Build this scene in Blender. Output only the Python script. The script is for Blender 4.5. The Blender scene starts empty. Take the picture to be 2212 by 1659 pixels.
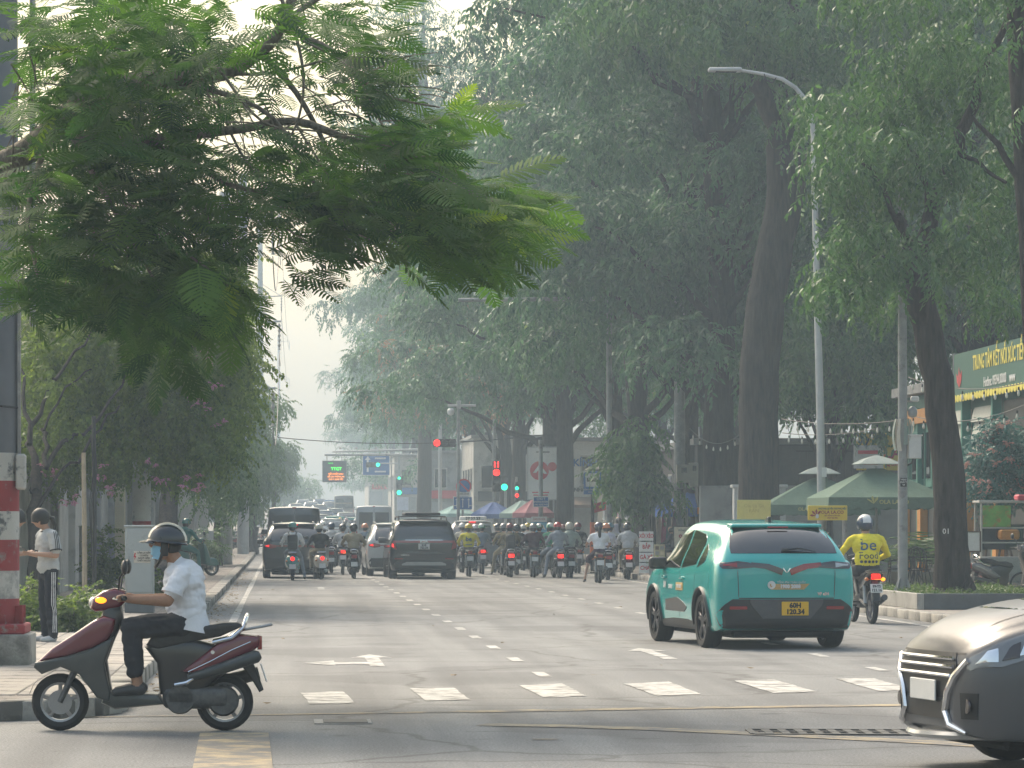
import bpy, bmesh, math, random
import numpy as np
from mathutils import Vector, Matrix, noise
from mathutils.bvhtree import BVHTree
R = math.radians
PI = math.pi
random.seed(7)
SC = bpy.context.scene
COL = SC.collection

# ------------------------------------------------------------------ camera
EYE = 1.5          # eye height in metres
F = 7650.0         # focal length in pixels of a 2212 px wide picture
VX, VY = 606.0, 1140.0   # vanishing point of the street in that picture
cam_d = bpy.data.cameras.new('camera')
cam = bpy.data.objects.new('camera', cam_d)
COL.objects.link(cam)
SC.camera = cam
cam.location = (0, 0, EYE)
cam.rotation_euler = (R(90), 0, 0)
cam_d.sensor_width = 36.0
cam_d.lens = 36.0 * F / 2212.0
cam_d.shift_x = (1106.0 - VX) / 2212.0
cam_d.shift_y = (VY - 829.5) / 2212.0
cam_d.clip_start = 0.1
cam_d.clip_end = 6000

# ------------------------------------------------------------------ light
SUN_EL, SUN_AZ = 46.0, -28.0      # azimuth from +Y towards +X
world = bpy.data.worlds.new('World')
SC.world = world
world.use_nodes = True
wn = world.node_tree
bg = wn.nodes['Background']
sky = wn.nodes.new('ShaderNodeTexSky')
sky.sky_type = 'NISHITA'
sky.sun_disc = False
sky.sun_elevation = R(SUN_EL)
sky.sun_rotation = R(SUN_AZ)
sky.air_density = 1.9
sky.dust_density = 6.0
sky.ozone_density = 0.1
wn.links.new(sky.outputs[0], bg.inputs[0])
bg.inputs[1].default_value = 0.13
sun_d = bpy.data.lights.new('sun', 'SUN')
sun = bpy.data.objects.new('sun', sun_d)
COL.objects.link(sun)
sun_d.energy = 1.3
sun_d.angle = R(18)
sun_d.color = (1.0, 0.93, 0.83)
el, az = R(SUN_EL), R(SUN_AZ)
sdir = Vector((math.sin(az) * math.cos(el), math.cos(az) * math.cos(el), math.sin(el)))
sun.location = sdir * 60
sun.rotation_euler = sdir.to_track_quat('Z', 'Y').to_euler()
SC.view_settings.view_transform = 'Standard'
SC.view_settings.look = 'None'
SC.view_settings.exposure = 1.02
SC.view_settings.gamma = 1.0
SC.view_settings.use_curve_mapping = False
SC.render.engine = 'CYCLES'
SC.cycles.use_denoising = True
SC.cycles.max_bounces = 5
SC.cycles.diffuse_bounces = 2
SC.cycles.glossy_bounces = 3
SC.cycles.transmission_bounces = 4
SC.cycles.transparent_max_bounces = 5
SC.cycles.volume_bounces = 1
SC.cycles.sample_clamp_indirect = 6
SC.cycles.caustics_reflective = False
SC.cycles.caustics_refractive = False


def gz(y):
 """height of the street: level, then a long gentle rise"""
 t = min(max((y - 150.0) / 370.0, 0.0), 1.0)
 return 4.0 * t * t * (3 - 2 * t)


def X(px, D):
 return (px - VX) * D / F


def Z(py, D):
 return EYE + (VY - py) * D / F


def G(px, py, h=0.0):
 """point of the level street (height h) seen at a picture position"""
 D = (EYE - h) * F / (py - VY)
 return (X(px, D), D)


# ------------------------------------------------------------------ materials
MATS = {}


def nd(nt, kind, **kw):
 n = nt.nodes.new(kind)
 for k, v in kw.items():
  setattr(n, k, v)
 return n


def mat(name, col, rough=0.6, metal=0.0, var=0.12, scale=6.0, bump=0.0, bscale=40.0, spec=0.5,
  coat=0.0, emit=None, estr=0.0, dirt=None, dirt_amt=0.0, dirt_scale=2.0, trans=0.0, alpha=1.0):
 if name in MATS:
  return MATS[name]
 m = bpy.data.materials.new(name)
 m.use_nodes = True
 nt = m.node_tree
 b = nt.nodes['Principled BSDF']
 b.inputs['Roughness'].default_value = rough
 b.inputs['Metallic'].default_value = metal
 b.inputs['Specular IOR Level'].default_value = spec
 b.inputs['Coat Weight'].default_value = coat
 b.inputs['Coat Roughness'].default_value = 0.04
 b.inputs['Transmission Weight'].default_value = trans
 b.inputs['Alpha'].default_value = alpha
 tc = nd(nt, 'ShaderNodeTexCoord')
 no = nd(nt, 'ShaderNodeTexNoise')
 no.inputs['Scale'].default_value = scale
 no.inputs['Detail'].default_value = 5.0
 no.inputs['Roughness'].default_value = 0.6
 nt.links.new(tc.outputs['Object'], no.inputs['Vector'])
 rp = nd(nt, 'ShaderNodeValToRGB')
 c = np.array(col[:3])
 lo, hi = c * (1 - var), np.minimum(c * (1 + var), 1.0)
 rp.color_ramp.elements[0].position = 0.3
 rp.color_ramp.elements[1].position = 0.7
 rp.color_ramp.elements[0].color = (*lo, 1)
 rp.color_ramp.elements[1].color = (*hi, 1)
 nt.links.new(no.outputs['Fac'], rp.inputs[0])
 out = rp.outputs[0]
 if dirt is not None:
  n2 = nd(nt, 'ShaderNodeTexNoise')
  n2.inputs['Scale'].default_value = dirt_scale
  n2.inputs['Detail'].default_value = 8.0
  n2.inputs['Roughness'].default_value = 0.7
  nt.links.new(tc.outputs['Object'], n2.inputs['Vector'])
  r2 = nd(nt, 'ShaderNodeValToRGB')
  r2.color_ramp.elements[0].position = 0.62 - dirt_amt * 0.3
  r2.color_ramp.elements[1].position = 0.70 - dirt_amt * 0.2
  nt.links.new(n2.outputs['Fac'], r2.inputs[0])
  mx = nd(nt, 'ShaderNodeMix', data_type='RGBA')
  nt.links.new(r2.outputs[0], mx.inputs[0])
  nt.links.new(out, mx.inputs[6])
  mx.inputs[7].default_value = (*dirt, 1)
  out = mx.outputs[2]
 nt.links.new(out, b.inputs['Base Color'])
 if bump > 0:
  n3 = nd(nt, 'ShaderNodeTexNoise')
  n3.inputs['Scale'].default_value = bscale
  n3.inputs['Detail'].default_value = 4.0
  nt.links.new(tc.outputs['Object'], n3.inputs['Vector'])
  bp = nd(nt, 'ShaderNodeBump')
  bp.inputs['Strength'].default_value = bump
  bp.inputs['Distance'].default_value = 0.02
  nt.links.new(n3.outputs['Fac'], bp.inputs['Height'])
  nt.links.new(bp.outputs[0], b.inputs['Normal'])
 if emit is not None:
  b.inputs['Emission Color'].default_value = (*emit, 1)
  b.inputs['Emission Strength'].default_value = estr
 MATS[name] = m
 return m


def leaf_mat(name, c1, c2, c3=None, transl=0.35, rough=0.45, spec=0.35):
 """leaf faces: colour drawn leaf by leaf, part of the light passes through"""
 if name in MATS:
  return MATS[name]
 m = bpy.data.materials.new(name)
 m.use_nodes = True
 nt = m.node_tree
 b = nt.nodes['Principled BSDF']
 b.inputs['Roughness'].default_value = rough
 b.inputs['Specular IOR Level'].default_value = spec
 g = nd(nt, 'ShaderNodeAttribute', attribute_name='rnd')
 rp = nd(nt, 'ShaderNodeValToRGB')
 rp.color_ramp.elements[0].color = (*c1, 1)
 rp.color_ramp.elements[1].color = (*c2, 1)
 if c3 is not None:
  e = rp.color_ramp.elements.new(0.97)
  e.color = (*c2, 1)
  rp.color_ramp.elements[2].color = (*c3, 1)
 nt.links.new(g.outputs['Fac'], rp.inputs[0])
 nt.links.new(rp.outputs[0], b.inputs['Base Color'])
 tr = nd(nt, 'ShaderNodeBsdfTranslucent')
 hs = nd(nt, 'ShaderNodeHueSaturation')
 hs.inputs['Hue'].default_value = 0.495
 hs.inputs['Saturation'].default_value = 1.15
 hs.inputs['Value'].default_value = 1.7
 nt.links.new(rp.outputs[0], hs.inputs['Color'])
 nt.links.new(hs.outputs[0], tr.inputs['Color'])
 mx = nd(nt, 'ShaderNodeMixShader')
 mx.inputs[0].default_value = transl
 nt.links.new(b.outputs[0], mx.inputs[1])
 nt.links.new(tr.outputs[0], mx.inputs[2])
 nt.links.new(mx.outputs[0], nt.nodes['Material Output'].inputs['Surface'])
 MATS[name] = m
 return m


# ------------------------------------------------------------------ mesh building
class MB:
 def __init__(s):
  s.v, s.f, s.m = [], [], []

 def add(s, verts, faces, mi=0):
  o = len(s.v)
  s.v.extend([tuple(p) for p in verts])
  for f in faces:
   s.f.append(tuple(i + o for i in f))
   s.m.append(mi)
  return s

 def box(s, c, d, rz=0.0, mi=0, M=None):
  hx, hy, hz = d[0] / 2, d[1] / 2, d[2] / 2
  vs = [Vector((x, y, z)) for x in (-hx, hx) for y in (-hy, hy) for z in (-hz, hz)]
  if M is not None:
   vs = [M @ v for v in vs]
  if rz:
   q = Matrix.Rotation(rz, 3, 'Z')
   vs = [q @ v for v in vs]
  vs = [v + Vector(c) for v in vs]
  return s.add(vs, [(0, 1, 3, 2), (4, 6, 7, 5), (0, 4, 5, 1), (2, 3, 7, 6), (0, 2, 6, 4), (1, 5, 7, 3)], mi)

 def rbox(s, c, d, b=0.02, seg=2, mi=0, rz=0.0, M=None):
  bm = bmesh.new()
  bmesh.ops.create_cube(bm, size=1.0)
  for v in bm.verts:
   v.co = Vector((v.co.x * d[0], v.co.y * d[1], v.co.z * d[2]))
  bmesh.ops.bevel(bm, geom=list(bm.edges), offset=b, segments=seg, affect='EDGES', profile=0.5)
  q = Matrix.Rotation(rz, 3, 'Z')
  vs = [(q @ ((M @ v.co) if M is not None else v.co)) + Vector(c) for v in bm.verts]
  s.add(vs, [[v.index for v in f.verts] for f in bm.faces], mi)
  bm.free()
  return s

 def tube(s, pts, rad, seg=8, mi=0, caps=True, sx=1.0):
  pts = [Vector(p) for p in pts]
  n = len(pts)
  if not hasattr(rad, '__len__'):
   rad = [rad] * n
  o = len(s.v)
  t0 = (pts[1] - pts[0]).normalized()
  ref = Vector((0, 0, 1)) if abs(t0.z) < 0.9 else Vector((1, 0, 0))
  u = t0.cross(ref).normalized()
  for i in range(n):
   a = pts[max(i - 1, 0)]
   b = pts[min(i + 1, n - 1)]
   t = (b - a)
   t = t.normalized() if t.length > 1e-9 else t0
   u = (u - t * u.dot(t))
   u = u.normalized() if u.length > 1e-6 else t.orthogonal().normalized()
   w = t.cross(u)
   for k in range(seg):
    an = 2 * PI * k / seg
    s.v.append(tuple(pts[i] + (u * math.cos(an) * sx + w * math.sin(an)) * rad[i]))
  for i in range(n - 1):
   for k in range(seg):
    k2 = (k + 1) % seg
    s.f.append((o + i * seg + k, o + i * seg + k2, o + (i + 1) * seg + k2, o + (i + 1) * seg + k))
    s.m.append(mi)
  if caps:
   s.f.append(tuple(o + k for k in reversed(range(seg))))
   s.m.append(mi)
   s.f.append(tuple(o + (n - 1) * seg + k for k in range(seg)))
   s.m.append(mi)
  return s

 def lathe(s, prof, seg=16, c=(0, 0, 0), mi=0, axis='Z', sc=(1, 1, 1), M=None):
  """prof: (radius, height) pairs"""
  o = len(s.v)
  n = len(prof)
  for r, h in prof:
   for k in range(seg):
    a = 2 * PI * k / seg
    if axis == 'Z':
     p = Vector((r * math.cos(a), r * math.sin(a), h))
    elif axis == 'X':
     p = Vector((h, r * math.cos(a), r * math.sin(a)))
    else:
     p = Vector((r * math.sin(a), h, r * math.cos(a)))
    p = Vector((p.x * sc[0], p.y * sc[1], p.z * sc[2]))
    if M is not None:
     p = M @ p
    s.v.append(tuple(p + Vector(c)))
  for i in range(n - 1):
   for k in range(seg):
    k2 = (k + 1) % seg
    s.f.append((o + i * seg + k, o + i * seg + k2, o + (i + 1) * seg + k2, o + (i + 1) * seg + k))
    s.m.append(mi)
  s.f.append(tuple(o + k for k in reversed(range(seg))))
  s.m.append(mi)
  s.f.append(tuple(o + (n - 1) * seg + k for k in range(seg)))
  s.m.append(mi)
  return s

 def ell(s, c, r, seg=16, rings=10, mi=0, M=None, t0=0.0, t1=PI):
  prof = []
  for i in range(rings + 1):
   t = t0 + (t1 - t0) * i / rings
   prof.append((max(math.sin(t), 1e-4), -math.cos(t)))
  return s.lathe(prof, seg, c, mi, 'Z', r, M)

 def slab(s, poly, w, bev=0.02, seg=2, mi=0, x0=0.0, axis='X'):
  """outline in (y, z), thickened along x to +-w, edges rounded"""
  bm = bmesh.new()
  vs = [bm.verts.new((x0 - w, p[0], p[1])) for p in poly]
  f = bm.faces.new(vs)
  r = bmesh.ops.extrude_face_region(bm, geom=[f])
  for v in [g for g in r['geom'] if isinstance(g, bmesh.types.BMVert)]:
   v.co.x = x0 + w
  bmesh.ops.recalc_face_normals(bm, faces=list(bm.faces))
  if bev > 0:
   bmesh.ops.bevel(bm, geom=[e for e in bm.edges if abs(e.verts[0].co.x - e.verts[1].co.x) < 1e-6],
       offset=bev, segments=seg, affect='EDGES', profile=0.5, clamp_overlap=True)
  bm.verts.index_update()
  vv = [v.co.copy() for v in bm.verts]
  if axis == 'Y':
   vv = [Vector((v.y, v.x, v.z)) for v in vv]
  s.add(vv, [[v.index for v in f.verts] for f in bm.faces], mi)
  bm.free()
  return s

 def mesh(s, name, mats, smooth=0.0):
  me = bpy.data.meshes.new(name)
  me.from_pydata(s.v, [], s.f)
  for m in (mats if isinstance(mats, (list, tuple)) else [mats]):
   me.materials.append(m)
  if len(me.materials) > 1:
   me.polygons.foreach_set('material_index', s.m)
  me.update()
  if smooth:
   me.polygons.foreach_set('use_smooth', [True] * len(me.polygons))
   me.set_sharp_from_angle(angle=R(smooth))
  return me

 def build(s, name, mats, parent=None, smooth=35.0, loc=None, rz=0.0):
  o = bpy.data.objects.new(name, s.mesh(name, mats, smooth))
  COL.objects.link(o)
  if parent is not None:
   o.parent = parent
  if loc is not None:
   o.location = loc
  if rz:
   o.rotation_euler = (0, 0, rz)
  return o


def tag(o, label=None, cat=None, group=None, kind=None):
 if label:
  o['label'] = label
 if cat:
  o['category'] = cat
 if group:
  o['group'] = group
 if kind:
  o['kind'] = kind
 return o


def empty(name, loc, rz=0.0, label=None, cat=None, group=None):
 o = bpy.data.objects.new(name, None)
 COL.objects.link(o)
 o.location = loc
 o.rotation_euler = (0, 0, rz)
 o.empty_display_size = 0.2
 return tag(o, label, cat, group)


def copy_tree(o, parent=None):
 c = o.copy()
 COL.objects.link(c)
 c.parent = parent
 for ch in o.children:
  copy_tree(ch, c)
 return c


def put(mesh, name, parent=None, loc=None, rz=0.0, mats=None):
 """a new object that shares mesh data, with its own materials where given"""
 o = bpy.data.objects.new(name, mesh)
 COL.objects.link(o)
 if parent is not None:
  o.parent = parent
 if loc is not None:
  o.location = loc
 if rz:
  o.rotation_euler = (0, 0, rz)
 if mats:
  for i, m in enumerate(mats):
   if m is not None and i < len(o.material_slots):
    o.material_slots[i].link = 'OBJECT'
    o.material_slots[i].material = m
 return o


def eval_mesh(o):
 dg = bpy.context.evaluated_depsgraph_get()
 me = bpy.data.meshes.new_from_object(o.evaluated_get(dg))
 old = o.data
 bpy.data.objects.remove(o)
 bpy.data.meshes.remove(old)
 return me


_txt = {}


def text_mesh(body, size=1.0, ext=0.002, align='CENTER', bold=0.0):
 key = (body, size, ext, align, bold)
 if key in _txt:
  return _txt[key]
 cu = bpy.data.curves.new('txt', 'FONT')
 cu.body = body
 cu.size = size
 cu.extrude = ext
 cu.offset = bold
 cu.align_x = align
 cu.align_y = 'CENTER'
 cu.resolution_u = 2
 o = bpy.data.objects.new('txt', cu)
 me = bpy.data.meshes.new_from_object(o)
 bpy.data.objects.remove(o)
 bpy.data.curves.remove(cu)
 _txt[key] = me
 return me


def text(body, size, m, parent, loc, rz=0.0, sx=1.0, name='lettering', bold=0.0, align='CENTER', rx=90.0):
 """lettering that faces -Y when rz is 0"""
 src = text_mesh(body, size, 0.002, align, bold)
 me = src.copy()
 me.materials.clear()
 me.materials.append(m)
 o = bpy.data.objects.new(name, me)
 COL.objects.link(o)
 o.parent = parent
 o.location = loc
 o.rotation_euler = (R(rx), 0, rz)
 o.scale = (sx, 1, 1)
 return o


def np_mesh(name, V, Fq, mats, mi=None, smooth=False):
 """fast mesh from arrays; Fq is (n,4) or (n,3)"""
 me = bpy.data.meshes.new(name)
 n, k = Fq.shape
 me.vertices.add(len(V))
 me.vertices.foreach_set('co', V.astype(np.float32).ravel())
 me.loops.add(n * k)
 me.loops.foreach_set('vertex_index', Fq.astype(np.int32).ravel())
 me.polygons.add(n)
 me.polygons.foreach_set('loop_start', np.arange(0, n * k, k, dtype=np.int32))
 me.polygons.foreach_set('loop_total', np.full(n, k, dtype=np.int32))
 for m in mats:
  me.materials.append(m)
 if mi is not None:
  me.polygons.foreach_set('material_index', mi.astype(np.int32))
 if smooth:
  me.polygons.foreach_set('use_smooth', np.ones(n, dtype=bool))
 me.update(calc_edges=True)
 return me

# ------------------------------------------------------------------ ground, road, pavements
KL, KR = -1.42, 10.4      # kerb lines of the street
SW = 0.13                 # pavement height


def asphalt():
 m = bpy.data.materials.new('asphalt')
 m.use_nodes = True
 nt = m.node_tree
 b = nt.nodes['Principled BSDF']
 tc = nd(nt, 'ShaderNodeTexCoord')

 def noise(scale, det, rough=0.6):
  n = nd(nt, 'ShaderNodeTexNoise')
  n.inputs['Scale'].default_value = scale
  n.inputs['Detail'].default_value = det
  n.inputs['Roughness'].default_value = rough
  nt.links.new(tc.outputs['Object'], n.inputs['Vector'])
  return n.outputs['Fac']

 def ramp(src, p0, c0, p1, c1):
  r = nd(nt, 'ShaderNodeValToRGB')
  r.color_ramp.elements[0].position = p0
  r.color_ramp.elements[1].position = p1
  r.color_ramp.elements[0].color = (*c0, 1)
  r.color_ramp.elements[1].color = (*c1, 1)
  nt.links.new(src, r.inputs[0])
  return r.outputs[0]

 def mixc(fac, a, bb, mode='MULTIPLY'):
  x = nd(nt, 'ShaderNodeMix', data_type='RGBA', blend_type=mode)
  if isinstance(fac, float):
   x.inputs[0].default_value = fac
  else:
   nt.links.new(fac, x.inputs[0])
  nt.links.new(a, x.inputs[6])
  nt.links.new(bb, x.inputs[7])
  return x.outputs[2]
 base = ramp(noise(0.35, 6), 0.3, (0.145, 0.147, 0.146), 0.7, (0.200, 0.202, 0.199))
 grit = ramp(noise(52.0, 3, 0.85), 0.34, (0.30, 0.30, 0.30), 0.66, (1.75, 1.75, 1.75))
 c = mixc(0.85, base, grit)
 # long streaks worn by wheels, stretched along the street
 mp = nd(nt, 'ShaderNodeMapping')
 mp.inputs['Scale'].default_value = (1.6, 0.05, 1)
 nt.links.new(tc.outputs['Object'], mp.inputs[0])
 ns = nd(nt, 'ShaderNodeTexNoise')
 ns.inputs['Scale'].default_value = 1.0
 ns.inputs['Detail'].default_value = 4.0
 nt.links.new(mp.outputs[0], ns.inputs['Vector'])
 st = ramp(ns.outputs['Fac'], 0.35, (0.68, 0.68, 0.68), 0.65, (1.14, 1.14, 1.12))
 c = mixc(0.9, c, st)
 # resurfaced patches and cracks
 pt = ramp(noise(0.22, 2), 0.55, (1, 1, 1), 0.58, (0.70, 0.70, 0.71))
 c = mixc(0.8, c, pt)
 vo = nd(nt, 'ShaderNodeTexVoronoi', feature='DISTANCE_TO_EDGE')
 vo.inputs['Scale'].default_value = 0.33
 dn = nd(nt, 'ShaderNodeTexNoise')
 dn.inputs['Scale'].default_value = 1.2
 dn.inputs['Detail'].default_value = 6.0
 nt.links.new(tc.outputs['Object'], dn.inputs['Vector'])
 ad = nd(nt, 'ShaderNodeMix', data_type='VECTOR')
 ad.inputs[0].default_value = 0.35
 nt.links.new(tc.outputs['Object'], ad.inputs[4])
 nt.links.new(dn.outputs['Color'], ad.inputs[5])
 nt.links.new(ad.outputs[1], vo.inputs['Vector'])
 cr = ramp(vo.outputs['Distance'], 0.004, (0.45, 0.44, 0.42), 0.010, (1, 1, 1))
 c = mixc(0.7, c, cr)
 # oil spots
 oil = ramp(noise(1.7, 3), 0.63, (1, 1, 1), 0.72, (0.50, 0.50, 0.50))
 c = mixc(0.8, c, oil)
 nt.links.new(c, b.inputs['Base Color'])
 b.inputs['Roughness'].default_value = 0.72
 b.inputs['Specular IOR Level'].default_value = 0.4
 bp = nd(nt, 'ShaderNodeBump')
 bp.inputs['Strength'].default_value = 0.5
 bp.inputs['Distance'].default_value = 0.012
 nt.links.new(noise(55.0, 3, 0.7), bp.inputs['Height'])
 nt.links.new(bp.outputs[0], b.inputs['Normal'])
 return m


def paver_mat(name, c1, c2, mortar, w, h):
 m = bpy.data.materials.new(name)
 m.use_nodes = True
 nt = m.node_tree
 b = nt.nodes['Principled BSDF']
 tc = nd(nt, 'ShaderNodeTexCoord')
 br = nd(nt, 'ShaderNodeTexBrick')
 br.offset = 0.5
 br.inputs['Color1'].default_value = (*c1, 1)
 br.inputs['Color2'].default_value = (*c2, 1)
 br.inputs['Mortar'].default_value = (*mortar, 1)
 br.inputs['Scale'].default_value = 1.0
 br.inputs['Mortar Size'].default_value = 0.012
 br.inputs['Brick Width'].default_value = w
 br.inputs['Row Height'].default_value = h
 nt.links.new(tc.outputs['Object'], br.inputs['Vector'])
 no = nd(nt, 'ShaderNodeTexNoise')
 no.inputs['Scale'].default_value = 1.4
 no.inputs['Detail'].default_value = 8.0
 nt.links.new(tc.outputs['Object'], no.inputs['Vector'])
 rp = nd(nt, 'ShaderNodeValToRGB')
 rp.color_ramp.elements[0].position = 0.35
 rp.color_ramp.elements[0].color = (0.6, 0.58, 0.55, 1)
 rp.color_ramp.elements[1].position = 0.65
 rp.color_ramp.elements[1].color = (1.1, 1.1, 1.1, 1)
 nt.links.new(no.outputs['Fac'], rp.inputs[0])
 mx = nd(nt, 'ShaderNodeMix', data_type='RGBA', blend_type='MULTIPLY')
 mx.inputs[0].default_value = 1.0
 nt.links.new(br.outputs['Color'], mx.inputs[6])
 nt.links.new(rp.outputs[0], mx.inputs[7])
 nt.links.new(mx.outputs[2], b.inputs['Base Color'])
 b.inputs['Roughness'].default_value = 0.8
 MATS[name] = m
 return m


ASPHALT = asphalt()
PAVE = paver_mat('paving', (0.27, 0.235, 0.205), (0.22, 0.195, 0.17), (0.10, 0.09, 0.085), 0.4, 0.4)
CONC = mat('concrete', (0.33, 0.32, 0.29), 0.85, var=0.2, scale=3, bump=0.25, dirt=(0.16, 0.15, 0.14), dirt_amt=0.3, dirt_scale=1.3)
KERB = mat('kerb_stone', (0.36, 0.34, 0.30), 0.85, var=0.22, scale=2.2, bump=0.3, dirt=(0.15, 0.14, 0.12), dirt_amt=0.45, dirt_scale=0.9)
SOIL = mat('ground', (0.16, 0.14, 0.11), 0.95, var=0.3, scale=0.5, bump=0.3)
WPAINT = mat('road_paint_white', (0.48, 0.47, 0.44), 0.75, var=0.18, scale=9, dirt=(0.17, 0.165, 0.15), dirt_amt=0.52, dirt_scale=3.5)
YPAINT = mat('road_paint_yellow', (0.38, 0.30, 0.18), 0.8, var=0.2, scale=7, dirt=(0.16, 0.15, 0.135), dirt_amt=0.7, dirt_scale=3)

YS = list(range(-60, 151, 10)) + list(range(160, 540, 10)) + [560, 600, 700, 800, 950]


def strip(name, x0, x1, ys, dz, m, nx=1):
 b = MB()
 for y in ys:
  for i in range(nx + 1):
   b.v.append((x0 + (x1 - x0) * i / nx, y, gz(y) + dz))
 n = nx + 1
 for j in range(len(ys) - 1):
  for i in range(nx):
   b.f.append((j * n + i, j * n + i + 1, (j + 1) * n + i + 1, (j + 1) * n + i))
   b.m.append(0)
 return b.build(name, m, smooth=0)


ground = tag(strip('ground', -300, 300, YS, -0.012, SOIL), kind='structure')
road = tag(strip('road', KL, KR, [y for y in YS if 30 <= y <= 1300], 0.0, ASPHALT), kind='structure')
cross = tag(strip('cross_street', -120, 120, [-60, -30, 0, 15, 27.5, 30], 0.0, ASPHALT), kind='structure')


def lay(name, pts, m, parent, z=0.004, y_level=True):
 """flat painted shape on the road from ground points"""
 b = MB()
 b.add([(p[0], p[1], gz(p[1]) + z) for p in pts], [tuple(range(len(pts)))])
 return b.build(name, m, parent, smooth=0)


# zebra stripes, taken from the photo and cut to a straight 0.38 m bar with worn ends
for q in ([(651, 1497), (740, 1494), (767, 1519), (671, 1522)], [(884, 1488), (979, 1486), (1016, 1512), (920, 1515)],
   [(1121, 1481), (1215, 1477), (1267, 1504), (1172, 1507)], [(1349, 1478), (1444, 1473), (1517, 1501), (1418, 1504)],
   [(1584, 1471), (1673, 1469), (1766, 1495), (1670, 1498)], [(1803, 1467), (1886, 1466), (1979, 1491), (1899, 1494)],
   [(2014, 1464), (2092, 1463), (2196, 1488), (2112, 1491)]):
 c = [G(*p) for p in q]
 pts = []
 rr = random.Random(int(q[0][0]))
 for i in range(4):
  a, d = c[i], c[(i + 1) % 4]
  for t in (0, 0.2, 0.4, 0.6, 0.8):
   j = 0.02 if i in (1, 3) else 0.06
   pts.append((a[0] + (d[0] - a[0]) * t + rr.uniform(-.012, .012), a[1] + (d[1] - a[1]) * t + rr.uniform(-j, j)))
 lay('crosswalk_stripe', pts, WPAINT, road, 0.005)

# dashed lane lines, every 4.1 m
for k in range(36):
 y = 35.6 + 4.1 * k
 lay('lane_dash', [(2.60, y), (2.73, y), (2.73, y + 1.15), (2.60, y + 1.15)], WPAINT, road, 0.005)
 if k < 26:
  lay('lane_dash', [(6.26, y + 1.4), (6.38, y + 1.4), (6.38, y + 2.4), (6.26, y + 2.4)], WPAINT, road, 0.005)
# edge lines
for x in (-0.76, 9.85):
 b = MB()
 ys = [y for y in [34] + YS if 34 <= y <= 400]
 for y in ys:
  w = 0.055 + 0.012 * math.sin(y * 1.7)
  b.v += [(x - w, y, gz(y) + .005), (x + w, y, gz(y) + .005)]
 for j in range(len(ys) - 1):
  b.f.append((2 * j, 2 * j + 1, 2 * j + 3, 2 * j + 2))
  b.m.append(0)
 b.build('edge_line', WPAINT, road, smooth=0)
# direction arrows
def arrow(x, y, left):
 p = [(-.08, 0), (.08, 0), (.08, 2.6), (.24, 2.6), (0, 3.6), (-.24, 2.6), (-.08, 2.6)]
 o = lay('lane_arrow', [(x + a, y + c) for a, c in p], WPAINT, road, 0.005)
 if left:
  q = [(-.08, .7), (-.08, 1.25), (-.45, 1.25), (-.45, 1.7), (-.8, .95), (-.45, .25), (-.45, .7)]
  lay('lane_arrow', [(x + a, y + c) for a, c in q], WPAINT, road, 0.0052)


arrow(1.05, 38.2, True)
arrow(4.45, 40.4, False)
arrow(1.0, 86.0, False)


def band(name, pts, w, m, z):
 c = [G(*p) for p in pts]
 b = MB()
 for i, p in enumerate(c):
  a = c[max(i - 1, 0)]
  d = c[min(i + 1, len(c) - 1)]
  t = Vector((d[0] - a[0], d[1] - a[1])).normalized()
  n = Vector((-t.y, t.x)) * w / 2
  b.v += [(p[0] - n.x, p[1] - n.y, z), (p[0] + n.x, p[1] + n.y, z)]
 for i in range(len(c) - 1):
  b.f.append((2 * i, 2 * i + 1, 2 * i + 3, 2 * i + 2))
  b.m.append(0)
 return b.build(name, m, cross, smooth=0)


band('edge_line', [(60, 1551), (300, 1548), (560, 1545), (800, 1541), (1060, 1537)], 0.16, YPAINT, 0.004)
band('yellow_line', [(1000, 1538), (1250, 1534), (1500, 1530), (1760, 1526), (2100, 1522)], 0.34, YPAINT, 0.005)
band('yellow_line', [(1040, 1566), (1200, 1569), (1400, 1575), (1600, 1584), (1800, 1594), (2000, 1604), (2230, 1618)], 0.34, YPAINT, 0.005)
band('yellow_block', [(506, 1584), (504, 1640), (500, 1720)], 0.50, YPAINT, 0.005)
band('paint_scrap', [(1150, 1598), (1205, 1598)], 0.12, YPAINT, 0.005)

# drain grate: a frame with cross bars over a flat black sheet, the pit's shade put into its colour
gx0, gy0 = G(1655, 1590)
IRON = mat('cast_iron', (0.10, 0.098, 0.09), 0.7, 0.3, bump=0.2)
PIT_SHADE = mat('pit', (0.012, 0.012, 0.012), 0.95)
gr = empty('drain_grate', (gx0 + 0.55, 25.9, 0.0), R(-3), 'long iron drain grate set in the asphalt by the yellow lines', 'drain grate')
MB().box((0, 0, 0.001), (1.16, 0.60, 0.006)).build('pit_shade', PIT_SHADE, gr)
b = MB()
for sy in (-.31, .31):
 b.box((0, sy, .005), (1.2, .05, .014))
for sx in (-.6, .6):
 b.box((sx, 0, .0045), (.05, .57, .014))
b.build('frame', IRON, gr)
for k in range(9):
 MB().box((-.48 + k * .12, 0, .006), (.06, .56, .008)).build('bar', IRON, gr)
MB().box((0, 0, .007), (1.1, .04, .008)).build('bar', IRON, gr)
mx, my = G(740, 1560)
mh = empty('manhole_cover', (mx, my, 0), 0, 'worn square manhole cover flush with the road surface', 'manhole cover')
MB().box((0, 0, .004), (.44, .62, .008)).build('rim', CONC, mh)
MB().box((.02, 0, .007), (.34, .46, .012)).build('lid', IRON, mh)

# pavements
def pavement(name, outline):
 b = MB()
 n = len(outline)
 for (x, y) in outline:
  b.v.append((x, y, gz(y) + SW))
 b.f.append(tuple(range(n)))
 b.m.append(0)
 return b.build(name, PAVE, smooth=0)


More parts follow.
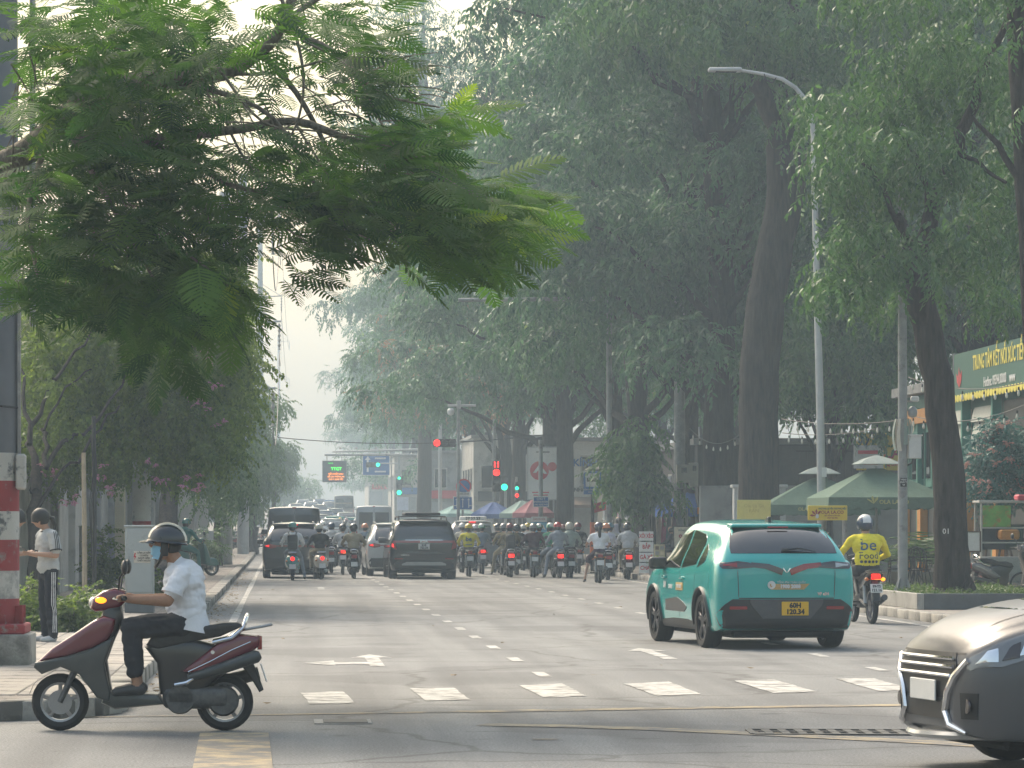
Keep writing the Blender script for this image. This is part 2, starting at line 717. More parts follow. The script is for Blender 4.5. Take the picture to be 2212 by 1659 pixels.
arc = [(-3.05 + 1.6 * math.cos(a), 29.0 + 1.6 * math.sin(a)) for a in [R(-90 + 10 * i) for i in range(10)]]
yl = [y for y in YS if 30 <= y <= 1000]
lb = MB()
# left pavement: corner fan plus strip
b = MB()
b.add([(-9, 27.4, SW), (-3.05, 27.4, SW)] + [(x, y, SW) for x, y in arc[1:]] + [(KL, 30, SW), (-9, 30, SW)], [tuple(range(len(arc) + 3))])
o0 = len(b.v)
for y in yl:
 b.v += [(-9, y, gz(y) + SW), (KL, y, gz(y) + SW)]
for j in range(len(yl) - 1):
 b.f.append((o0 + 2 * j, o0 + 2 * j + 1, o0 + 2 * j + 3, o0 + 2 * j + 2))
 b.m.append(0)
pav_l = tag(b.build('pavement_left', PAVE, smooth=0), kind='structure')
arc_r = [(KR + 3.0 - 3.0 * math.cos(a), 37 - 3.0 * math.sin(a)) for a in [R(10 * i) for i in range(10)]]
b = MB()
b.add([(KR, 40, SW)] + [(x, y, SW) for x, y in arc_r] + [(60, 34, SW), (60, 40, SW)], [tuple(range(13))])
o0 = len(b.v)
yr = [y for y in YS if 40 <= y <= 1000]
for y in yr:
 b.v += [(KR, y, gz(y) + SW), (60, y, gz(y) + SW)]
for j in range(len(yr) - 1):
 b.f.append((o0 + 2 * j, o0 + 2 * j + 1, o0 + 2 * j + 3, o0 + 2 * j + 2))
 b.m.append(0)
pav_r = tag(b.build('pavement_right', PAVE, smooth=0), kind='structure')

# kerb stones, one metre each, sharing three slightly different meshes
kmesh = []
for k in range(3):
 rr = random.Random(k)
 b = MB().rbox((0, 0, .07), (.24, .985, .155 + .006 * k), .018, 2)
 b.v = [(x + rr.uniform(-.004, .004), y, z + rr.uniform(-.004, .004)) for x, y, z in b.v]
 kmesh.append(b.mesh('kerb_stone', KERB, 40))
for side, par, x, y0, y1 in ((0, pav_l, KL, 29, 190), (1, pav_r, KR, 38, 170)):
 for y in range(y0, y1):
  rr = random.Random(y * 2 + side)
  put(kmesh[rr.randrange(3)], 'kerb_stone', par, (x + rr.uniform(-.006, .006), y + .5, gz(y + .5) + rr.uniform(-.004, .004)),
   rr.uniform(-.006, .006))
for i in range(5):
 a = R(-81 + 18 * i)
 put(kmesh[i % 3], 'kerb_stone', pav_l, (-3.05 + 1.62 * math.cos(a), 29 + 1.62 * math.sin(a), 0), a)
for i in range(6):
 put(kmesh[i % 3], 'kerb_stone', pav_l, (-3.6 - i, 27.38, 0), R(90))
for i in range(5):
 a = R(9 + 18 * i)
 put(kmesh[i % 3], 'kerb_stone', pav_r, (KR + 3 - 3.0 * math.cos(a), 37 - 3.0 * math.sin(a), 0), PI - a)
# paving slabs of the near corner, laid one by one
SLAB = [mat('slab_a', (0.33, 0.30, 0.26), .8, var=.2, scale=3, dirt=(.17, .155, .14), dirt_amt=.35),
  mat('slab_b', (0.29, 0.265, 0.235), .8, var=.2, scale=3, dirt=(.15, .14, .12), dirt_amt=.4)]
smesh = [MB().rbox((0, 0, 0), (.592, .592, .03), .008, 1).mesh('paving_slab', s, 0) for s in SLAB]
n = 0
for j in range(44):
 for i in range(5):
  x, y = -1.86 - .6 * i, 29.2 + .6 * j
  rr = random.Random(j * 31 + i)
  put(smesh[rr.randrange(2)], 'paving_slab', pav_l, (x, y, SW - .006 + rr.uniform(-.003, .003)), 0)
for j in range(16):
 rr = random.Random(j)
 put(smesh[rr.randrange(2)], 'paving_slab', pav_r, (KR + .46, 48.4 + .6 * j * 1.0, SW - .006), 0)
# litter and fallen leaves along the left gutter
rr = random.Random(5)
DRY = mat('dry_leaf', (0.20, 0.14, 0.07), .8, var=.4, scale=30)
b = MB()
for k in range(520):
 y = 30 + 90 * rr.random() ** 1.3
 x = KL + .16 + abs(rr.gauss(0, .2))
 if x > -.5 or rr.random() < .1:
  x = rr.uniform(-.9, 9.8)
 a, s = rr.uniform(0, 6.3), rr.uniform(.02, .05)
 z = .008
 b.add([(x + s * math.cos(a), y + s * math.sin(a), z + rr.uniform(0, .02)), (x - s * .5 * math.sin(a), y + s * .5 * math.cos(a), z),
   (x - s * math.cos(a), y - s * math.sin(a), z + rr.uniform(0, .02)), (x + s * .5 * math.sin(a), y - s * .5 * math.cos(a), z)], [(0, 1, 2, 3)])
tag(b.build('fallen_leaves', DRY, smooth=0), 'dry fallen leaves and litter scattered along the gutter', 'leaves', kind='stuff')

# ------------------------------------------------------------------ hazy air
hz = bpy.data.materials.new('haze')
hz.use_nodes = True
hn = hz.node_tree
hn.nodes.remove(hn.nodes['Principled BSDF'])
pv = nd(hn, 'ShaderNodeVolumePrincipled')
pv.inputs['Color'].default_value = (0.68, 0.85, 1.0, 1)
pv.inputs['Density'].default_value = 0.00105
pv.inputs['Anisotropy'].default_value = 0.25
hn.links.new(pv.outputs[0], hn.nodes['Material Output'].inputs['Volume'])
b = MB().box((0, 420, 26), (640, 1100, 56.0))
tag(b.build('haze', hz, smooth=0), 'pale smoggy haze hanging over the whole street', 'haze', kind='stuff')

# ------------------------------------------------------------------ foliage
RNG = np.random.default_rng(11)


def bark(name, col, stretch=0.12, scale=14, bump=0.9):
 m = bpy.data.materials.new(name)
 m.use_nodes = True
 nt = m.node_tree
 b = nt.nodes['Principled BSDF']
 b.inputs['Roughness'].default_value = 0.9
 b.inputs['Specular IOR Level'].default_value = 0.2
 tc = nd(nt, 'ShaderNodeTexCoord')
 mp = nd(nt, 'ShaderNodeMapping')
 mp.inputs['Scale'].default_value = (1, 1, stretch)
 nt.links.new(tc.outputs['Object'], mp.inputs[0])
 n = nd(nt, 'ShaderNodeTexNoise')
 n.inputs['Scale'].default_value = scale
 n.inputs['Detail'].default_value = 6
 n.inputs['Roughness'].default_value = 0.7
 nt.links.new(mp.outputs[0], n.inputs['Vector'])
 r = nd(nt, 'ShaderNodeValToRGB')
 c = np.array(col)
 r.color_ramp.elements[0].position = 0.35
 r.color_ramp.elements[1].position = 0.7
 r.color_ramp.elements[0].color = (*(c * 0.45), 1)
 r.color_ramp.elements[1].color = (*(c * 1.5), 1)
 nt.links.new(n.outputs['Fac'], r.inputs[0])
 nt.links.new(r.outputs[0], b.inputs['Base Color'])
 bp = nd(nt, 'ShaderNodeBump')
 bp.inputs['Strength'].default_value = bump
 bp.inputs['Distance'].default_value = 0.06
 nt.links.new(n.outputs['Fac'], bp.inputs['Height'])
 nt.links.new(bp.outputs[0], b.inputs['Normal'])
 MATS[name] = m
 return m


BARK = bark('bark_dark', (0.048, 0.040, 0.035))
BARKB = bark('bark_brown', (0.14, 0.10, 0.075), 0.3)
BARKP = bark('bark_twig', (0.20, 0.17, 0.13), 0.3, 20, 0.4)
LEAF_R = leaf_mat('leaf_street_tree', (0.016, 0.046, 0.026), (0.12, 0.235, 0.11), (0.27, 0.37, 0.12), 0.28, 0.45, 0.35)
LEAF_N = leaf_mat('leaf_near_tree', (0.016, 0.046, 0.020), (0.115, 0.215, 0.075), (0.30, 0.38, 0.08), 0.30, 0.45, 0.35)
LEAF_F = leaf_mat('leaf_feathery', (0.022, 0.060, 0.018), (0.10, 0.19, 0.040), (0.19, 0.28, 0.05), 0.42, 0.65, 0.15)
LEAF_B = leaf_mat('leaf_bougainvillea', (0.030, 0.060, 0.018), (0.18, 0.25, 0.060), (0.32, 0.36, 0.08), 0.46, 0.5, 0.3)
LEAF_L = leaf_mat('leaf_left_tree', (0.024, 0.056, 0.024), (0.135, 0.215, 0.09), None, 0.32, 0.45, 0.35)
LEAF_BR = leaf_mat('leaf_seed_clusters', (0.20, 0.13, 0.07), (0.34, 0.22, 0.12), None, 0.2)
PETAL = leaf_mat('petal_pink', (0.42, 0.16, 0.24), (0.58, 0.34, 0.40), None, 0.3)
LEAF_G = leaf_mat('leaf_grass', (0.05, 0.095, 0.02), (0.11, 0.17, 0.045), None, 0.3)


def leaf6(L, W):
 """one folded leaf along +x, four faces round a midrib"""
 V = np.array([(0, 0, 0), (.3 * L, .5 * W, .02 * L), (.72 * L, .36 * W, 0), (L, 0, -.10 * L), (.72 * L, -.36 * W, 0), (.3 * L, -.5 * W, .02 * L),
     ], float)
 Fq = np.array([(0, 3, 2, 1), (0, 5, 4, 3)])
 return V, Fq


def leaf4(L, W):
 V = np.array([(0, 0, 0), (.45 * L, .5 * W, .03 * L), (L, 0, -.08 * L), (.45 * L, -.5 * W, .03 * L)], float)
 return V, np.array([(0, 3, 2, 1)])


def rot_np(rx, ry, rz):
 cx, sx, cy, sy, cz, sz = np.cos(rx), np.sin(rx), np.cos(ry), np.sin(ry), np.cos(rz), np.sin(rz)
 A = np.empty(rx.shape + (3, 3))
 A[..., 0, 0] = cz * cy
 A[..., 0, 1] = cz * sy * sx - sz * cx
 A[..., 0, 2] = cz * sy * cx + sz * sx
 A[..., 1, 0] = sz * cy
 A[..., 1, 1] = sz * sy * sx + cz * cx
 A[..., 1, 2] = sz * sy * cx - cz * sx
 A[..., 2, 0] = -sy
 A[..., 2, 1] = cy * sx
 A[..., 2, 2] = cy * cx
 return A


def twig(n, L, ll, lw, droop, shape=leaf6, seed=0, spread=60):
 """a twig along +x that hangs at its tip, with n alternate leaves"""
 r = np.random.default_rng(seed)
 lv, lf = shape(ll, lw)
 VV, FF, RR = [], [], []
 for i in range(n):
  t = (i + .7) / n
  p = np.array([L * t * (1 - .25 * droop * t), 0, -droop * L * t * t * .7])
  side = 1 if i % 2 else -1
  yaw = side * R(spread) * (1 - .75 * t ** 3) + r.normal(0, .25)
  pit = R(18 + 45 * droop) * (.6 + .5 * t) + r.normal(0, .22)
  A = rot_np(np.array(r.normal(0, .5)), np.array(pit), np.array(yaw))
  s = (1 - .35 * t) * r.uniform(.8, 1.15)
  o = sum(len(v) for v in VV)
  VV.append((lv * s) @ A.T + p)
  FF.append(lf + o)
  RR += [r.random()] * len(lf)
 return np.concatenate(VV), np.concatenate(FF), np.array(RR)


def scatter(name, tw, P, yaw, pit, scale, mats, rnd=None, mi=None, mixr=.5):
 """many copies of the templates tw as one mesh"""
 k = len(tw)
 N = len(P)
 pick = RNG.integers(0, k, N)
 roll = RNG.normal(0, .35, N)
 A = rot_np(roll, pit, yaw)
 if rnd is None:
  rnd = RNG.random(N)
 Vs, Fs, Rs, Ms = [], [], [], []
 off = 0
 for t in range(k):
  idx = np.where(pick == t)[0]
  if not len(idx):
   continue
  V, Fq, rr = tw[t]
  vv = np.einsum('nij,vj->nvi', A[idx], V) * scale[idx][:, None, None] + P[idx][:, None, :]
  ff = Fq[None] + (np.arange(len(idx)) * len(V))[:, None, None] + off
  off += len(idx) * len(V)
  Vs.append(vv.reshape(-1, 3))
  Fs.append(ff.reshape(-1, Fq.shape[1]))
  Rs.append((rr[None] * mixr + rnd[idx][:, None] * (1 - mixr)).ravel())
  if mi is not None:
   Ms.append(np.repeat(mi[idx], len(Fq)))
 me = np_mesh(name, np.concatenate(Vs), np.concatenate(Fs), mats, np.concatenate(Ms) if mi is not None else None)
 at = me.attributes.new('rnd', 'FLOAT', 'FACE')
 at.data.foreach_set('value', np.concatenate(Rs).astype(np.float32))
 return me


def clump_points(C, rad, n, up=0.25):
 """twig roots on domed clumps: position, yaw, pitch, per-twig tone"""
 C = np.asarray(C, float)
 rad = np.asarray(rad, float)
 K = len(C)
 d = RNG.normal(0, 1, (K, n, 3))
 d[..., 2] = d[..., 2] * .8 + up
 d /= np.linalg.norm(d, axis=-1, keepdims=True)
 u = RNG.random((K, n, 1)) ** .45
 P = C[:, None, :] + d * rad[:, None, None] * u * np.array([1.15, 1.15, .8])
 yaw = np.arctan2(d[..., 1], d[..., 0]) + RNG.normal(0, .35, (K, n))
 pit = -np.arcsin(np.clip(d[..., 2], -1, 1)) * .55 + RNG.normal(.25, .25, (K, n))
 tone = np.clip(RNG.normal(.5, .17, (K, 1)) + RNG.normal(0, .15, (K, n)), 0, 1)
 return P.reshape(-1, 3), yaw.ravel(), pit.ravel(), tone.ravel()


def ell_clumps(c, r, n, r0, r1, inner=.45, low=-1.0, seed=0):
 g = np.random.default_rng(seed)
 out = []
 while len(out) < n:
  d = g.normal(0, 1, 3)
  d /= np.linalg.norm(d)
  if d[2] < low:
   continue
  t = g.uniform(inner, 1.0)
  # lumpy outline
  w = 1 + .16 * math.sin(3 * math.atan2(d[1], d[0]) + seed) + .12 * math.sin(5 * d[2] + seed * 2)
  out.append(np.array(c) + d * np.array(r) * t * w)
 return np.array(out), g.uniform(r0, r1, n)


TW_R = [twig(11, .80, .255, .10, .85, leaf6, s) for s in range(5)]
TW_RF = [twig(8, .95, .36, .15, .8, leaf4, s) for s in range(4)]
TW_N = [twig(11, .60, .17, .068, .75, leaf6, s + 20) for s in range(5)]
TW_B = [twig(13, .46, .10, .072, .45, leaf4, s + 40) for s in range(5)]
TW_L = [twig(11, .65, .15, .07, .6, leaf4, s + 60) for s in range(4)]


def limb(b, p0, p1, r0, r1, n=5, wob=.25, seed=0, seg=8):
 g = random.Random(seed)
 p0, p1 = Vector(p0), Vector(p1)
 L = (p1 - p0).length
 pts, rad = [], []
 for i in range(n + 1):
  t = i / n
  q = p0.lerp(p1, t)
  q.z += .12 * L * math.sin(PI * t) * .6
  if 0 < i < n:
   q += Vector((g.uniform(-1, 1), g.uniform(-1, 1), g.uniform(-1, 1))) * wob * L * .12
  pts.append(q)
  rad.append(r0 + (r1 - r0) * t)
 b.tube(pts, rad, seg, caps=False)
 return pts


def trunk_mesh(path, rad, limbs, m, seed=0, flare=1.5, seg=14):
 b = MB()
 pts = [Vector(p) for p in path]
 rd = list(rad)
 # root flare
 base = pts[0].copy()
 pts = [base + Vector((0, 0, -.15)), base + Vector((0, 0, .15))] + [base.lerp(pts[1], .12)] + pts[1:]
 rd = [rd[0] * flare, rd[0] * (1 + (flare - 1) * .55), rd[0] * 1.05] + rd[1:]
 # fine interpolation with slight wobble so the stem is not a straight pipe
 g = random.Random(seed)
 fp, fr = [], []
 for i in range(len(pts) - 1):
  for k in range(3):
   t = k / 3
   q = pts[i].lerp(pts[i + 1], t)
   fp.append(q + Vector((g.uniform(-.03, .03), g.uniform(-.03, .03), 0)))
   fr.append((rd[i] + (rd[i + 1] - rd[i]) * t) * g.uniform(.97, 1.03))
 fp.append(pts[-1])
 fr.append(rd[-1])
 b.tube(fp, fr, seg, caps=False)
 for i, (p0, p1, r0, r1) in enumerate(limbs):
  limb(b, p0, p1, r0, r1, 6, .3, seed * 50 + i)
 return b.mesh('trunk', m, 60)


# --- tall street tree in three shapes, base at the origin
TALL = []
def boughs(c, r, n, br, sub, cr, low, seed):
 """boughs on a lumpy crown surface, each a dome of smaller leaf clumps"""
 g = np.random.default_rng(seed)
 B, _ = ell_clumps(c, r, n, 1, 1, .42, low, seed)
 C, q = [], []
 for p in B:
  rb = g.uniform(*br)
  for _ in range(sub):
   d = g.normal(0, 1, 3)
   d[2] = abs(d[2]) * .9 - .15
   d /= np.linalg.norm(d)
   C.append(p + d * rb * np.array([1.1, 1.1, .75]) * g.uniform(.6, 1))
   q.append(g.uniform(*cr))
 return B, np.array(C), np.array(q)


for s in range(4):
 B1, C1, r1 = boughs((0, 0, 12.6), (6.0, 6.0, 9.2), 42, (1.3, 2.3), 7, (.55, .95), -.95, 100 + s)
 keep = C1[:, 2] > 3.6
 C1, r1 = C1[keep], r1[keep]
 nt_ = 22
 P, yw, pt, tn = clump_points(C1, r1, nt_, .3)
 sc = RNG.uniform(.85, 1.25, len(P))
 mi = None
 if s == 3:
  cb = np.random.default_rng(3).random(len(C1)) < .5
  mi = (np.repeat(cb, nt_) & (RNG.random(len(P)) < .30)).astype(int)
 crown = scatter('crown', TW_R, P, yw, pt, sc, [LEAF_R, LEAF_BR], tn, mi)
 g = random.Random(s)
 path = [(0, 0, 0), (g.uniform(-.2, .2), 0, 4), (g.uniform(-.5, .5), g.uniform(-.3, .3), 8), (g.uniform(-.8, .8), 0, 13), (0, 0, 20)]
 lm = []
 for p in B1[:26]:
  zc = min(max(p[2] - 3.0, 4.5), 18)
  lm.append(((path[2][0] * .8, 0, zc), tuple(p), .16 * (1.2 - zc / 24), .03))
 tr = trunk_mesh(path, [.42, .40, .36, .26, .08], lm, BARK, s, 1.45)
 TALL.append((tr, crown))
# a coarser one for the far end of the street
B1, C1, r1 = boughs((0, 0, 12.8), (6.4, 6.4, 10.2), 36, (1.5, 2.6), 5, (.8, 1.3), -.95, 131)
P, yw, pt, tn = clump_points(C1, r1, 26, .3)
crown = scatter('crown', TW_RF, P, yw, pt, RNG.uniform(.85, 1.25, len(P)), [LEAF_R], tn)
lm = [((0, 0, 6 + i * .8), tuple(B1[i]), .15, .04) for i in range(16)]
TALLF = (trunk_mesh([(0, 0, 0), (.2, 0, 5), (0, .2, 12), (0, 0, 20)], [.45, .42, .34, .1], lm, BARK, 9), crown)
# a thin, see-through one
C1, r1 = ell_clumps((0, 0, 30), (5.5, 5.5, 11), 110, .8, 1.5, .3, -1, 137)
P, yw, pt, tn = clump_points(C1, r1, 30, .3)
crown = scatter('crown', TW_RF, P, yw, pt, RNG.uniform(.8, 1.1, len(P)), [LEAF_R], tn)
lm = [((0, 0, 18 + i * .7), tuple(C1[i * 2]), .16, .04) for i in range(24)]
THIN = (trunk_mesh([(0, 0, 0), (.3, 0, 12), (0, .2, 24), (0, 0, 38)], [.5, .42, .34, .08], lm, BARK, 10), crown)


def tree(name, meshes, loc, rz, s, label, group=None, sxy=None, cat='tree', leafm=None, tw_=1.0):
 e = empty(name, loc, rz, label, cat, group)
 e.scale = ((sxy or s), (sxy or s), s)
 tk = put(meshes[0], 'trunk', e)
 tk.scale = (tw_, tw_, 1)
 c = put(meshes[1], 'crown', e, mats=[leafm] if leafm else None)
 c['kind'] = 'stuff'
 return e


# --- the big trunk by the umbrellas (its own shape, read off the photo)
D1 = 97.0
path = [(X(px, D1), D1, Z(py, D1)) for px, py in ((1640, 1236), (1639, 1100), (1638, 950), (1640, 800), (1652, 660), (1676, 520), (1700, 410), (1697, 300))]
path = [(p[0], p[1], max(p[2], SW)) for p in path]
rad = [.60, .57, .55, .54, .52, .50, .53, .55]
f1 = path[-1]
lm = [(f1, (X(1628, D1), D1 - .3, Z(180, D1)), .36, .26), ((X(1628, D1), D1 - .3, Z(180, D1)), (X(1610, D1), D1 - 1, Z(-120, D1)), .26, .14),
  (f1, (X(1712, D1), D1 + .3, Z(60, D1)), .36, .30), ((X(1712, D1), D1 + .3, Z(60, D1)), (X(1725, D1), D1, Z(-260, D1)), .3, .18),
  (path[6], (X(1770, D1), D1 + 1, Z(250, D1)), .22, .12)]
tm = trunk_mesh(path, rad, lm, BARK, 3, 1.35, 18)
cl = []
g = np.random.default_rng(5)
for px, py, rx, ry, n in ((1700, -40, 330, 90, 26), (1420, 20, 130, 60, 8), (1560, 60, 160, 70, 9), (1760, 120, 70, 110, 8), (1850, 30, 150, 90, 10), (1640, -300, 420, 160, 34), (1765, 215, 35, 55, 4)):
 for _ in range(n):
  D = D1 + g.uniform(-5.5, 3.5)
  cl.append((X(px + g.uniform(-1, 1) * rx, D), D, Z(py + g.uniform(-1, 1) * ry, D)))
P, yw, pt, tn = clump_points(cl, g.uniform(.7, 1.2, len(cl)), 34, .1)
cm = scatter('crown', TW_R, P, yw, pt + .45, RNG.uniform(.8, 1.15, len(P)), [LEAF_N], tn)
e = empty('big_street_tree', (0, 0, 0), 0, 'massive old street tree whose bare furrowed trunk forks high behind the curved lamp post', 'tree')
put(tm, 'trunk', e)
c = put(cm, 'crown', e)
c['kind'] = 'stuff'

# --- the row of tall trees along the right pavement
TG = 'tall trees lining the right pavement'
TL = 'tall dark leafy street tree in the row along the right pavement'
rr = random.Random(21)
TLS = ['thick dark street tree next to the massive forked trunk', 'slender street tree behind the concrete pole with meter boxes', 'street tree behind the young tree and the clothes rail', 'slim street tree behind the gantry pole and bus stop', 'stout street tree in front of the optician lettering',
  'street tree covering the edge of the red disc advert board', 'street tree dotted with pale seed clusters just right of the countdown light', 'dark street tree beside the countdown light post', 'seed dotted street tree behind the lane sign', 'hazy street tree behind the plain pole under the overhead light']
rowR = [(1548, 107, 0, 1.0, 1.35), (1490, 113, 1, .95, .8), (1392, 127, 2, 1.0, 1.0), (1338, 137, 0, 1.04, .8), (1222, 158, 1, 1.0, 1.1), (1190, 168, 2, 1.05, 1.0),
  (1122, 193, 3, 1.1, 1.0), (1090, 206, 1, 1.1, 1.0), (1024, 238, 3, 1.12, 1.1), (960, 272, 0, 1.05, 1.2)]
for i, (px, D, k, s, w) in enumerate(rowR):
 x = X(px, D)
 tree('street_tree', TALL[k], (x, D, gz(D) + SW - .02), rr.uniform(0, 6.28), s, TLS[i], TG, s * (1.0 + .05 * (i % 3)), tw_=w * .85)
for px, D, s in ((930, 305, 1.05), (902, 345, 1.08), (878, 392, 1.0), (846, 452, .95), (810, 540, .95)):
 tree('street_tree', TALLF, (X(px, D), D, gz(D) + SW - .02), rr.uniform(0, 6.28), s, 'hazy street tree fading at the far end of the right row', 'far hazy trees of the right row')
# second row set back behind the first, closing the gaps
for x, D, k, s in ((20.5, 104, 1, .95), (21, 122, 2, 1.0), (22, 143, 0, 1.0), (21.5, 165, 1, 1.1), (23, 190, 2, 1.1), (24, 225, 0, 1.1), (24.5, 90, 2, 1.0), (23, 78, 0, 1.0), (28, 112, 1, 1.05), (30, 135, 0, 1.1)):
 tree('backing_tree', TALL[k], (x, D, gz(D) + SW - .02), rr.uniform(0, 6.28), s, 'tall leafy tree standing behind the shopfronts and umbrellas', 'trees set back behind the shops')
tree('thin_tall_tree', THIN, (X(915, 250), 250, gz(250)), 1.0, 1.0, 'very tall thin crowned tree showing sky through its pale leaves', 'tree')

# --- leaning tree in the planter
D2 = 60.8
path = [(X(px, D2), D2, Z(py, D2)) for px, py in ((2056, 1288), (2054, 1180), (2048, 1050), (2040, 930), (2024, 820), (2003, 700), (1978, 610))]
rad = [.31, .29, .275, .265, .26, .25, .235]
lm = [(path[-1], (X(2010, D2), D2 + .2, Z(500, D2)), .20, .15), ((X(2010, D2), D2 + .2, Z(500, D2)), (X(2072, D2), D2 + .5, Z(330, D2)), .15, .12),
  ((X(2072, D2), D2 + .5, Z(330, D2)), (X(2118, D2), D2 + .4, Z(215, D2)), .12, .09), ((X(2118, D2), D2 + .4, Z(215, D2)), (X(2180, D2), D2, Z(20, D2)), .09, .05),
  (path[-1], (X(1930, D2), D2 - .5, Z(470, D2)), .12, .05), ((X(1950, D2), D2 - .3, Z(520, D2)), (X(1850, D2), D2 - .6, Z(360, D2)), .06, .03),
  ((X(2020, D2), D2, Z(480, D2)), (X(1960, D2), D2, Z(300, D2)), .06, .03), ((X(2072, D2), D2 + .5, Z(330, D2)), (X(2160, D2), D2 - .5, Z(400, D2)), .05, .03)]
tm = trunk_mesh(path, rad, lm, BARK, 4, 1.55, 18)
cl = []
for px, py, rx, ry, n in ((1930, 420, 150, 130, 34), (1850, 520, 80, 100, 14), (1900, 280, 130, 90, 20), (2000, 180, 150, 80, 18), (2150, 460, 70, 110, 14), (2130, 600, 60, 70, 8), (2080, 90, 160, 80, 18), (2190, 250, 60, 120, 12), (1960, 590, 60, 50, 6), (1840, 620, 60, 40, 5), (2060, -80, 260, 90, 24)):
 for _ in range(n):
  D = D2 + (g.uniform(.2, 2.6) if px >= 1990 and py > 120 else g.uniform(-1.6, 2.0))
  cl.append((X(px + g.uniform(-1, 1) * rx, D), D, Z(py + g.uniform(-1, 1) * ry, D)))
P, yw, pt, tn = clump_points(cl, g.uniform(.28, .5, len(cl)), 13, .15)
cm = scatter('crown', TW_N, P, yw, pt + .35, RNG.uniform(.75, 1.1, len(P)), [LEAF_N], tn)
e = empty('leaning_tree', (0, 0, 0), 0, 'leaning dark trunked tree growing out of the concrete planter', 'tree')
put(tm, 'trunk', e)
c = put(cm, 'crown', e)
c['kind'] = 'stuff'
WHITEP = mat('white_paint', (.72, .71, .68), .7, var=.06)
text('01', .13, WHITEP, e, (X(2036, D2), D2 - .34, Z(1148, D2)), R(-6), name='painted_number')

# trunk at the right edge of the view
D3 = 57.0
path = [(X(px, D3), D3, Z(py, D3)) for px, py in ((2238, 1300), (2236, 1000), (2228, 700), (2210, 400), (2200, 150), (2192, -150))]
e = empty('edge_tree', (0, 0, 0), 0, 'dark tree trunk standing at the roadside beside the food cart', 'tree')
put(trunk_mesh(path, [.15, .14, .13, .13, .15, .14], [(path[3], (X(2100, D3), D3, Z(250, D3)), .07, .03)], BARK, 6, 1.4, 14), 'trunk', e)
cl = [(X(2170 + g.uniform(-60, 60), D3), D3 - .6 + g.uniform(-.8, .8), Z(-60 + g.uniform(-120, 330) * (i % 2), D3)) for i in range(16)]
P, yw, pt, tn = clump_points(cl, g.uniform(.3, .5, len(cl)), 12, .15)
c = put(scatter('crown', TW_N, P, yw, pt + .35, RNG.uniform(.75, 1.1, len(P)), [LEAF_N], tn), 'crown', e)
c['kind'] = 'stuff'

# broad leafed young tree beside the bus stop and its neighbour by the clothes stall
def small_tree(name, blobs, D, base, r, tw, leafm, label, n=14, cr=(.3, .5), dd=1.2, extra=None, barkm=BARK, up=.2, dp=.25, cat='tree', limbs=8):
 g = np.random.default_rng(int(D * 10) % 1000)
 cl = []
 for px, py, rx, ry, k in blobs:
  for _ in range(k):
   d = D + g.uniform(-dd, dd)
   a = g.uniform(0, 6.28)
   q = math.sqrt(g.random())
   cl.append((X(px + rx * q * math.cos(a), d), d, Z(py + ry * q * math.sin(a), d)))
 cl = np.array(cl)
 P, yw, pt, tn = clump_points(cl, g.uniform(cr[0], cr[1], len(cl)), n, up)
 cm = scatter('crown', tw, P, yw, pt + dp, RNG.uniform(.75, 1.15, len(P)), [leafm], tn)
 e = empty(name, (0, 0, 0), 0, label, cat)
 top = cl.mean(axis=0)
 b0 = Vector(base)
 p1 = b0.lerp(Vector(top), .45)
 lm = [(tuple(p1), tuple(cl[i * max(1, len(cl) // limbs) % len(cl)]), r * .6, r * .15) for i in range(limbs)]
 put(trunk_mesh([base, tuple(b0.lerp(Vector(top), .25)), tuple(p1), tuple(b0.lerp(Vector(top), .8))], [r, r * .85, r * .75, r * .3], lm, barkm, int(D), 1.3, 10), 'trunk', e)
 c = put(cm, 'crown', e)
 c['kind'] = 'stuff'
 return e


small_tree('young_tree', [(1375, 960, 50, 60, 12), (1360, 1010, 50, 50, 12), (1400, 1060, 50, 35, 10), (1330, 1030, 20, 30, 4)], 108, (X(1395, 108), 108, SW), .12,
   TW_R, LEAF_N, 'young broad leafed tree beside the bus stop sign', 13, (.35, .6), 1.2, limbs=6)
small_tree('bamboo_tree', [(1720, 820, 60, 50, 12), (1780, 790, 50, 60, 10), (1850, 840, 70, 60, 14), (1900, 890, 40, 40, 6), (1740, 720, 60, 60, 10), (1860, 720, 70, 70, 14)], 100, (X(1790, 100), 100, SW), .12,
   TW_R, LEAF_N, 'bushy tree hanging over the string lights behind the green umbrellas', 16, (.5, .9), 2.5, limbs=8)

# --- left side
bg_l = [(110, 760, 70, 90, 30), (200, 700, 130, 90, 50), (330, 740, 130, 90, 56), (430, 690, 80, 110, 40), (130, 870, 90, 80, 34), (270, 870, 150, 90, 64), (400, 870, 110, 90, 50),
  (300, 950, 90, 45, 26), (420, 950, 70, 50, 26), (90, 940, 50, 30, 7), (140, 985, 30, 50, 6), (165, 1020, 18, 50, 4), (250, 990, 40, 25, 6), (370, 1000, 40, 25, 7), (480, 800, 40, 110, 26), (440, 600, 70, 50, 18), (300, 620, 120, 60, 20), (110, 640, 80, 60, 14)]
g = np.random.default_rng(77)
DB = 66.0
cl = []
for px, py, rx, ry, k in bg_l:
 for _ in range(k):
  d = DB + g.uniform(-5, 7)
  a, q = g.uniform(0, 6.28), math.sqrt(g.random())
  cl.append((X(px + rx * q * math.cos(a), d), d, Z(py + ry * q * math.sin(a), d)))
cl = np.array(cl)
P, yw, pt, tn = clump_points(cl, g.uniform(.3, .55, len(cl)), 27, .2)
cm = scatter('crown', TW_B, P, yw, pt + .4, RNG.uniform(.8, 1.25, len(P)), [LEAF_B], tn)
e = empty('bougainvillea', (0, 0, 0), 0, 'large bougainvillea with hanging green sprays and pink blossom over the left pavement', 'tree')
b0 = (X(78, 60), 60, SW)
lm = []
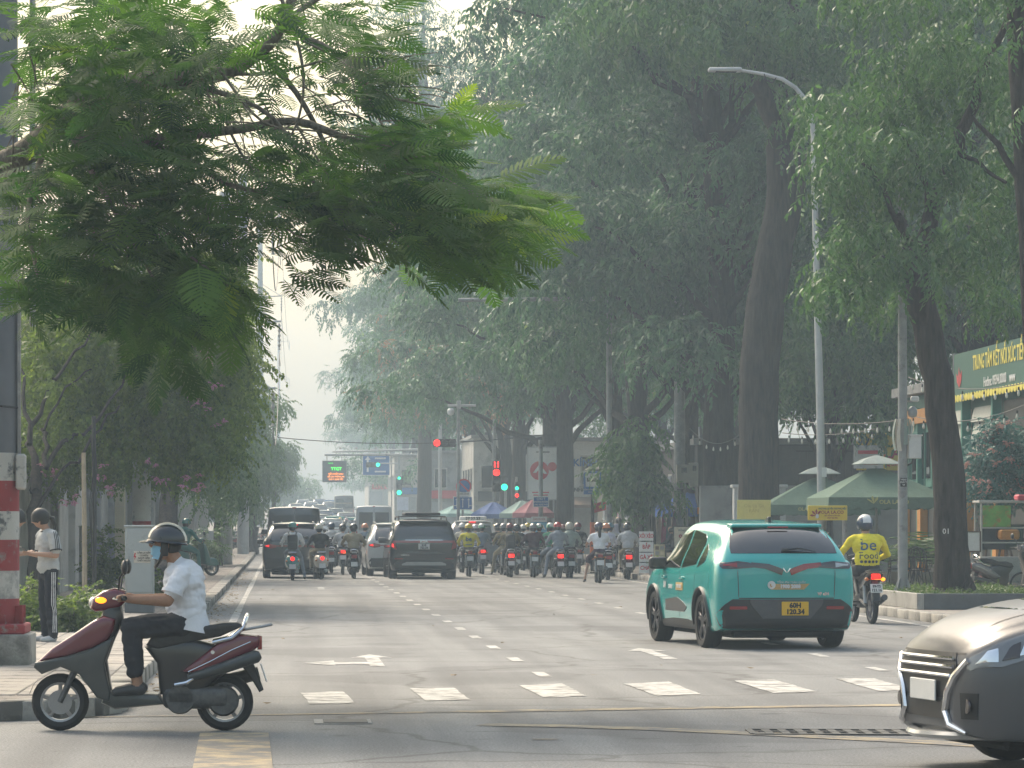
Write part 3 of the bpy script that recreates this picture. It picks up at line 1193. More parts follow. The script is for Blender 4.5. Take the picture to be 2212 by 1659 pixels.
for (pxa, pya), (pxb, pyb), r0, r1 in (((72, 1130), (78, 1060), .10, .09), ((78, 1060), (64, 960), .08, .05), ((78, 1060), (100, 1010), .06, .045), ((100, 1010), (95, 930), .045, .03), ((100, 1010), (180, 940), .05, .025), ((64, 960), (120, 820), .05, .02),
          ((80, 1100), (170, 1000), .04, .02), ((170, 1000), (260, 880), .03, .015), ((64, 960), (50, 800), .045, .02), ((180, 940), (330, 760), .03, .012), ((120, 820), (250, 700), .03, .012), ((95, 930), (200, 800), .025, .01)):
 lm.append(((X(pxa, 60), 60, Z(pya, 60)), (X(pxb, 62), 61.5, Z(pyb, 62)), r0, r1))
put(trunk_mesh([b0, (X(76, 60), 60, Z(1200, 60)), (X(72, 60), 60, Z(1130, 60))], [.13, .11, .10], lm, BARK, 8, 1.3, 10), 'trunk', e)
c = put(cm, 'crown', e)
c['kind'] = 'stuff'
# blossom
cl, rd = [], []
for px, py, k in ((415, 735, 5), (440, 765, 6), (455, 775, 4), (425, 870, 3), (468, 830, 2), (448, 880, 3), (223, 1022, 3), (240, 1047, 4), (330, 1000, 2), (345, 1028, 3), (395, 1030, 3), (425, 1030, 2),
     (140, 1085, 2), (165, 1082, 2), (90, 1010, 2), (428, 1062, 2), (470, 905, 2), (120, 1020, 2)):
 for _ in range(k):
  d = DB - 4.5 + g.uniform(-1, .6)
  cl.append((X(px + g.normal(0, 9), d), d, Z(py + g.normal(0, 8), d)))
TWP = [twig(8, .09, .05, .045, .3, leaf4, s + 80, 100) for s in range(3)]
P, yw, pt, tn = clump_points(cl, [.05] * len(cl), 5, .1)
c = put(scatter('blossom', TWP, P, yw, pt, RNG.uniform(.5, .85, len(P)), [PETAL], tn), 'blossom', e)
c['kind'] = 'stuff'

small_tree('left_tree', [(200, 620, 120, 60, 26), (330, 590, 90, 60, 20), (430, 640, 55, 60, 18), (452, 720, 36, 90, 22), (470, 850, 28, 100, 20), (445, 960, 45, 80, 24), (465, 1045, 30, 35, 8)], 100, (X(358, 92), 92, SW), .30, TW_L, LEAF_L,
   'tall green tree rising above the bougainvillea on the left', 22, (.4, .8), 5)
small_tree('left_tree', [(450, 1010, 45, 55, 22), (470, 990, 38, 55, 20), (480, 1050, 38, 40, 18), (505, 990, 18, 55, 8)], 128, (X(470, 128), 128, SW), .16, TW_R, LEAF_L,
   'low dark broad leafed tree hanging over the parked bikes', 14, (.4, .8), 4)
small_tree('left_tree', [(540, 910, 28, 55, 20), (570, 880, 26, 22, 7), (540, 1010, 30, 65, 26), (528, 1080, 28, 45, 16), (558, 970, 28, 55, 16), (512, 650, 18, 40, 5)], 185, (X(548, 185), 185, gz(185) + SW), .25, TW_RF, LEAF_L,
   'pale hazy tree with wispy drooping top beside the power poles', 16, (.5, 1.1), 6)
small_tree('clipped_tree', [(592, 990, 34, 40, 40), (588, 1030, 32, 22, 18)], 262, (X(590, 262), 262, gz(262) + SW), .2, TW_RF, LEAF_L,
   'round clipped tree crown leaning over the street in the haze', 22, (.5, .9), 2.5)
small_tree('far_tree', [(630, 1055, 48, 26, 40), (600, 1072, 30, 16, 12)], 430, (X(610, 430), 430, gz(430) + SW), .25, TW_RF, LEAF_L,
   'faint round tree at the end of the street almost lost in haze', 22, (.7, 1.5), 4)

# --- flame tree in front: feathery fronds
def frond(L, n, seed):
 r = np.random.default_rng(seed)
 V, Fq = [], []
 W = .006
 # rachis, sagging
 def cen(t):
  return np.array([L * t, 0, -.16 * L * t * t])
 for i in range(4):
  a, c = cen(i / 4), cen((i + 1) / 4)
  o = len(V)
  V += [a + (0, -W, 0), a + (0, W, 0), c + (0, W, 0), c + (0, -W, 0)]
  Fq.append((o, o + 1, o + 2, o + 3))
 for i in range(n):
  t = .12 + .88 * i / (n - 1)
  ll = L * .36 * math.sin(PI * (.18 + .74 * t)) * r.uniform(.9, 1.08)
  for sd in (-1, 1):
   p = cen(t)
   ang = R(72 - 30 * t + r.normal(0, 4))
   d = np.array([math.cos(ang), sd * math.sin(ang), 0])
   q = np.array([-d[1], d[0], 0]) * sd
   w = L * .027
   dz = -.10 * ll
   m1 = p + d * ll * .5 + (0, 0, dz * .3)
   e1 = p + d * ll + (0, 0, dz * 1.6)
   o = len(V)
   V += [p - q * w * .5, p + q * w * .5, m1 + q * w, m1 - q * w, e1 + q * w * .35, e1 - q * w * .35]
   Fq += [(o, o + 1, o + 2, o + 3), (o + 3, o + 2, o + 4, o + 5)]
 Fq = np.array(Fq)
 return np.array(V), Fq, np.full(len(Fq), .5)


FR = [frond(.45 * s, n, i) for i, (s, n) in enumerate(((1, 13), (.85, 11), (1.1, 14), (.95, 12), (.75, 10)))]
g = np.random.default_rng(99)
DF = 30.0
blobs = [(220, 60, 180, 90, 160), (330, 130, 160, 110, 130), (160, 250, 120, 110, 105), (300, 260, 150, 80, 110), (90, 420, 110, 110, 110), (250, 420, 150, 110, 150), (380, 400, 140, 90, 120), (300, 540, 150, 80, 110), (60, 570, 70, 70, 40), (60, 655, 30, 25, 9), (150, 600, 110, 60, 56), (240, 660, 90, 60, 40),
   (470, 520, 70, 70, 40), (480, 650, 55, 45, 40), (440, 600, 60, 50, 30), (340, 700, 70, 100, 44), (300, 630, 90, 70, 40), (520, 60, 110, 60, 30), (480, 200, 110, 80, 26), (600, 160, 80, 110, 10), (560, 330, 110, 60, 26), (640, 400, 110, 60, 62), (600, 450, 90, 40, 40),
   (760, 50, 90, 60, 34), (790, 140, 60, 50, 26), (740, 200, 90, 80, 30), (810, 200, 60, 40, 22), (760, 330, 100, 60, 50), (860, 330, 90, 50, 50), (720, 470, 90, 50, 44), (830, 430, 100, 70, 70), (930, 400, 80, 60, 52),
   (960, 490, 110, 70, 90), (1040, 440, 70, 60, 56), (1065, 510, 70, 50, 52), (1120, 460, 45, 45, 22), (900, 540, 70, 35, 36), (1010, 560, 80, 20, 26), (950, 245, 60, 22, 16), (890, 290, 60, 30, 18), (650, 545, 70, 35, 22), (650, 600, 45, 8, 5), (700, 100, 60, 50, 14), (640, 20, 100, 30, 16)]
P, yw, pt, tn = [], [], [], []
for px, py, rx, ry, n in blobs:
 for _ in range(int(n * 1.2)):
  d = DF + g.uniform(-3.2, 3.0)
  a, q = g.uniform(0, 6.28), math.sqrt(g.random())
  x, y = px + rx * q * math.cos(a), py + ry * q * math.sin(a)
  P.append((X(x, d), d, Z(y, d)))
  # leaves reach outwards and to the light over the road
  yw.append(g.choice([g.normal(-.5, .8), g.normal(-2.4, .7)]) if px < 560 else g.normal(-.45, .85))
  pt.append(g.normal(.12, .32) + (.45 if (250 < px < 520 and py > 580) else 0))
  tn.append(np.clip(g.normal(.36, .2) + (.32 if (px > 880 or (px > 430 and py > 560 and px < 560)) else 0) + (.15 if py < 300 and px < 300 else 0), 0, 1))  # tone raised on bough tips in open light: sunlight put into leaf colour
P = np.array(P)
cm = scatter('crown', FR, P, np.array(yw), np.array(pt), g.uniform(.75, 1.2, len(P)), [LEAF_F], np.array(tn), mixr=.0)


def W3(px, py, d):
 return (X(px, d), d, Z(py, d))


b = MB()
def br(pts, r0, r1, d0=DF, d1=DF, seg=7):
 n = len(pts)
 ps = [Vector(W3(p[0], p[1], d0 + (d1 - d0) * i / (n - 1))) for i, p in enumerate(pts)]
 # rounded path
 out = []
 for i in range(n - 1):
  p0, p1, p2, p3 = ps[max(i - 1, 0)], ps[i], ps[i + 1], ps[min(i + 2, n - 1)]
  for k in range(4):
   t = k / 4
   out.append(.5 * ((2 * p1) + (p2 - p0) * t + (2 * p0 - 5 * p1 + 4 * p2 - p3) * t * t + (3 * p1 - p0 - 3 * p2 + p3) * t ** 3))
 out.append(ps[-1])
 m = len(out)
 b.tube(out, [r0 + (r1 - r0) * i / (m - 1) for i in range(m)], seg)


TX = -4.3
b.tube([(TX, 31, 0), (TX, 31, .25), (TX + .05, 31, 1.2), (TX + .1, 30.8, 2.6), (TX + .35, 30.5, 3.6), (TX + 1.2, 30.2, 4.3)], [.34, .26, .22, .2, .18, .14], 14)
s0 = ((TX + 1.2) * F / 30.2 + VX, VY - (4.3 - EYE) * F / 30.2)
br([s0, (20, 350), (110, 285), (200, 205), (330, 172), (480, 158), (560, 112), (606, 60), (650, -60)], .13, .035, 30.2, 29.5, 9)
br([(110, 285), (270, 305), (400, 292), (520, 278), (640, 262), (750, 300), (870, 335), (980, 400), (1090, 440), (1150, 455)], .055, .010, 30, 29)
br([(270, 305), (380, 330), (500, 400), (640, 430), (790, 500), (900, 540)], .035, .008, 30, 31)
br([(560, 112), (640, 200), (710, 330), (750, 450), (780, 540)], .03, .008, 30, 30.5)
br([(330, 172), (440, 190), (590, 255), (690, 420), (730, 530)], .03, .006, 30, 29)
br([(606, 60), (720, 110), (820, 200), (950, 232)], .028, .006, 29.6, 29)
br([(560, 112), (650, 20), (760, -40)], .03, .02, 30, 30)
br([(600, -20), (640, 80), (656, 180), (640, 270), (602, 325)], .018, .008, 28.6, 28.4, 6)
br([(650, 85), (760, 150), (820, 260), (850, 312)], .014, .006, 28.8, 28.5, 6)
br([(480, 158), (570, 265), (700, 285), (850, 318)], .014, .006, 28.6, 28.2, 6)
br([(640, 270), (690, 350), (730, 420), (745, 500)], .012, .004, 28.8, 28.8, 6)
br([(110, 285), (60, 450), (80, 600), (70, 660)], .03, .005, 30, 28.5)
br([(150, 290), (250, 460), (330, 600), (390, 740)], .03, .005, 30, 28)
br([(250, 460), (420, 560), (520, 640)], .02, .004, 29.5, 28.6)
br([(380, 150), (560, 160), (700, 130), (800, 90)], .02, .006, 30.4, 31)
br([(450, 160), (520, 330), (640, 470), (800, 560)], .016, .005, 30.8, 31.5)
g2 = random.Random(3)
for k in range(110):
 x0, y0 = g2.uniform(380, 960), g2.uniform(120, 520)
 a = g2.uniform(-.5, 1.5)
 L = g2.uniform(60, 170)
 d = 30 + g2.uniform(-2, 2)
 br([(x0, y0), (x0 + L * .5 * math.cos(a), y0 + L * .5 * math.sin(a) - 8), (x0 + L * math.cos(a), y0 + L * math.sin(a) + 6)], .008, .003, d, d + g2.uniform(-.4, .4), 5)
for k in range(70):
 x0, y0 = g2.uniform(20, 420), g2.uniform(80, 520)
 a = g2.uniform(-.3, 2.2)
 L = g2.uniform(80, 200)
 d = 30 + g2.uniform(-1, 2)
 br([(x0, y0), (x0 + L * .5 * math.cos(a), y0 + L * .5 * math.sin(a)), (x0 + L * math.cos(a), y0 + L * math.sin(a) + 10)], .009, .003, d, d + .3, 5)
e = empty('flame_tree', (0, 0, 0), 0, 'feathery leafed flame tree whose arching boughs hang over the near junction', 'tree')
b.build('trunk', BARKP, e, 60)
c = put(cm, 'crown', e)
c['kind'] = 'stuff'

# ------------------------------------------------------------------ vehicles
def paint(name, col, rough=.32, metal=0.0, coat=.9):
 return mat(name, col, rough, metal, var=.03, scale=2, coat=coat)


TGLASS = mat('tinted_glass', (.012, .014, .015), .04, 0, var=.02, spec=.7, coat=.6)
BLKP = mat('black_plastic', (.022, .022, .023), .5, var=.1, scale=20)
GREYP = mat('grey_plastic', (.07, .07, .072), .55, var=.1, scale=20)
RUB = mat('rubber', (.012, .012, .012), .85, var=.2, scale=15)
RIMM = mat('alloy', (.30, .30, .31), .35, .8, var=.1)
RIMD = mat('dark_alloy', (.06, .06, .065), .35, .7, var=.1)
CHROME = mat('chrome', (.75, .75, .76), .12, 1.0, var=.02)
STEEL = mat('steel', (.32, .33, .33), .45, .6, var=.12, scale=8)
REDL = mat('red_lens', (.25, .012, .012), .15, var=.05, coat=.8)
REDON = mat('red_lens_lit', (.5, .01, .01), .2, emit=(1.0, .012, .008), estr=1.3)
AMBON = mat('amber_lens_lit', (.5, .2, .01), .2, emit=(1.0, .25, .01), estr=1.5)
AMBER = mat('amber_lens', (.5, .17, .03), .2, var=.05, coat=.5)
CLEARL = mat('clear_lens', (.42, .43, .43), .08, .3, var=.1, scale=18, coat=1.0)
SMOKE = mat('smoked_lens', (.045, .035, .036), .1, var=.1, coat=.8)
PLW = mat('plate_white', (.62, .62, .60), .5, var=.06)
PLY = mat('plate_yellow', (.72, .42, .02), .5, var=.05)
INK = mat('ink_black', (.012, .012, .012), .6, var=.0)
DARKIN = mat('wheel_well', (.01, .01, .01), .95, var=.1)


def crom(pts, sub):
 """smooth curve through the rows of pts"""
 P = np.asarray(pts, float)
 n = len(P)
 out = []
 for i in range(n - 1):
  p0, p1, p2, p3 = P[max(i - 1, 0)], P[i], P[i + 1], P[min(i + 2, n - 1)]
  # limited tangents keep flat stretches flat
  m1 = np.where((p2 - p1) * (p1 - p0) > 0, .5 * (p2 - p0), 0)
  m2 = np.where((p3 - p2) * (p2 - p1) > 0, .5 * (p3 - p1), 0)
  lim = 2.5 * np.minimum(np.abs(p2 - p1) + 1e-9, 1e9)
  m1 = np.clip(m1, -lim, lim)
  m2 = np.clip(m2, -lim, lim)
  for k in range(sub):
   t = k / sub
   out.append((2 * t ** 3 - 3 * t * t + 1) * p1 + (t ** 3 - 2 * t * t + t) * m1 + (-2 * t ** 3 + 3 * t * t) * p2 + (t ** 3 - t * t) * m2)
 out.append(P[-1])
 return np.array(out)


def car_body(st, arches, ra, m, sub=4, flare=.0, well=.30):
 """loft from stations (y, zb, ws, wm, zm, wsh, zsh, wr, zr, zt) with wheel openings cut out"""
 S = crom(sorted(st), sub)
 mb = MB()
 rings = []
 for y, zb, ws, wm, zm, wsh, zsh, wr, zr, zt in S:
  half = [(0, zb), (ws * .92, zb), (ws, zb + .07), (wm, zm), (wsh, zsh), (wr + (wsh - wr) * .42, zsh + (zr - zsh) * .6), (wr, zr), (wr * .62, zt - (zt - zr) * .18), (0, zt)]
  hp = crom(half, 3)
  # no swelling below the sill
  ring = [(x, z) for x, z in hp] + [(-x, z) for x, z in hp[-2:0:-1]]
  rings.append([(x, y, z) for x, z in ring])
 n = len(rings[0])
 for r in rings:
  mb.v += r
 for i in range(len(rings) - 1):
  for k in range(n):
   k2 = (k + 1) % n
   mb.f.append((i * n + k, (i + 1) * n + k, (i + 1) * n + k2, i * n + k2))
   mb.m.append(0)
 mb.f.append(tuple(range(n)))
 mb.m.append(0)
 L = len(rings) - 1
 mb.f.append(tuple(L * n + k for k in reversed(range(n))))
 mb.m.append(0)
 me = mb.mesh('body', m, 0)
 bm = bmesh.new()
 bm.from_mesh(me)
 bmesh.ops.recalc_face_normals(bm, faces=list(bm.faces))
 bm.to_mesh(me)
 bm.free()
 o = bpy.data.objects.new('tmp', me)
 COL.objects.link(o)
 me.materials.append(DARKIN)
 cut = MB()
 for y, z in arches:
  for s in (-1, 1):
   cut.lathe([(ra, 0), (ra, .60)], 28, (s * (.60 + well) - .30, y, z), axis='X')
 cme = cut.mesh('cut', [DARKIN, DARKIN], 0)
 bm = bmesh.new()
 bm.from_mesh(cme)
 bmesh.ops.recalc_face_normals(bm, faces=list(bm.faces))
 bm.to_mesh(cme)
 bm.free()
 cme.polygons.foreach_set('material_index', [1] * len(cme.polygons))
 co = bpy.data.objects.new('cut', cme)
 COL.objects.link(co)
 md = o.modifiers.new('b', 'BOOLEAN')
 md.operation = 'DIFFERENCE'
 md.solver = 'EXACT'
 md.object = co
 bpy.context.view_layer.update()
 res = eval_mesh(o)
 bpy.data.objects.remove(co)
 res.polygons.foreach_set('use_smooth', [True] * len(res.polygons))
 res.set_sharp_from_angle(angle=R(38))
 res.name = 'body'
 bv = BVHTree.FromPolygons([v.co.copy() for v in res.vertices], [list(p.vertices) for p in res.polygons])
 return res, bv


DIRS = {'R': ((-1, 0, 0), 0), 'L': ((1, 0, 0), 0), 'B': ((0, 1, 0), 1), 'F': ((0, -1, 0), 1), 'T': ((0, 0, -1), 2)}


def patch(bv, poly, view, off=.006, nu=10, nv=8, mb=None, mi=0, rim=.012):
 """lay an outline onto the body: poly is (y,z) for L/R, (x,z) for B/F, (x,y) for T.
 The piece gets a short rim so that it has an edge of its own."""
 mb = mb or MB()
 d, ax = DIRS[view]
 d = Vector(d)
 vs = [p[1] for p in poly]
 v0, v1 = min(vs), max(vs)
 rows = []
 for j in range(nv + 1):
  v = v0 + (v1 - v0) * (j / nv)
  v = min(max(v, v0 + 1e-5), v1 - 1e-5)
  xs = []
  for k in range(len(poly)):
   a, c = poly[k], poly[(k + 1) % len(poly)]
   if (a[1] - v) * (c[1] - v) <= 0 and abs(a[1] - c[1]) > 1e-9:
    xs.append(a[0] + (c[0] - a[0]) * (v - a[1]) / (c[1] - a[1]))
  if len(xs) < 2:
   continue
  rows.append((v, min(xs), max(xs)))
 grid = []
 last = None
 for v, x0, x1 in rows:
  row = []
  for i in range(nu + 1):
   u = x0 + (x1 - x0) * i / nu
   if ax == 0:
    o = Vector((-d.x * 4, u, v))
   elif ax == 1:
    o = Vector((u, -d.y * 6, v))
   else:
    o = Vector((u, v, 6))
   h = bv.ray_cast(o, d)
   if h[0] is not None:
    p = h[0] - d * off
    last = p
   else:
    p = Vector(last) if last is not None else o
    if ax == 0:
     p.y, p.z = u, v
    elif ax == 1:
     p.x, p.z = u, v
   row.append(p)
  grid.append(row)
 o0 = len(mb.v)
 nu1 = nu + 1
 for row in grid:
  mb.v += [tuple(p) for p in row]
 nr = len(grid)
 for j in range(nr - 1):
  for i in range(nu):
   mb.f.append((o0 + j * nu1 + i, o0 + j * nu1 + i + 1, o0 + (j + 1) * nu1 + i + 1, o0 + (j + 1) * nu1 + i))
   mb.m.append(mi)
 if rim:
  loop = [(0, i) for i in range(nu1)] + [(j, nu) for j in range(1, nr)] + [(nr - 1, i) for i in range(nu - 1, -1, -1)] + [(j, 0) for j in range(nr - 2, 0, -1)]
  o1 = len(mb.v)
  for j, i in loop:
   mb.v.append(tuple(grid[j][i] + d * rim))
  m_ = len(loop)
  for k in range(m_):
   a, c = loop[k], loop[(k + 1) % m_]
   mb.f.append((o0 + a[0] * nu1 + a[1], o0 + c[0] * nu1 + c[1], o1 + (k + 1) % m_, o1 + k))
   mb.m.append(mi)
 return mb


def mirror(poly):
 return [(-p[0], p[1]) for p in poly]


def seam(bv, pts, view, w=.008, mb=None, off=.003):
 """a thin dark joint line between panels"""
 mb = mb or MB()
 for k in range(len(pts) - 1):
  a, c = Vector(pts[k]), Vector(pts[k + 1])
  t = (c - a).normalized()
  n = Vector((-t.y, t.x)) * w / 2
  q = [a - n, c - n, c + n, a + n]
  if abs(t.y) < .05:   # keep scan rows well defined
   q = [Vector((a.x, a.y - w / 2)), Vector((c.x, c.y - w / 2)), Vector((c.x, c.y + w / 2)), Vector((a.x, a.y + w / 2))]
  patch(bv, [tuple(p) for p in q], view, off, 8 if abs(t.y) < .05 else 1, 1 if abs(t.y) < .05 else 8, mb, 0, 0)
 return mb


WHEELS = {}


def wheel_meshes(r, w, rimr, key, rimm, spokes=5, twin=False):
 k = (r, w, key)
 if k in WHEELS:
  return WHEELS[k]
 t = MB().lathe([(rimr, -w * .46), (r * .93, -w * .5), (r * .985, -w * .40), (r, -w * .3), (r, -w * .06), (r * .985, -w * .05), (r * .985, w * .05), (r, w * .06), (r, w * .3), (r * .985, w * .40), (r * .93, w * .5), (rimr, w * .46)], 36, axis='X')
 t.f = t.f[:-2]
 t.m = t.m[:-2]
 rm = MB()
 rm.lathe([(rimr, -w * .42), (rimr * .93, -w * .40), (rimr * .9, -w * .1), (rimr * .9, w * .1), (rimr * .93, w * .40), (rimr, w * .42)], 36, axis='X')
 rm.f = rm.f[:-2]
 rm.m = rm.m[:-2]
 rm.lathe([(.075, -w * .40), (.08, w * .40)], 14, axis='X')
 for s in range(spokes):
  a0 = 2 * PI * s / spokes
  for da in ((-.16, .16) if twin else (0,)):
   a = a0 + da
   M = Matrix.Rotation(a, 3, 'X')
   for sd in (-1, 1):
    c = M @ Vector((sd * w * .33, 0, rimr * .5))
    rm.rbox(c, (w * .14, .055 if not twin else .04, rimr * .92), .008, 1, M=M)
 rm.lathe([(rimr * .62, -.01), (rimr * .62, .01)], 20, axis='X')
 WHEELS[k] = (t.mesh('tyre', RUB, 40), rm.mesh('rim', rimm, 40))
 return WHEELS[k]


def add_wheels(root, axles, track, r, w, key='a', rimm=None, spokes=5, twin=False, rimr=None, steer=0.0):
 tm, rm = wheel_meshes(r, w, rimr or r * .68, key, rimm or RIMM, spokes, twin)
 for y in axles:
  for s in (-1, 1):
   t = put(tm, 'wheel', root, (s * track, y, r))
   if steer and y == max(axles):
    t.rotation_euler = (0, 0, steer)
   put(rm, 'rim', t)


def plate(root, loc, w, h, m, lines, size, rz=0.0, tilt=0.0):
 b = MB().rbox((0, 0, 0), (w, .012, h), .005, 1)
 p = b.build('license_plate', m, root)
 p.location = loc
 p.rotation_euler = (tilt, 0, rz)
 for i, t in enumerate(lines):
  text(t, size, INK, p, (0, -.008, h * (.22 - .46 * i) if len(lines) > 1 else 0), bold=.004)
 return p


def side_mirror(root, m, x, y, z, s=1.0):
 for sd in (-1, 1):
  b = MB().rbox((sd * (x + .10) * 1.0, y, z), (.24 * s, .11 * s, .16 * s), .045, 3)
  b.tube([(sd * (x - .06), y + .02, z - .05), (sd * (x + .04), y + .01, z - .04)], .025, 6)
  o = b.build('door_mirror', m, root)
  MB().rbox((sd * (x + .10), y - .057 * s, z), (.18 * s, .008, .11 * s), .003, 1).build('mirror_glass', TGLASS, o)


# ---- stations of the body types: y, zb, ws, wm, zm, wsh, zsh, wr, zr, zt
ST_CROSS = [(-2.15, .36, .60, .74, .60, .72, .84, .60, .90, .93), (-2.13, .29, .76, .83, .62, .81, .93, .70, 1.03, 1.07), (-2.06, .25, .83, .872, .66, .85, 1.01, .73, 1.13, 1.18),
   (-1.88, .22, .85, .888, .68, .868, 1.03, .685, 1.30, 1.36), (-1.66, .21, .852, .89, .68, .872, 1.02, .64, 1.44, 1.505), (-1.42, .21, .85, .888, .66, .872, 1.0, .625, 1.495, 1.56),
   (-.8, .21, .85, .884, .62, .868, .97, .62, 1.52, 1.60), (0, .21, .85, .882, .6, .866, .95, .62, 1.53, 1.61), (.45, .21, .85, .882, .6, .866, .95, .61, 1.495, 1.58), (.85, .21, .85, .882, .6, .865, .95, .62, 1.34, 1.41),
   (1.25, .21, .85, .882, .6, .86, .94, .66, 1.10, 1.16), (1.5, .21, .85, .88, .6, .845, .93, .66, .985, 1.03), (1.85, .22, .83, .86, .58, .80, .86, .60, .92, .955), (2.05, .25, .74, .80, .55, .74, .78, .55, .83, .86), (2.14, .32, .60, .66, .52, .62, .68, .45, .72, .74)]


def scale_st(st, L=1, W=1, H=1, z0=0):
 return [(y * L, zb, ws * W, wm * W, zm * H, wsh * W, zsh * H, wr * W, zr * H, zt * H) for (y, zb, ws, wm, zm, wsh, zsh, wr, zr, zt) in st]


# ================= turquoise taxi =================
TEAL = paint('teal_paint', (.022, .36, .335), .26)
def teal_taxi():
 rz = R(6.8)
 ax = Vector((6.13, 44.4))
 c = ax + 1.33 * Vector((-math.sin(rz), math.cos(rz)))
 root = empty('taxi_car', (c.x, c.y, 0), rz, 'turquoise electric taxi hatchback with yellow plate driving away on the right lane', 'car')
 arches = ((-1.33, .34), (1.29, .34))
 me, bv = car_body(ST_CROSS, arches, .385, TEAL, 5)
 put(me, 'body', root)
 add_wheels(root, (-1.33, 1.29), .775, .338, .215, 'teal', RIMD, 5, True, .245)
 # lower cladding and arch trims
 for v in ('L', 'R'):
  MBa = patch(bv, [(-.92, .215), (.90, .215), (.88, .31), (.2, .34), (-.6, .34), (-.90, .33)], v, .008, 16, 5)
  MBa.build('sill', BLKP, root)
  for y, z in arches:
   b = MB()
   x = .888 if v == 'R' else -.888
   pts = []
   for k in range(15):
    a = R(-8 + 196 * k / 14)
    hx = bv.ray_cast(Vector((x * 3, y + .41 * math.cos(a), z + .41 * math.sin(a))), Vector((-1 if x > 0 else 1, 0, 0)))
    xx = hx[0].x if hx[0] is not None else x * .95
    pts.append((xx, y + .41 * math.cos(a), z + .41 * math.sin(a)))
   b.tube(pts, .036, 6, sx=.6)
   b.build('arch_trim', BLKP, root)
  sd = 'left' if v == 'L' else 'right'
  for poly in ([(1.02, .985), (.62, 1.36), (.35, 1.455), (-.10, 1.475), (-.10, .985)], [(-.18, .985), (-.18, 1.475), (-.74, 1.455), (-.98, 1.34), (-.94, .99)], [(-1.06, 1.0), (-1.10, 1.30), (-1.30, 1.22), (-1.42, 1.08)]):
   patch(bv, poly, v, .005, 12, 9).build('side_window', TGLASS, root)
  for sm_ in ([(-.14, .36), (-.14, .95)], [(.98, .38), (1.02, .95)], [(-.88, .38), (-.96, .62), (-1.0, .95)]):
   seam(bv, sm_, v, .01).build('door_joint', BLKP, root)
  # dark side panel insert
  patch(bv, [(.62, .43), (.60, .58), (-.05, .61), (-.42, .55), (-.60, .49), (-.4, .43)], v, .007, 12, 5).build('door_insert', GREYP, root)
  for yy in (-.30, .72):
   h = bv.ray_cast(Vector(((3 if v == 'R' else -3), yy, .86)), Vector(((-1 if v == 'R' else 1), 0, 0)))[0]
   MB().rbox((h.x, yy, .86), (.05, .17, .035), .012, 2).build('door_handle', TEAL, root)
 # emblem and lettering on the left doors
 for txt, y0, z0, s in (('SM', .62, .76, .12), ('XANH', .30, .74, .075)):
  h = bv.ray_cast(Vector((-3, y0, z0)), Vector((1, 0, 0)))[0]
  text(txt, s, PLW, root, (h.x - .012, y0, z0), R(-90), name='door_lettering', bold=.003)
 GOLD = mat('gold_decal', (.45, .30, .12), .5)
 patch(bv, [(.02, .70), (.02, .80), (-.36, .80), (-.36, .70)], 'L', .007, 4, 3).build('door_decal', GOLD, root)
 h = bv.ray_cast(Vector((-3, -.17, .75)), Vector((1, 0, 0)))[0]
 text('1900 2088', .06, PLW, root, (h.x - .014, -.17, .75), R(-90), name='door_lettering', bold=.002)
 # rear screen and spoiler
 patch(bv, [(-.67, 1.185), (.67, 1.185), (.665, 1.27), (.60, 1.46), (.56, 1.50), (-.56, 1.50), (-.60, 1.46), (-.665, 1.27)], 'B', .006, 16, 12).build('rear_window', TGLASS, root)
 b = MB().rbox((0, -1.60, 1.535), (1.16, .26, .045), .022, 3)
 b.v = [(x, y - .06 * (1 - (x / .58) ** 2) + .05, z + .012 * (1 - (x / .58) ** 2) - (.10 * max(0, -(y + 1.60)))) for x, y, z in b.v]
 sp = b.build('spoiler', TEAL, root)
 MB().rbox((0, -1.735, 1.505), (.26, .02, .02), .006, 1).build('brake_light', REDL, sp)
 # rear wiper
 hh = bv.ray_cast(Vector((0, -6, 1.22)), Vector((0, 1, 0)))[0]
 h2 = bv.ray_cast(Vector((.40, -6, 1.20)), Vector((0, 1, 0)))[0]
 MB().tube([(-.03, hh.y - .02, 1.225), (.18, hh.y - .03, 1.245), (.40, h2.y - .02, 1.205)], [.02, .013, .006], 6).build('wiper', BLKP, root)
 # light band: lamps with a wing running to the badge
 for s in (1, -1):
  pl = [(.40, 1.008), (.62, 0.995), (.80, 0.995), (.835, 1.035), (.80, 1.085), (.60, 1.09), (.42, 1.067)]
  if s < 0:
   pl = mirror(pl)
  t = patch(bv, pl, 'B', .012, 12, 6, rim=.03).build('tail_light', SMOKE, root)
  in_ = [(.62, 1.013), (.79, 1.017), (.79, 1.067), (.62, 1.072)]
  patch(bv, in_ if s > 0 else mirror(in_), 'B', .018, 6, 3, rim=.006).build('lens', CLEARL if s > 0 else REDL, t)
  wing = [(.035, .985), (.09, 1.01), (.22, 1.055), (.44, 1.075), (.44, 1.015), (.27, .995), (.16, .955), (.06, .915)]
  patch(bv, wing if s > 0 else mirror(wing), 'B', .012, 10, 8, rim=.02).build('light_wing', REDL if s > 0 else SMOKE, t)
 for s in (1, -1):
  q = [(.0, 0.945), (.012, 0.95), (.055, 1.004), (.04, 1.008)]
  patch(bv, q if s > 0 else mirror(q), 'B', .02, 3, 6, rim=.02).build('badge', CHROME, root)
 text('V I N F A S T', .035, TEAL, root, (0, bv.ray_cast(Vector((0, -6, .90)), Vector((0, 1, 0)))[0].y - .012, .885), sx=1.6, name='tailgate_lettering', bold=.002)
 # tailgate joints
 b = MB()
 for s in (1, -1):
  seam(bv, [(s * .60, .63), (s * .615, .99)], 'B', .009, b)
 seam(bv, [(-.60, 0.632), (.60, 0.632)], 'B', .012, b)
 b.build('tailgate_joint', BLKP, root)
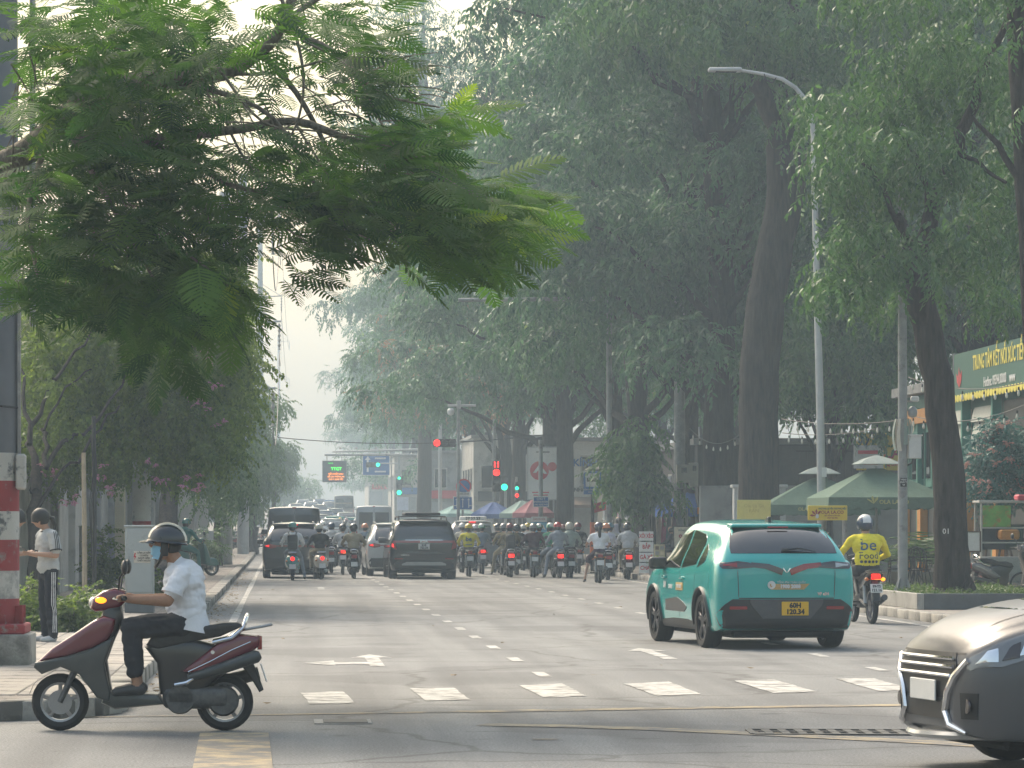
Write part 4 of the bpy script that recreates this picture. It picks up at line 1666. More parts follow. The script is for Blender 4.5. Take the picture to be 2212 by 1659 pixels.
 # phone sticker
 hy = bv.ray_cast(Vector((0, -6, .78)), Vector((0, 1, 0)))[0].y
 st = patch(bv, [(-.20, 0.739), (.22, 0.739), (.29, 0.81), (.02, 0.81), (-.20, 0.81)], 'B', .007, 8, 4, rim=.003).build('sticker', GOLD, root)
 text('1900 2088', .06, PLW, st, (.045, hy - .014, .776), name='sticker_number', bold=.004)
 text('TỔNG ĐÀI TOÀN QUỐC', .032, PLW, st, (.06, hy - .012, .828), name='sticker_text')
 MB().lathe([(.05, 0), (.05, 0.006)], 18, (-.19, hy - .012, .795), axis='Y').build('phone_disc', PLW, st)
 MB().tube([(-.205, hy - .017, .81), (-.205, hy - .017, .785), (-.185, hy - .017, .775)], .009, 6).build('handset', GOLD, st)
 hy = bv.ray_cast(Vector((.5, -6, .685)), Vector((0, 1, 0)))[0].y
 text('VF e34', .05, CHROME, root, (.46, hy - .012, .685), name='model_lettering', bold=.003)
 # bumper: black cladding, plate recess, reflectors
 patch(bv, [(-.74, .23), (.74, .23), (.83, .30), (.868, .44), (.80, .54), (.68, .62), (-.68, .62), (-.80, .54), (-.868, .44), (-.83, .30)], 'B', .014, 26, 12, rim=.04).build('bumper', BLKP, root)
 patch(bv, [(-.30, 0.383), (.30, 0.383), (.46, 0.565), (.46, 0.62), (-.46, 0.62), (-.46, 0.565)], 'B', .022, 14, 6, rim=.01).build('plate_recess', GREYP, root)
 for s in (1, -1):
  q = [(.50, 0.495), (.72, 0.495), (.72, 0.534), (.50, 0.534)]
  patch(bv, q if s > 0 else mirror(q), 'B', .024, 4, 2, rim=.012).build('reflector', REDL, root)
 plate(root, (.10, bv.ray_cast(Vector((0, -6, .51)), Vector((0, 1, 0)))[0].y - .035, .505), .34, .17, PLY, ['60H', '120.34'], .085)
 # underside, mirrors, fin
 MB().rbox((0, -.05, .19), (1.30, 3.9, .10), .03, 1).build('underbody', DARKIN, root)
 side_mirror(root, BLKP, .84, .80, 1.04)
 b = MB().slab([(-1.36, 1.555), (-1.12, 1.575), (-1.30, 1.64), (-1.345, 1.635)], .022, .008, 1)
 b.build('antenna_fin', BLKP, root)
 return root


teal_taxi()

# ================= black people carrier =================
BLACKC = paint('black_paint', (.006, .0065, .008), .25, 0, .6)
ST_MPV = [(-2.56, .42, .72, .84, .62, .82, .84, .74, .98, 1.02), (-2.54, .33, .86, .93, .62, .92, .92, .82, 1.10, 1.16), (-2.48, .28, .93, .975, .64, .965, 1.02, .84, 1.28, 1.34), (-2.30, .24, .95, .99, .66, .98, 1.08, .815, 1.52, 1.58),
   (-2.10, .24, .95, .995, .66, .985, 1.08, .79, 1.64, 1.71), (-1.6, .23, .95, .995, .66, .985, 1.07, .78, 1.68, 1.755), (0, .23, .95, .995, .66, .985, 1.05, .77, 1.70, 1.775), (.7, .23, .95, .995, .66, .985, 1.04, .75, 1.66, 1.735),
   (1.2, .23, .95, .99, .66, .98, 1.04, .74, 1.42, 1.49), (1.7, .23, .95, .985, .65, .965, 1.04, .76, 1.14, 1.20), (2.1, .24, .92, .96, .62, .92, .98, .72, 1.04, 1.08), (2.45, .28, .82, .88, .58, .84, .86, .65, .90, .93), (2.57, .36, .68, .74, .55, .70, .72, .5, .76, .78)]


def mpv():
 root = empty('people_carrier', (4.15, 106.1, 0), R(1.0), 'black people carrier with a roof box and white plate waiting in traffic', 'car')
 me, bv = car_body(ST_MPV, ((-1.5, .37), (1.55, .37)), .42, BLACKC, 4)
 put(me, 'body', root)
 add_wheels(root, (-1.5, 1.55), .87, .37, .235, 'mpv', RIMM, 5, True)
 patch(bv, [(-.78, 1.14), (.78, 1.14), (.80, 1.22), (.70, 1.58), (-.70, 1.58), (-.80, 1.22)], 'B', .006, 14, 8).build('rear_window', TGLASS, root)
 for v in ('L', 'R'):
  for poly in ([(1.45, 1.10), (.95, 1.50), (.55, 1.60), (.05, 1.62), (.05, 1.10)], [(-.05, 1.10), (-.05, 1.62), (-1.2, 1.61), (-1.2, 1.10)], [(-1.3, 1.10), (-1.3, 1.60), (-2.05, 1.56), (-2.2, 1.14)]):
   patch(bv, poly, v, .005, 10, 6).build('side_window', TGLASS, root)
 b = MB().rbox((0, -2.20, 1.69), (1.44, .34, .05), .02, 2)
 b.build('spoiler', BLACKC, root)
 tl = patch(bv, [(-.92, 1.06), (.92, 1.06), (.90, 1.125), (-.90, 1.125)], 'B', .012, 18, 2, rim=.02).build('tail_light', REDL, root)
 for s in (1, -1):
  q = [(.80, .86), (.95, .90), (.945, 1.06), (.84, 1.06)]
  patch(bv, q if s > 0 else mirror(q), 'B', .012, 4, 4, rim=.02).build('tail_light', REDL, root)
  q = [(.88, .92), (.94, .93), (.935, 1.03), (.90, 1.03)]
  if s < 0:
   patch(bv, mirror(q), 'B', .02, 3, 3).build('lit_lamp', REDON, tl)
 patch(bv, [(-.55, 1.132), (.55, 1.132), (.55, 1.148), (-.55, 1.148)], 'B', .012, 12, 1, rim=.008).build('chrome_strip', CHROME, root)
 y = bv.ray_cast(Vector((0, -6, 1.09)), Vector((0, 1, 0)))[0].y
 text('KIA', .10, CHROME, root, (0, y - .02, 1.09), sx=1.5, name='badge_lettering', bold=.006)
 text('CARNIVAL', .055, CHROME, root, (-.55, y - .03, .70), name='model_lettering', bold=.003)
 plate(root, (0, bv.ray_cast(Vector((0, -6, .94)), Vector((0, 1, 0)))[0].y - .03, .95), .33, .165, PLW, ['51K', '722.34'], .085)
 patch(bv, [(-.62, .74), (.62, .74), (.40, .80), (-.40, .80)], 'B', .008, 12, 3).build('tailgate_crease', GREYP, root)
 patch(bv, [(-.85, .30), (.85, .30), (.88, .48), (.60, .55), (-.60, .55), (-.88, .48)], 'B', .014, 16, 5, rim=.03).build('bumper', BLKP, root)
 patch(bv, [(-.66, .44), (-.50, .50), (.50, .50), (.66, .44), (.64, .40), (.46, .45), (-.46, .45), (-.64, .40)][::-1], 'B', .022, 14, 4, rim=.01).build('skid_plate', STEEL, root)
 for s in (1, -1):
  q = [(.62, .58), (.86, .58), (.86, .61), (.62, .61)]
  patch(bv, q if s > 0 else mirror(q), 'B', .012, 4, 2).build('reflector', REDL, root)
  MB().tube([(s * .70, -1.9, 1.72), (s * .70, -1.85, 1.80), (s * .69, .4, 1.82), (s * .69, .5, 1.74)], .022, 6).build('roof_rail', BLKP, root)
 for yy in (-1.4, 0):
  MB().rbox((0, yy, 1.835), (1.42, .07, .03), .01, 1).build('roof_bar', BLKP, root)
 MB().rbox((.02, -.7, 1.905), (1.05, 1.7, .09), .03, 2).build('roof_box', BLKP, root)
 MB().rbox((0, 0, .22), (1.5, 4.7, .1), .03, 1).build('underbody', DARKIN, root)
 side_mirror(root, BLACKC, .94, 1.15, 1.12, 1.1)
 return root


mpv()


# ================= generic sport utility cars =================
ST_SUV = scale_st(ST_CROSS, 1.04, 1.05, 1.04)
SUV_CACHE = {}


def suv(name, loc, rz, m, label, group=None, lit=True, plate_txt=None, detail=True, st=None, rails=True, scale=1.0, lampm=None):
 root = empty(name, loc, rz, label, 'car', group)
 root.scale = (scale,) * 3
 key = 'suv' if st is None else st[0]
 if key not in SUV_CACHE:
  me, bv = car_body(ST_SUV if st is None else st[1], ((-1.38, .35), (1.34, .35)), .40, BLACKC, 3)
  pcs = []
  pcs.append(('rear_window', patch(bv, [(-.66, 1.10), (.66, 1.10), (.68, 1.2), (.62, 1.47), (-.62, 1.47), (-.68, 1.2)], 'B', .006, 12, 8).mesh('rear_window', TGLASS, 35), None))
  for v in ('L', 'R'):
   for poly in ([(1.06, 1.03), (.65, 1.42), (.35, 1.51), (-.10, 1.53), (-.10, 1.03)], [(-.18, 1.03), (-.18, 1.53), (-.78, 1.51), (-1.02, 1.40), (-.98, 1.03)], [(-1.10, 1.04), (-1.14, 1.36), (-1.36, 1.26), (-1.48, 1.12)]):
    pcs.append(('side_window', patch(bv, poly, v, .005, 8, 6).mesh('side_window', TGLASS, 35), None))
  for s in (1, -1):
   q = [(.52, .90), (.70, .88), (.875, .93), (.88, 1.0), (.70, 1.02), (.52, .99)]
   pcs.append(('tail_light', patch(bv, q if s > 0 else mirror(q), 'B', .012, 8, 4, rim=.03).mesh('tail_light', REDL, 35), None))
   q = [(.74, .93), (.85, .94), (.855, .985), (.74, .99)]
   pcs.append(('brake_lamp', patch(bv, q if s > 0 else mirror(q), 'B', .022, 4, 2, rim=.012).mesh('brake_lamp', REDL, 35), 'lamp'))
  pcs.append(('bumper', patch(bv, [(-.84, .28), (.84, .28), (.885, .44), (.80, .56), (-.80, .56), (-.885, .44)], 'B', .014, 16, 6, rim=.03).mesh('bumper', BLKP, 35), None))
  pcs.append(('light_strip', patch(bv, [(-.52, .945), (.52, .945), (.52, .975), (-.52, .975)], 'B', .01, 10, 1).mesh('light_strip', REDL, 35), None))
  b = MB().rbox((0, -1.69, 1.60), (1.26, .28, .05), .02, 2)
  pcs.append(('spoiler', b.mesh('spoiler', BLACKC, 35), 'body'))
  pcs.append(('underbody', MB().rbox((0, -.05, .20), (1.35, 3.9, .1), .03, 1).mesh('underbody', DARKIN, 35), None))
  y = bv.ray_cast(Vector((0, -6, .74)), Vector((0, 1, 0)))[0].y
  SUV_CACHE[key] = (me, pcs, y)
 me, pcs, py = SUV_CACHE[key]
 put(me, 'body', root, mats=[m])
 for nm, pm, kd in pcs:
  put(pm, nm, root, mats=[m] if kd == 'body' else ([REDON if lit else REDL] if kd == 'lamp' else None))
 add_wheels(root, (-1.38, 1.34), .80, .35, .22, 'suv', RIMM, 5)
 if rails:
  for s in (1, -1):
   MB().tube([(s * .60, -1.45, 1.58), (s * .61, -1.40, 1.66), (s * .60, .3, 1.68), (s * .60, .4, 1.60)], .02, 6).build('roof_rail', STEEL, root)
 if detail:
  side_mirror(root, m, .87, .84, 1.08)
  plate(root, (0, py - .03, .76), .33, .16, PLW, plate_txt or [], .08)
  MB().rbox((0, -1.84, 1.585), (.24, .02, .02), .005, 1).build('brake_light', REDON if lit else REDL, root)
  MB().tube([(0, -1.98, 1.16), (.2, -1.96, 1.19), (.36, -1.98, 1.15)], [.018, .012, .006], 6).build('wiper', BLKP, root)
 return root


DGREY = paint('dark_grey_paint', (.04, .044, .05), .25)
WHITEC = paint('white_paint_car', (.60, .60, .58), .3)
SILVER = paint('silver_paint', (.32, .33, .34), .3, .3)
BLUEC = paint('blue_paint', (.06, .12, .22), .3)
suv('crossover_car', (X(633, 107), 107.1, 0), R(.5), DGREY, 'dark grey crossover behind the teal scooter rider with its brake lamps lit', None, True)
suv('crossover_car', (X(648, 114), 115.5, 0), 0, SILVER, 'silver crossover squeezed between the grey crossover and the black minibus', None, True)
suv('crossover_car', (3.55, 112.0, 0), R(1.5), WHITEC, 'white crossover half hidden beside the black people carrier', None, True)
# taxi with a roof sign
t = suv('taxi_car', (X(1022, 134), 134, 0), R(-4), WHITEC, 'white taxi with an illuminated roof sign among the motorbikes', None, True, detail=True, rails=False, scale=1.08)
b = MB().rbox((0, -.3, 1.70), (.95, .24, .18), .05, 2)
s_ = b.build('roof_sign', PLW, t)
text('27.27.27', .15, INK, s_, (0, -.43, 1.70), name='sign_number', bold=.006)
YB = mat('yellow_sticker', (.65, .55, .08), .5)
MB().box((-.25, -1.93, 1.30), (.35, .012, .14)).build('window_sticker', YB, t)


# ================= vans =================
def van(name, loc, rz, m, W, H, L, label, glass2=True, lit=False, band=None, group=None):
 root = empty(name, loc, rz, label, 'van', group)
 y0 = -L / 2
 w = W / 2
 st = [(y0, .5, w * .90, w * .96, .7, w * .95, 1.1, w * .86, H * .955, H * .97), (y0 + .05, .42, w * .95, w * .99, .7, w * .98, 1.1, w * .89, H * .965, H * .985), (y0 + .5, .36, w * .96, w, .7, w * .99, 1.15, w * .90, H * .97, H),
   (0, .36, w * .96, w, .7, w * .99, 1.15, w * .90, H * .97, H), (L * .25, .36, w * .96, w, .7, w * .99, 1.15, w * .88, H * .95, H * .985), (L * .36, .36, w * .96, w, .7, w * .98, 1.12, w * .82, H * .70, H * .75), (L * .42, .36, w * .95, w * .98, .7, w * .93, 1.05, w * .78, 1.2, 1.26), (L * .5, .42, w * .85, w * .88, .6, w * .82, .85, w * .6, .92, .95)]
 me, bv = car_body(st, ((y0 + 1.1, .36), (L / 2 - .95, .36)), .41, m, 3, well=.30 + (W - 1.8) / 2)
 put(me, 'body', root)
 add_wheels(root, (y0 + 1.1, L / 2 - .95), w - .14, .36, .22, 'van', STEEL, 6)
 gw = w * .80
 zt, zb_ = H * .86, H * .50
 for s in (1, -1):
  q = [(.06, zb_), (gw, zb_), (gw * .97, zt), (.06, zt)]
  patch(bv, q if s > 0 else mirror(q), 'B', .008, 6, 6).build('rear_window', TGLASS, root)
  q = [(w * .86, .85), (w * .95, .85), (w * .95, 1.2), (w * .87, 1.2)]
  patch(bv, q if s > 0 else mirror(q), 'B', .012, 3, 3, rim=.03).build('tail_light', REDL, root)
 b = MB()
 seam(bv, [(0, .55), (0, H * .93)], 'B', .02, b)
 b.build('door_joint', BLKP, root)
 for v in ('L', 'R'):
  for a, c in ((y0 + .3, y0 + 1.5), (y0 + 1.65, y0 + 2.9), (y0 + 3.05, L * .27)):
   patch(bv, [(a, H * .52), (c, H * .52), (c, H * .84), (a, H * .84)], v, .006, 6, 5).build('side_window', TGLASS, root)
 MB().rbox((0, y0 - .02, .50), (W * .92, .12, .2), .03, 1).build('bumper', BLKP, root)
 if lit:
  for s in (-1, 1):
   b = MB().rbox((s * .22, bv.ray_cast(Vector((s * .22, -9, H * .53)), Vector((0, 1, 0)))[0].y - .02, H * .56), (.26, .03, .07), .008, 1)
   b.build('brake_light', REDON, root)
 if band:
  patch(bv, [(-w * .78, H * .66), (w * .78, H * .66), (w * .78, H * .72), (-w * .78, H * .72)], 'B', .016, 10, 2, rim=.004).build('curtain_stripe', band, root)
 plate(root, (.3, y0 - .09, .75), .33, .16, PLW, [], .08)
 side_mirror(root, BLKP, w - .04, L * .36, 1.35, 1.2)
 MB().rbox((0, y0 + .02, H * .975), (.14, .05, .06), .01, 1).build('roof_lamp', REDL, root)
 return root


TAN = mat('tan_stripe', (.25, .21, .16), .7)
van('minibus', (X(635, 127) , 127, 0), 0, paint('van_black', (.02, .02, .022), .25), 1.95, 2.25, 5.2, 'black minibus with two bright red lamps low on its rear windows', True, True, TAN)
van('van', (X(808, 187), 188, gz(188)), R(-1), paint('van_silver', (.33, .34, .35), .35, .2), 2.0, 2.55, 5.9, 'tall silver grey van with twin rear door windows ahead of the white crossover')
van('minibus', (X(743, 340), 342, gz(342)), 0, paint('van_brown', (.045, .04, .04), .35), 1.95, 2.5, 6.0, 'dark minibus far down the street with a pale stripe under its roof', True, False, TAN)

# ================= traffic beyond =================
FARG = 'hazy cars queueing far down the street'
FARL = 'small hazy car in the queue far down the street'
for k, (px, D, m) in enumerate(((716, 226, WHITEC), (722, 246, TEAL), (768, 236, TEAL), (690, 258, SILVER), (664, 240, DGREY), (748, 275, WHITEC), (700, 290, BLUEC), (668, 300, WHITEC), (724, 306, SILVER), (652, 320, WHITEC), (690, 338, DGREY), (672, 372, WHITEC), (712, 372, SILVER), (640, 350, SILVER), (655, 410, WHITEC), (690, 420, BLUEC), (674, 455, WHITEC), (900, 180, SILVER), (800, 300, DGREY))):
 lab = {0: 'white crossover seen through its rear glass beyond the grey hooded rider', 1: 'turquoise car just ahead of the far white crossover', 2: 'turquoise car beside the tall silver van'}.get(k, FARL)
 suv('car', (X(px, D), D, gz(D)), 0, m, lab, None if k < 3 else FARG, False, detail=False, rails=k % 2 == 0)

# ================= grey saloon, nose in view at the right =================
GREYC = paint('graphite_paint', (.085, .086, .09), .34, 0, .1)
ST_SED = [(-2.12, .35, .6, .7, .55, .68, .80, .58, .88, .90), (-2.0, .28, .75, .80, .58, .78, .88, .66, .98, 1.0), (-1.6, .22, .80, .83, .58, .815, .92, .66, 1.05, 1.09), (-1.1, .2, .81, .835, .58, .82, .93, .60, 1.34, 1.40), (-.5, .2, .81, .835, .58, .82, .92, .58, 1.43, 1.50), (.2, .2, .81, .835, .58, .82, .92, .58, 1.44, 1.515),
   (.6, .2, .81, .835, .58, .82, .92, .58, 1.33, 1.40), (1.0, .2, .81, .835, .58, .82, .93, .62, 1.08, 1.15), (1.25, .2, .81, .835, .60, .805, .95, .64, 1.03, 1.08), (1.55, .2, .80, .83, .60, .78, .91, .62, .99, 1.04), (1.85, .21, .77, .80, .58, .73, .84, .56, .92, .97),
   (2.02, .22, .70, .735, .56, .67, .78, .50, .84, .885), (2.12, .25, .58, .615, .54, .56, .71, .38, .76, .80), (2.16, .28, .45, .48, .52, .43, .64, .30, .69, .72)]


def sedan():
 rz = R(99)
 hd = Vector((-math.sin(rz), math.cos(rz)))
 nose = Vector((4.02, 22.0))
 c = nose - hd * 2.16
 root = empty('saloon_car', (c.x, c.y, 0), rz, 'graphite grey saloon car nosing into the junction with chrome barred grille', 'car')
 me, bv = car_body(ST_SED, ((-1.25, .29), (1.36, .29)), .335, GREYC, 5)
 put(me, 'body', root)
 add_wheels(root, (-1.25, 1.36), .74, .29, .185, 'sed', RIMM, 5, True)
 for v in ('L', 'R'):
  for poly in ([(.80, .98), (.45, 1.28), (.1, 1.40), (-.20, 1.42), (-.20, .97)], [(-.28, .97), (-.28, 1.42), (-.8, 1.38), (-1.15, 1.2), (-1.2, .99)]):
   patch(bv, poly, v, .005, 10, 6).build('side_window', TGLASS, root)
 patch(bv, [(-.60, 1.0), (.60, 1.0), (.58, 1.15), (.52, 1.40), (-.52, 1.40), (-.58, 1.15)], 'F', .006, 12, 8).build('windscreen', TGLASS, root)
 # grille field with chrome bars
 patch(bv, [(-.34, .46), (.34, .46), (.46, .56), (.50, .66), (.44, .74), (-.44, .74), (-.50, .66), (-.46, .56)], 'F', .008, 16, 8, rim=.02).build('grille', BLKP, root)
 for z, w in ((.705, .46), (.655, .48), (.60, .46)):
  b = MB()
  pts = []
  for k in range(13):
   x = -w + 2 * w * k / 12
   h = bv.ray_cast(Vector((x, 6, z)), Vector((0, -1, 0)))[0]
   pts.append((x, h.y + .02, z))
  b.tube(pts, [.012] * 13, 6, sx=1.0)
  b.build('grille_bar', CHROME, root)
 b = MB()
 pts = []
 for x, z in ((-.60, .70), (-.50, .60), (-.40, .50), (-.36, .38), (-.44, .30), (-.58, .255)):
  h = bv.ray_cast(Vector((x, 6, z)), Vector((0, -1, 0)))[0]
  pts.append((x, h.y + .012, z))
 for s in (1, -1):
  b = MB().tube([(s * -p[0], p[1], p[2]) for p in pts], [.02, .024, .026, .026, .024, .012], 8)
  b.build('chrome_shield', CHROME if s < 0 else CHROME, root)
  # head lamps wrap the corner
  q = [(2.135, .66), (2.10, .72), (1.96, .81), (1.74, .885), (1.52, .915), (1.46, .89), (1.56, .80), (1.74, .735), (1.95, .665), (2.11, .635)]
  hl = patch(bv, q, 'R' if s > 0 else 'L', .010, 16, 10, rim=.03).build('head_lamp', mat('lamp_glass', (.16, .165, .17), .06, 0, var=.1, spec=.8, coat=1), root)
  for q in ([(2.09, .675), (2.02, .765), (1.97, .775), (1.98, .68)], [(1.86, .73), (1.80, .845), (1.76, .85), (1.78, .745)], [(1.66, .78), (1.60, .88), (1.585, .885), (1.62, .79)]):
   patch(bv, q, 'R' if s > 0 else 'L', .014, 6, 6, rim=.006).build('lamp_bowl', CHROME, hl)
  for q in ([(1.96, .70), (1.90, .79), (1.84, .815), (1.86, .715)], [(1.76, .75), (1.70, .86), (1.64, .875), (1.68, .77)]):
   patch(bv, q, 'R' if s > 0 else 'L', .016, 5, 6, rim=.008).build('lamp_divider', SMOKE, hl)
  q = [(1.575, .82), (1.50, .90), (1.47, .895), (1.545, .81)]
  patch(bv, q, 'R' if s > 0 else 'L', .016, 5, 5, rim=.008).build('turn_signal', AMBER, hl)
  q = [(.55, .34), (.66, .34), (.68, .50), (.55, .50)]
  fl = patch(bv, q if s > 0 else mirror(q), 'F', .008, 5, 5, rim=.02).build('fog_recess', BLKP, root)
  h = bv.ray_cast(Vector((s * .61, 6, .42)), Vector((0, -1, 0)))[0]
  MB().lathe([(.045, 0), (.045, .012)], 14, (s * .61, h.y + .004, .42), axis='Y').build('fog_lamp', SMOKE, fl)
 patch(bv, [(-.42, .33), (.42, .33), (.36, .44), (-.36, .44)], 'F', .010, 12, 4, rim=.02).build('lower_grille', BLKP, root)
 # front lip
 b = MB()
 pts = []
 for k in range(15):
  x = -.74 + 1.48 * k / 14
  pts.append((x, 2.20 - .28 * (x / .74) ** 2 * (1 + .5 * (x / .74) ** 2), .225 + .02 * abs(x)))
 b.tube(pts, [.02] + [.03] * 13 + [.02], 8, sx=1.6)
 b.build('front_lip', SILVER, root)
 h = bv.ray_cast(Vector((0, 6, .52)), Vector((0, -1, 0)))[0]
 p = plate(root, (0, h.y + .03, .50), .46, .13, PLW, [], .075, PI)
 b = MB()
 seam(bv, [(-.55, .735), (.55, .735)], 'F', .012, b)
 b.build('bonnet_joint', BLKP, root)
 b = MB()
 for s in (1, -1):
  seam(bv, [(s * .56, 1.0), (s * .545, 1.5), (s * .48, 1.95)], 'T', .012, b)
 b.build('bonnet_joint', BLKP, root)
 MB().rbox((0, -.05, .20), (1.3, 3.9, .1), .03, 1).build('underbody', DARKIN, root)
 side_mirror(root, GREYC, .80, .72, 1.0)


sedan()

# ------------------------------------------------------------------ people
def cap_mesh(mb, p0, p1, r0, r1, seg=12):
 p0, p1 = Vector(p0), Vector(p1)
 d = (p1 - p0)
 L = max(d.length, 1e-4)
 d = d / L
 pts, rad = [], []
 for k in range(5):
  a = R(-88 + 22 * k)
  pts.append(p0 + d * r0 * math.sin(a))
  rad.append(r0 * math.cos(a))
 for k in range(5):
  a = R(0 + 22 * k)
  pts.append(p1 + d * r1 * math.sin(a))
  rad.append(r1 * math.cos(a))
 mb.tube(pts, rad, seg)


def body_mesh(shapes, mats, voxel=.03, smooth=4, name='person', crease=.010):
 """shapes: ('C', p0, p1, r0, r1, slot) limbs and ('E', centre, radii, slot, tilt) masses; grown into one skin"""
 mb = MB()
 for s in shapes:
  if s[0] == 'C':
   cap_mesh(mb, *s[1:5])
  else:
   M = Matrix.Rotation(s[4], 3, 'X') if len(s) > 4 else None
   mb.ell(s[1], s[2], 20, 14, M=M)
 o = bpy.data.objects.new('tmp', mb.mesh('tmp', mats, 0))
 COL.objects.link(o)
 md = o.modifiers.new('r', 'REMESH')
 md.mode = 'VOXEL'
 md.voxel_size = voxel
 ms = o.modifiers.new('s', 'SMOOTH')
 ms.factor = .5
 ms.iterations = smooth
 bpy.context.view_layer.update()
 me = eval_mesh(o)
 me.name = name
 # colour regions: every face belongs to the nearest limb
 n = len(me.polygons)
 C = np.empty(n * 3)
 me.polygons.foreach_get('center', C)
 C = C.reshape(-1, 3)
 best = np.full(n, 1e9)
 slot = np.zeros(n, int)
 for s in shapes:
  if s[0] == 'C':
   a, b_ = np.array(s[1], float), np.array(s[2], float)
   ab = b_ - a
   t = np.clip(((C - a) @ ab) / max(ab @ ab, 1e-9), 0, 1)
   d = np.linalg.norm(C - (a + t[:, None] * ab), axis=1) - (s[3] + (s[4] - s[3]) * t)
   k = s[5]
  else:
   Q = C - np.array(s[1])
   if len(s) > 4:
    Mi = np.array(Matrix.Rotation(-s[4], 3, 'X'))
    Q = Q @ Mi.T
   q = np.linalg.norm(Q / np.array(s[2]), axis=1)
   d = (q - 1) * min(s[2])
   k = s[3]
  u = d < best
  best[u] = d[u]
  slot[u] = k
 # cloth is not smooth: shallow creases where faces are shirt or trousers
 nv = len(me.vertices)
 cl_ = np.zeros(nv, bool)
 for p, k in zip(me.polygons, slot):
  if k < 2:
   cl_[list(p.vertices)] = True
 co, nn = np.empty(nv * 3), np.empty(nv * 3)
 me.vertices.foreach_get('co', co)
 me.vertex_normals.foreach_get('vector', nn)
 co, nn = co.reshape(-1, 3), nn.reshape(-1, 3)
 for i in np.where(cl_)[0]:
  x, y, z = co[i]
  w = noise.noise((x * 9, y * 9 + z * 7, z * 20)) + .5 * noise.noise((x * 24, y * 24, z * 34))
  co[i] += nn[i] * w * crease
 me.vertices.foreach_set('co', co.ravel())
 me.materials.clear()
 for m in mats:
  me.materials.append(m)
 me.polygons.foreach_set('material_index', slot.astype(np.int32))
 me.polygons.foreach_set('use_smooth', [True] * n)
 me.update()
 return me


SKIN = mat('skin', (.42, .25, .17), .55, var=.06, scale=20, spec=.35)
SHOE = mat('shoe_dark', (.03, .03, .03), .6)
HAIR = mat('hair_black', (.012, .011, .010), .5, var=.2, scale=60, bump=.3)
TROU = mat('trousers_dark', (.02, .021, .026), .85, var=.15, scale=12, bump=.15, bscale=25)


def cloth(name, col, rough=.85):
 return mat('cloth_' + name, col, rough, var=.10, scale=7, bump=.35, bscale=14, spec=.25)


def ride_shapes(foot_down=False, short=False, hood=False, skirt=False, bulk=1.0, lean=0.0):
 k = bulk
 S = [('E', (0, -.29, .865), (.175 * k, .15, .13), 1), ('E', (0, -.285, 1.02), (.168 * k, .128 * k, .17), 0), ('E', (0, -.24 + lean, 1.20), (.195 * k, .135 * k, .18), 0),
   ('C', (-.155 * k, -.22 + lean, 1.325), (.155 * k, -.22 + lean, 1.325), .078, .078, 0), ('C', (0, -.21 + lean, 1.36), (0, -.17 + lean, 1.47), .06, .055, 2), ('E', (0, -.145 + lean, 1.545), (.078, .098, .115), 2)]
 if hood:
  S += [('E', (0, -.30 + lean, 1.35), (.12, .075, .085), 0), ('C', (-.06, -.24 + lean, 1.40), (.06, -.24 + lean, 1.40), .06, .06, 0)]
 for s in (-1, 1):
  sh, el, wr = (s * .205 * k, -.22 + lean, 1.31), (s * .325 * k, -.08, 1.08), (s * .30, .20, 1.0)
  S += [('C', sh, el, .066, .052, 0)]
  if short:
   mid = tuple(np.array(sh) * .45 + np.array(el) * .55)
   S[-1] = ('C', sh, mid, .07, .066, 0)
   S += [('C', mid, el, .045, .043, 2), ('C', el, wr, .043, .032, 2)]
  else:
   S += [('C', el, wr, .052, .038, 0)]
  S += [('E', (s * .30, .24, .995), (.042, .055, .036), 2)]
  hip = (s * .10, -.25, .845)
  if foot_down and s == foot_down:
   kn, an = (s * .24, .12, .70), (s * .36, .05, .13)
  else:
   kn, an = (s * .175, .17, .80), (s * .175, .10, .40)
  S += [('C', hip, kn, .100 * k, .075, 1)]
  if skirt:
   mid = tuple(np.array(kn) * .85 + np.array(an) * .15)
   S += [('C', kn, mid, .085, .085, 1), ('C', mid, an, .055, .036, 2)]
  else:
   S += [('C', kn, an, .07, .05, 1)]
  S += [('C', (an[0], an[1] - .02, an[2] - .06), (an[0] + s * .015, an[1] + .16, an[2] - .085), .042, .036, 3)]
 return S


SLOTS = [TROU, TROU, SKIN, SHOE]
RB = {}


def rider_body(**kw):
 key = tuple(sorted(kw.items()))
 if key not in RB:
  RB[key] = body_mesh(ride_shapes(**kw), SLOTS, .024, 4)
 return RB[key]


# helmets: shell, brim, chin strap
def helmet_mesh(kind):
 b = MB()
 if kind == 'half':
  b.ell((0, 0, 0), (.128, .150, .135), 22, 9, t0=PI * .47)
  b.tube([(.128 * math.cos(a), .15 * math.sin(a), -.012) for a in [2 * PI * i / 24 for i in range(25)]], .010, 6, caps=False)
  pts = []
  for i in range(9):
   a = R(35 + 110 * i / 8)
   pts.append(((.124 * math.cos(a), .148 * math.sin(a), -.005), (.118 * math.cos(a), .148 * math.sin(a) + .065 * math.sin(a) ** 2, -.028)))
  o = len(b.v)
  for p, q in pts:
   b.v += [p, q, (p[0], p[1], p[2] - .012), (q[0], q[1], q[2] - .008)]
  for i in range(8):
   j = o + i * 4
   for f in ((j, j + 4, j + 5, j + 1), (j + 2, j + 3, j + 7, j + 6), (j + 1, j + 5, j + 7, j + 3)):
    b.f.append(f)
    b.m.append(0)
 else:
  b.ell((0, -.008, -.015), (.135, .155, .150), 24, 12, t0=PI * .30)
  b.rbox((0, .10, .02), (.20, .10, .08), .03, 2)
 return b.mesh('helmet', BLKP, 45)


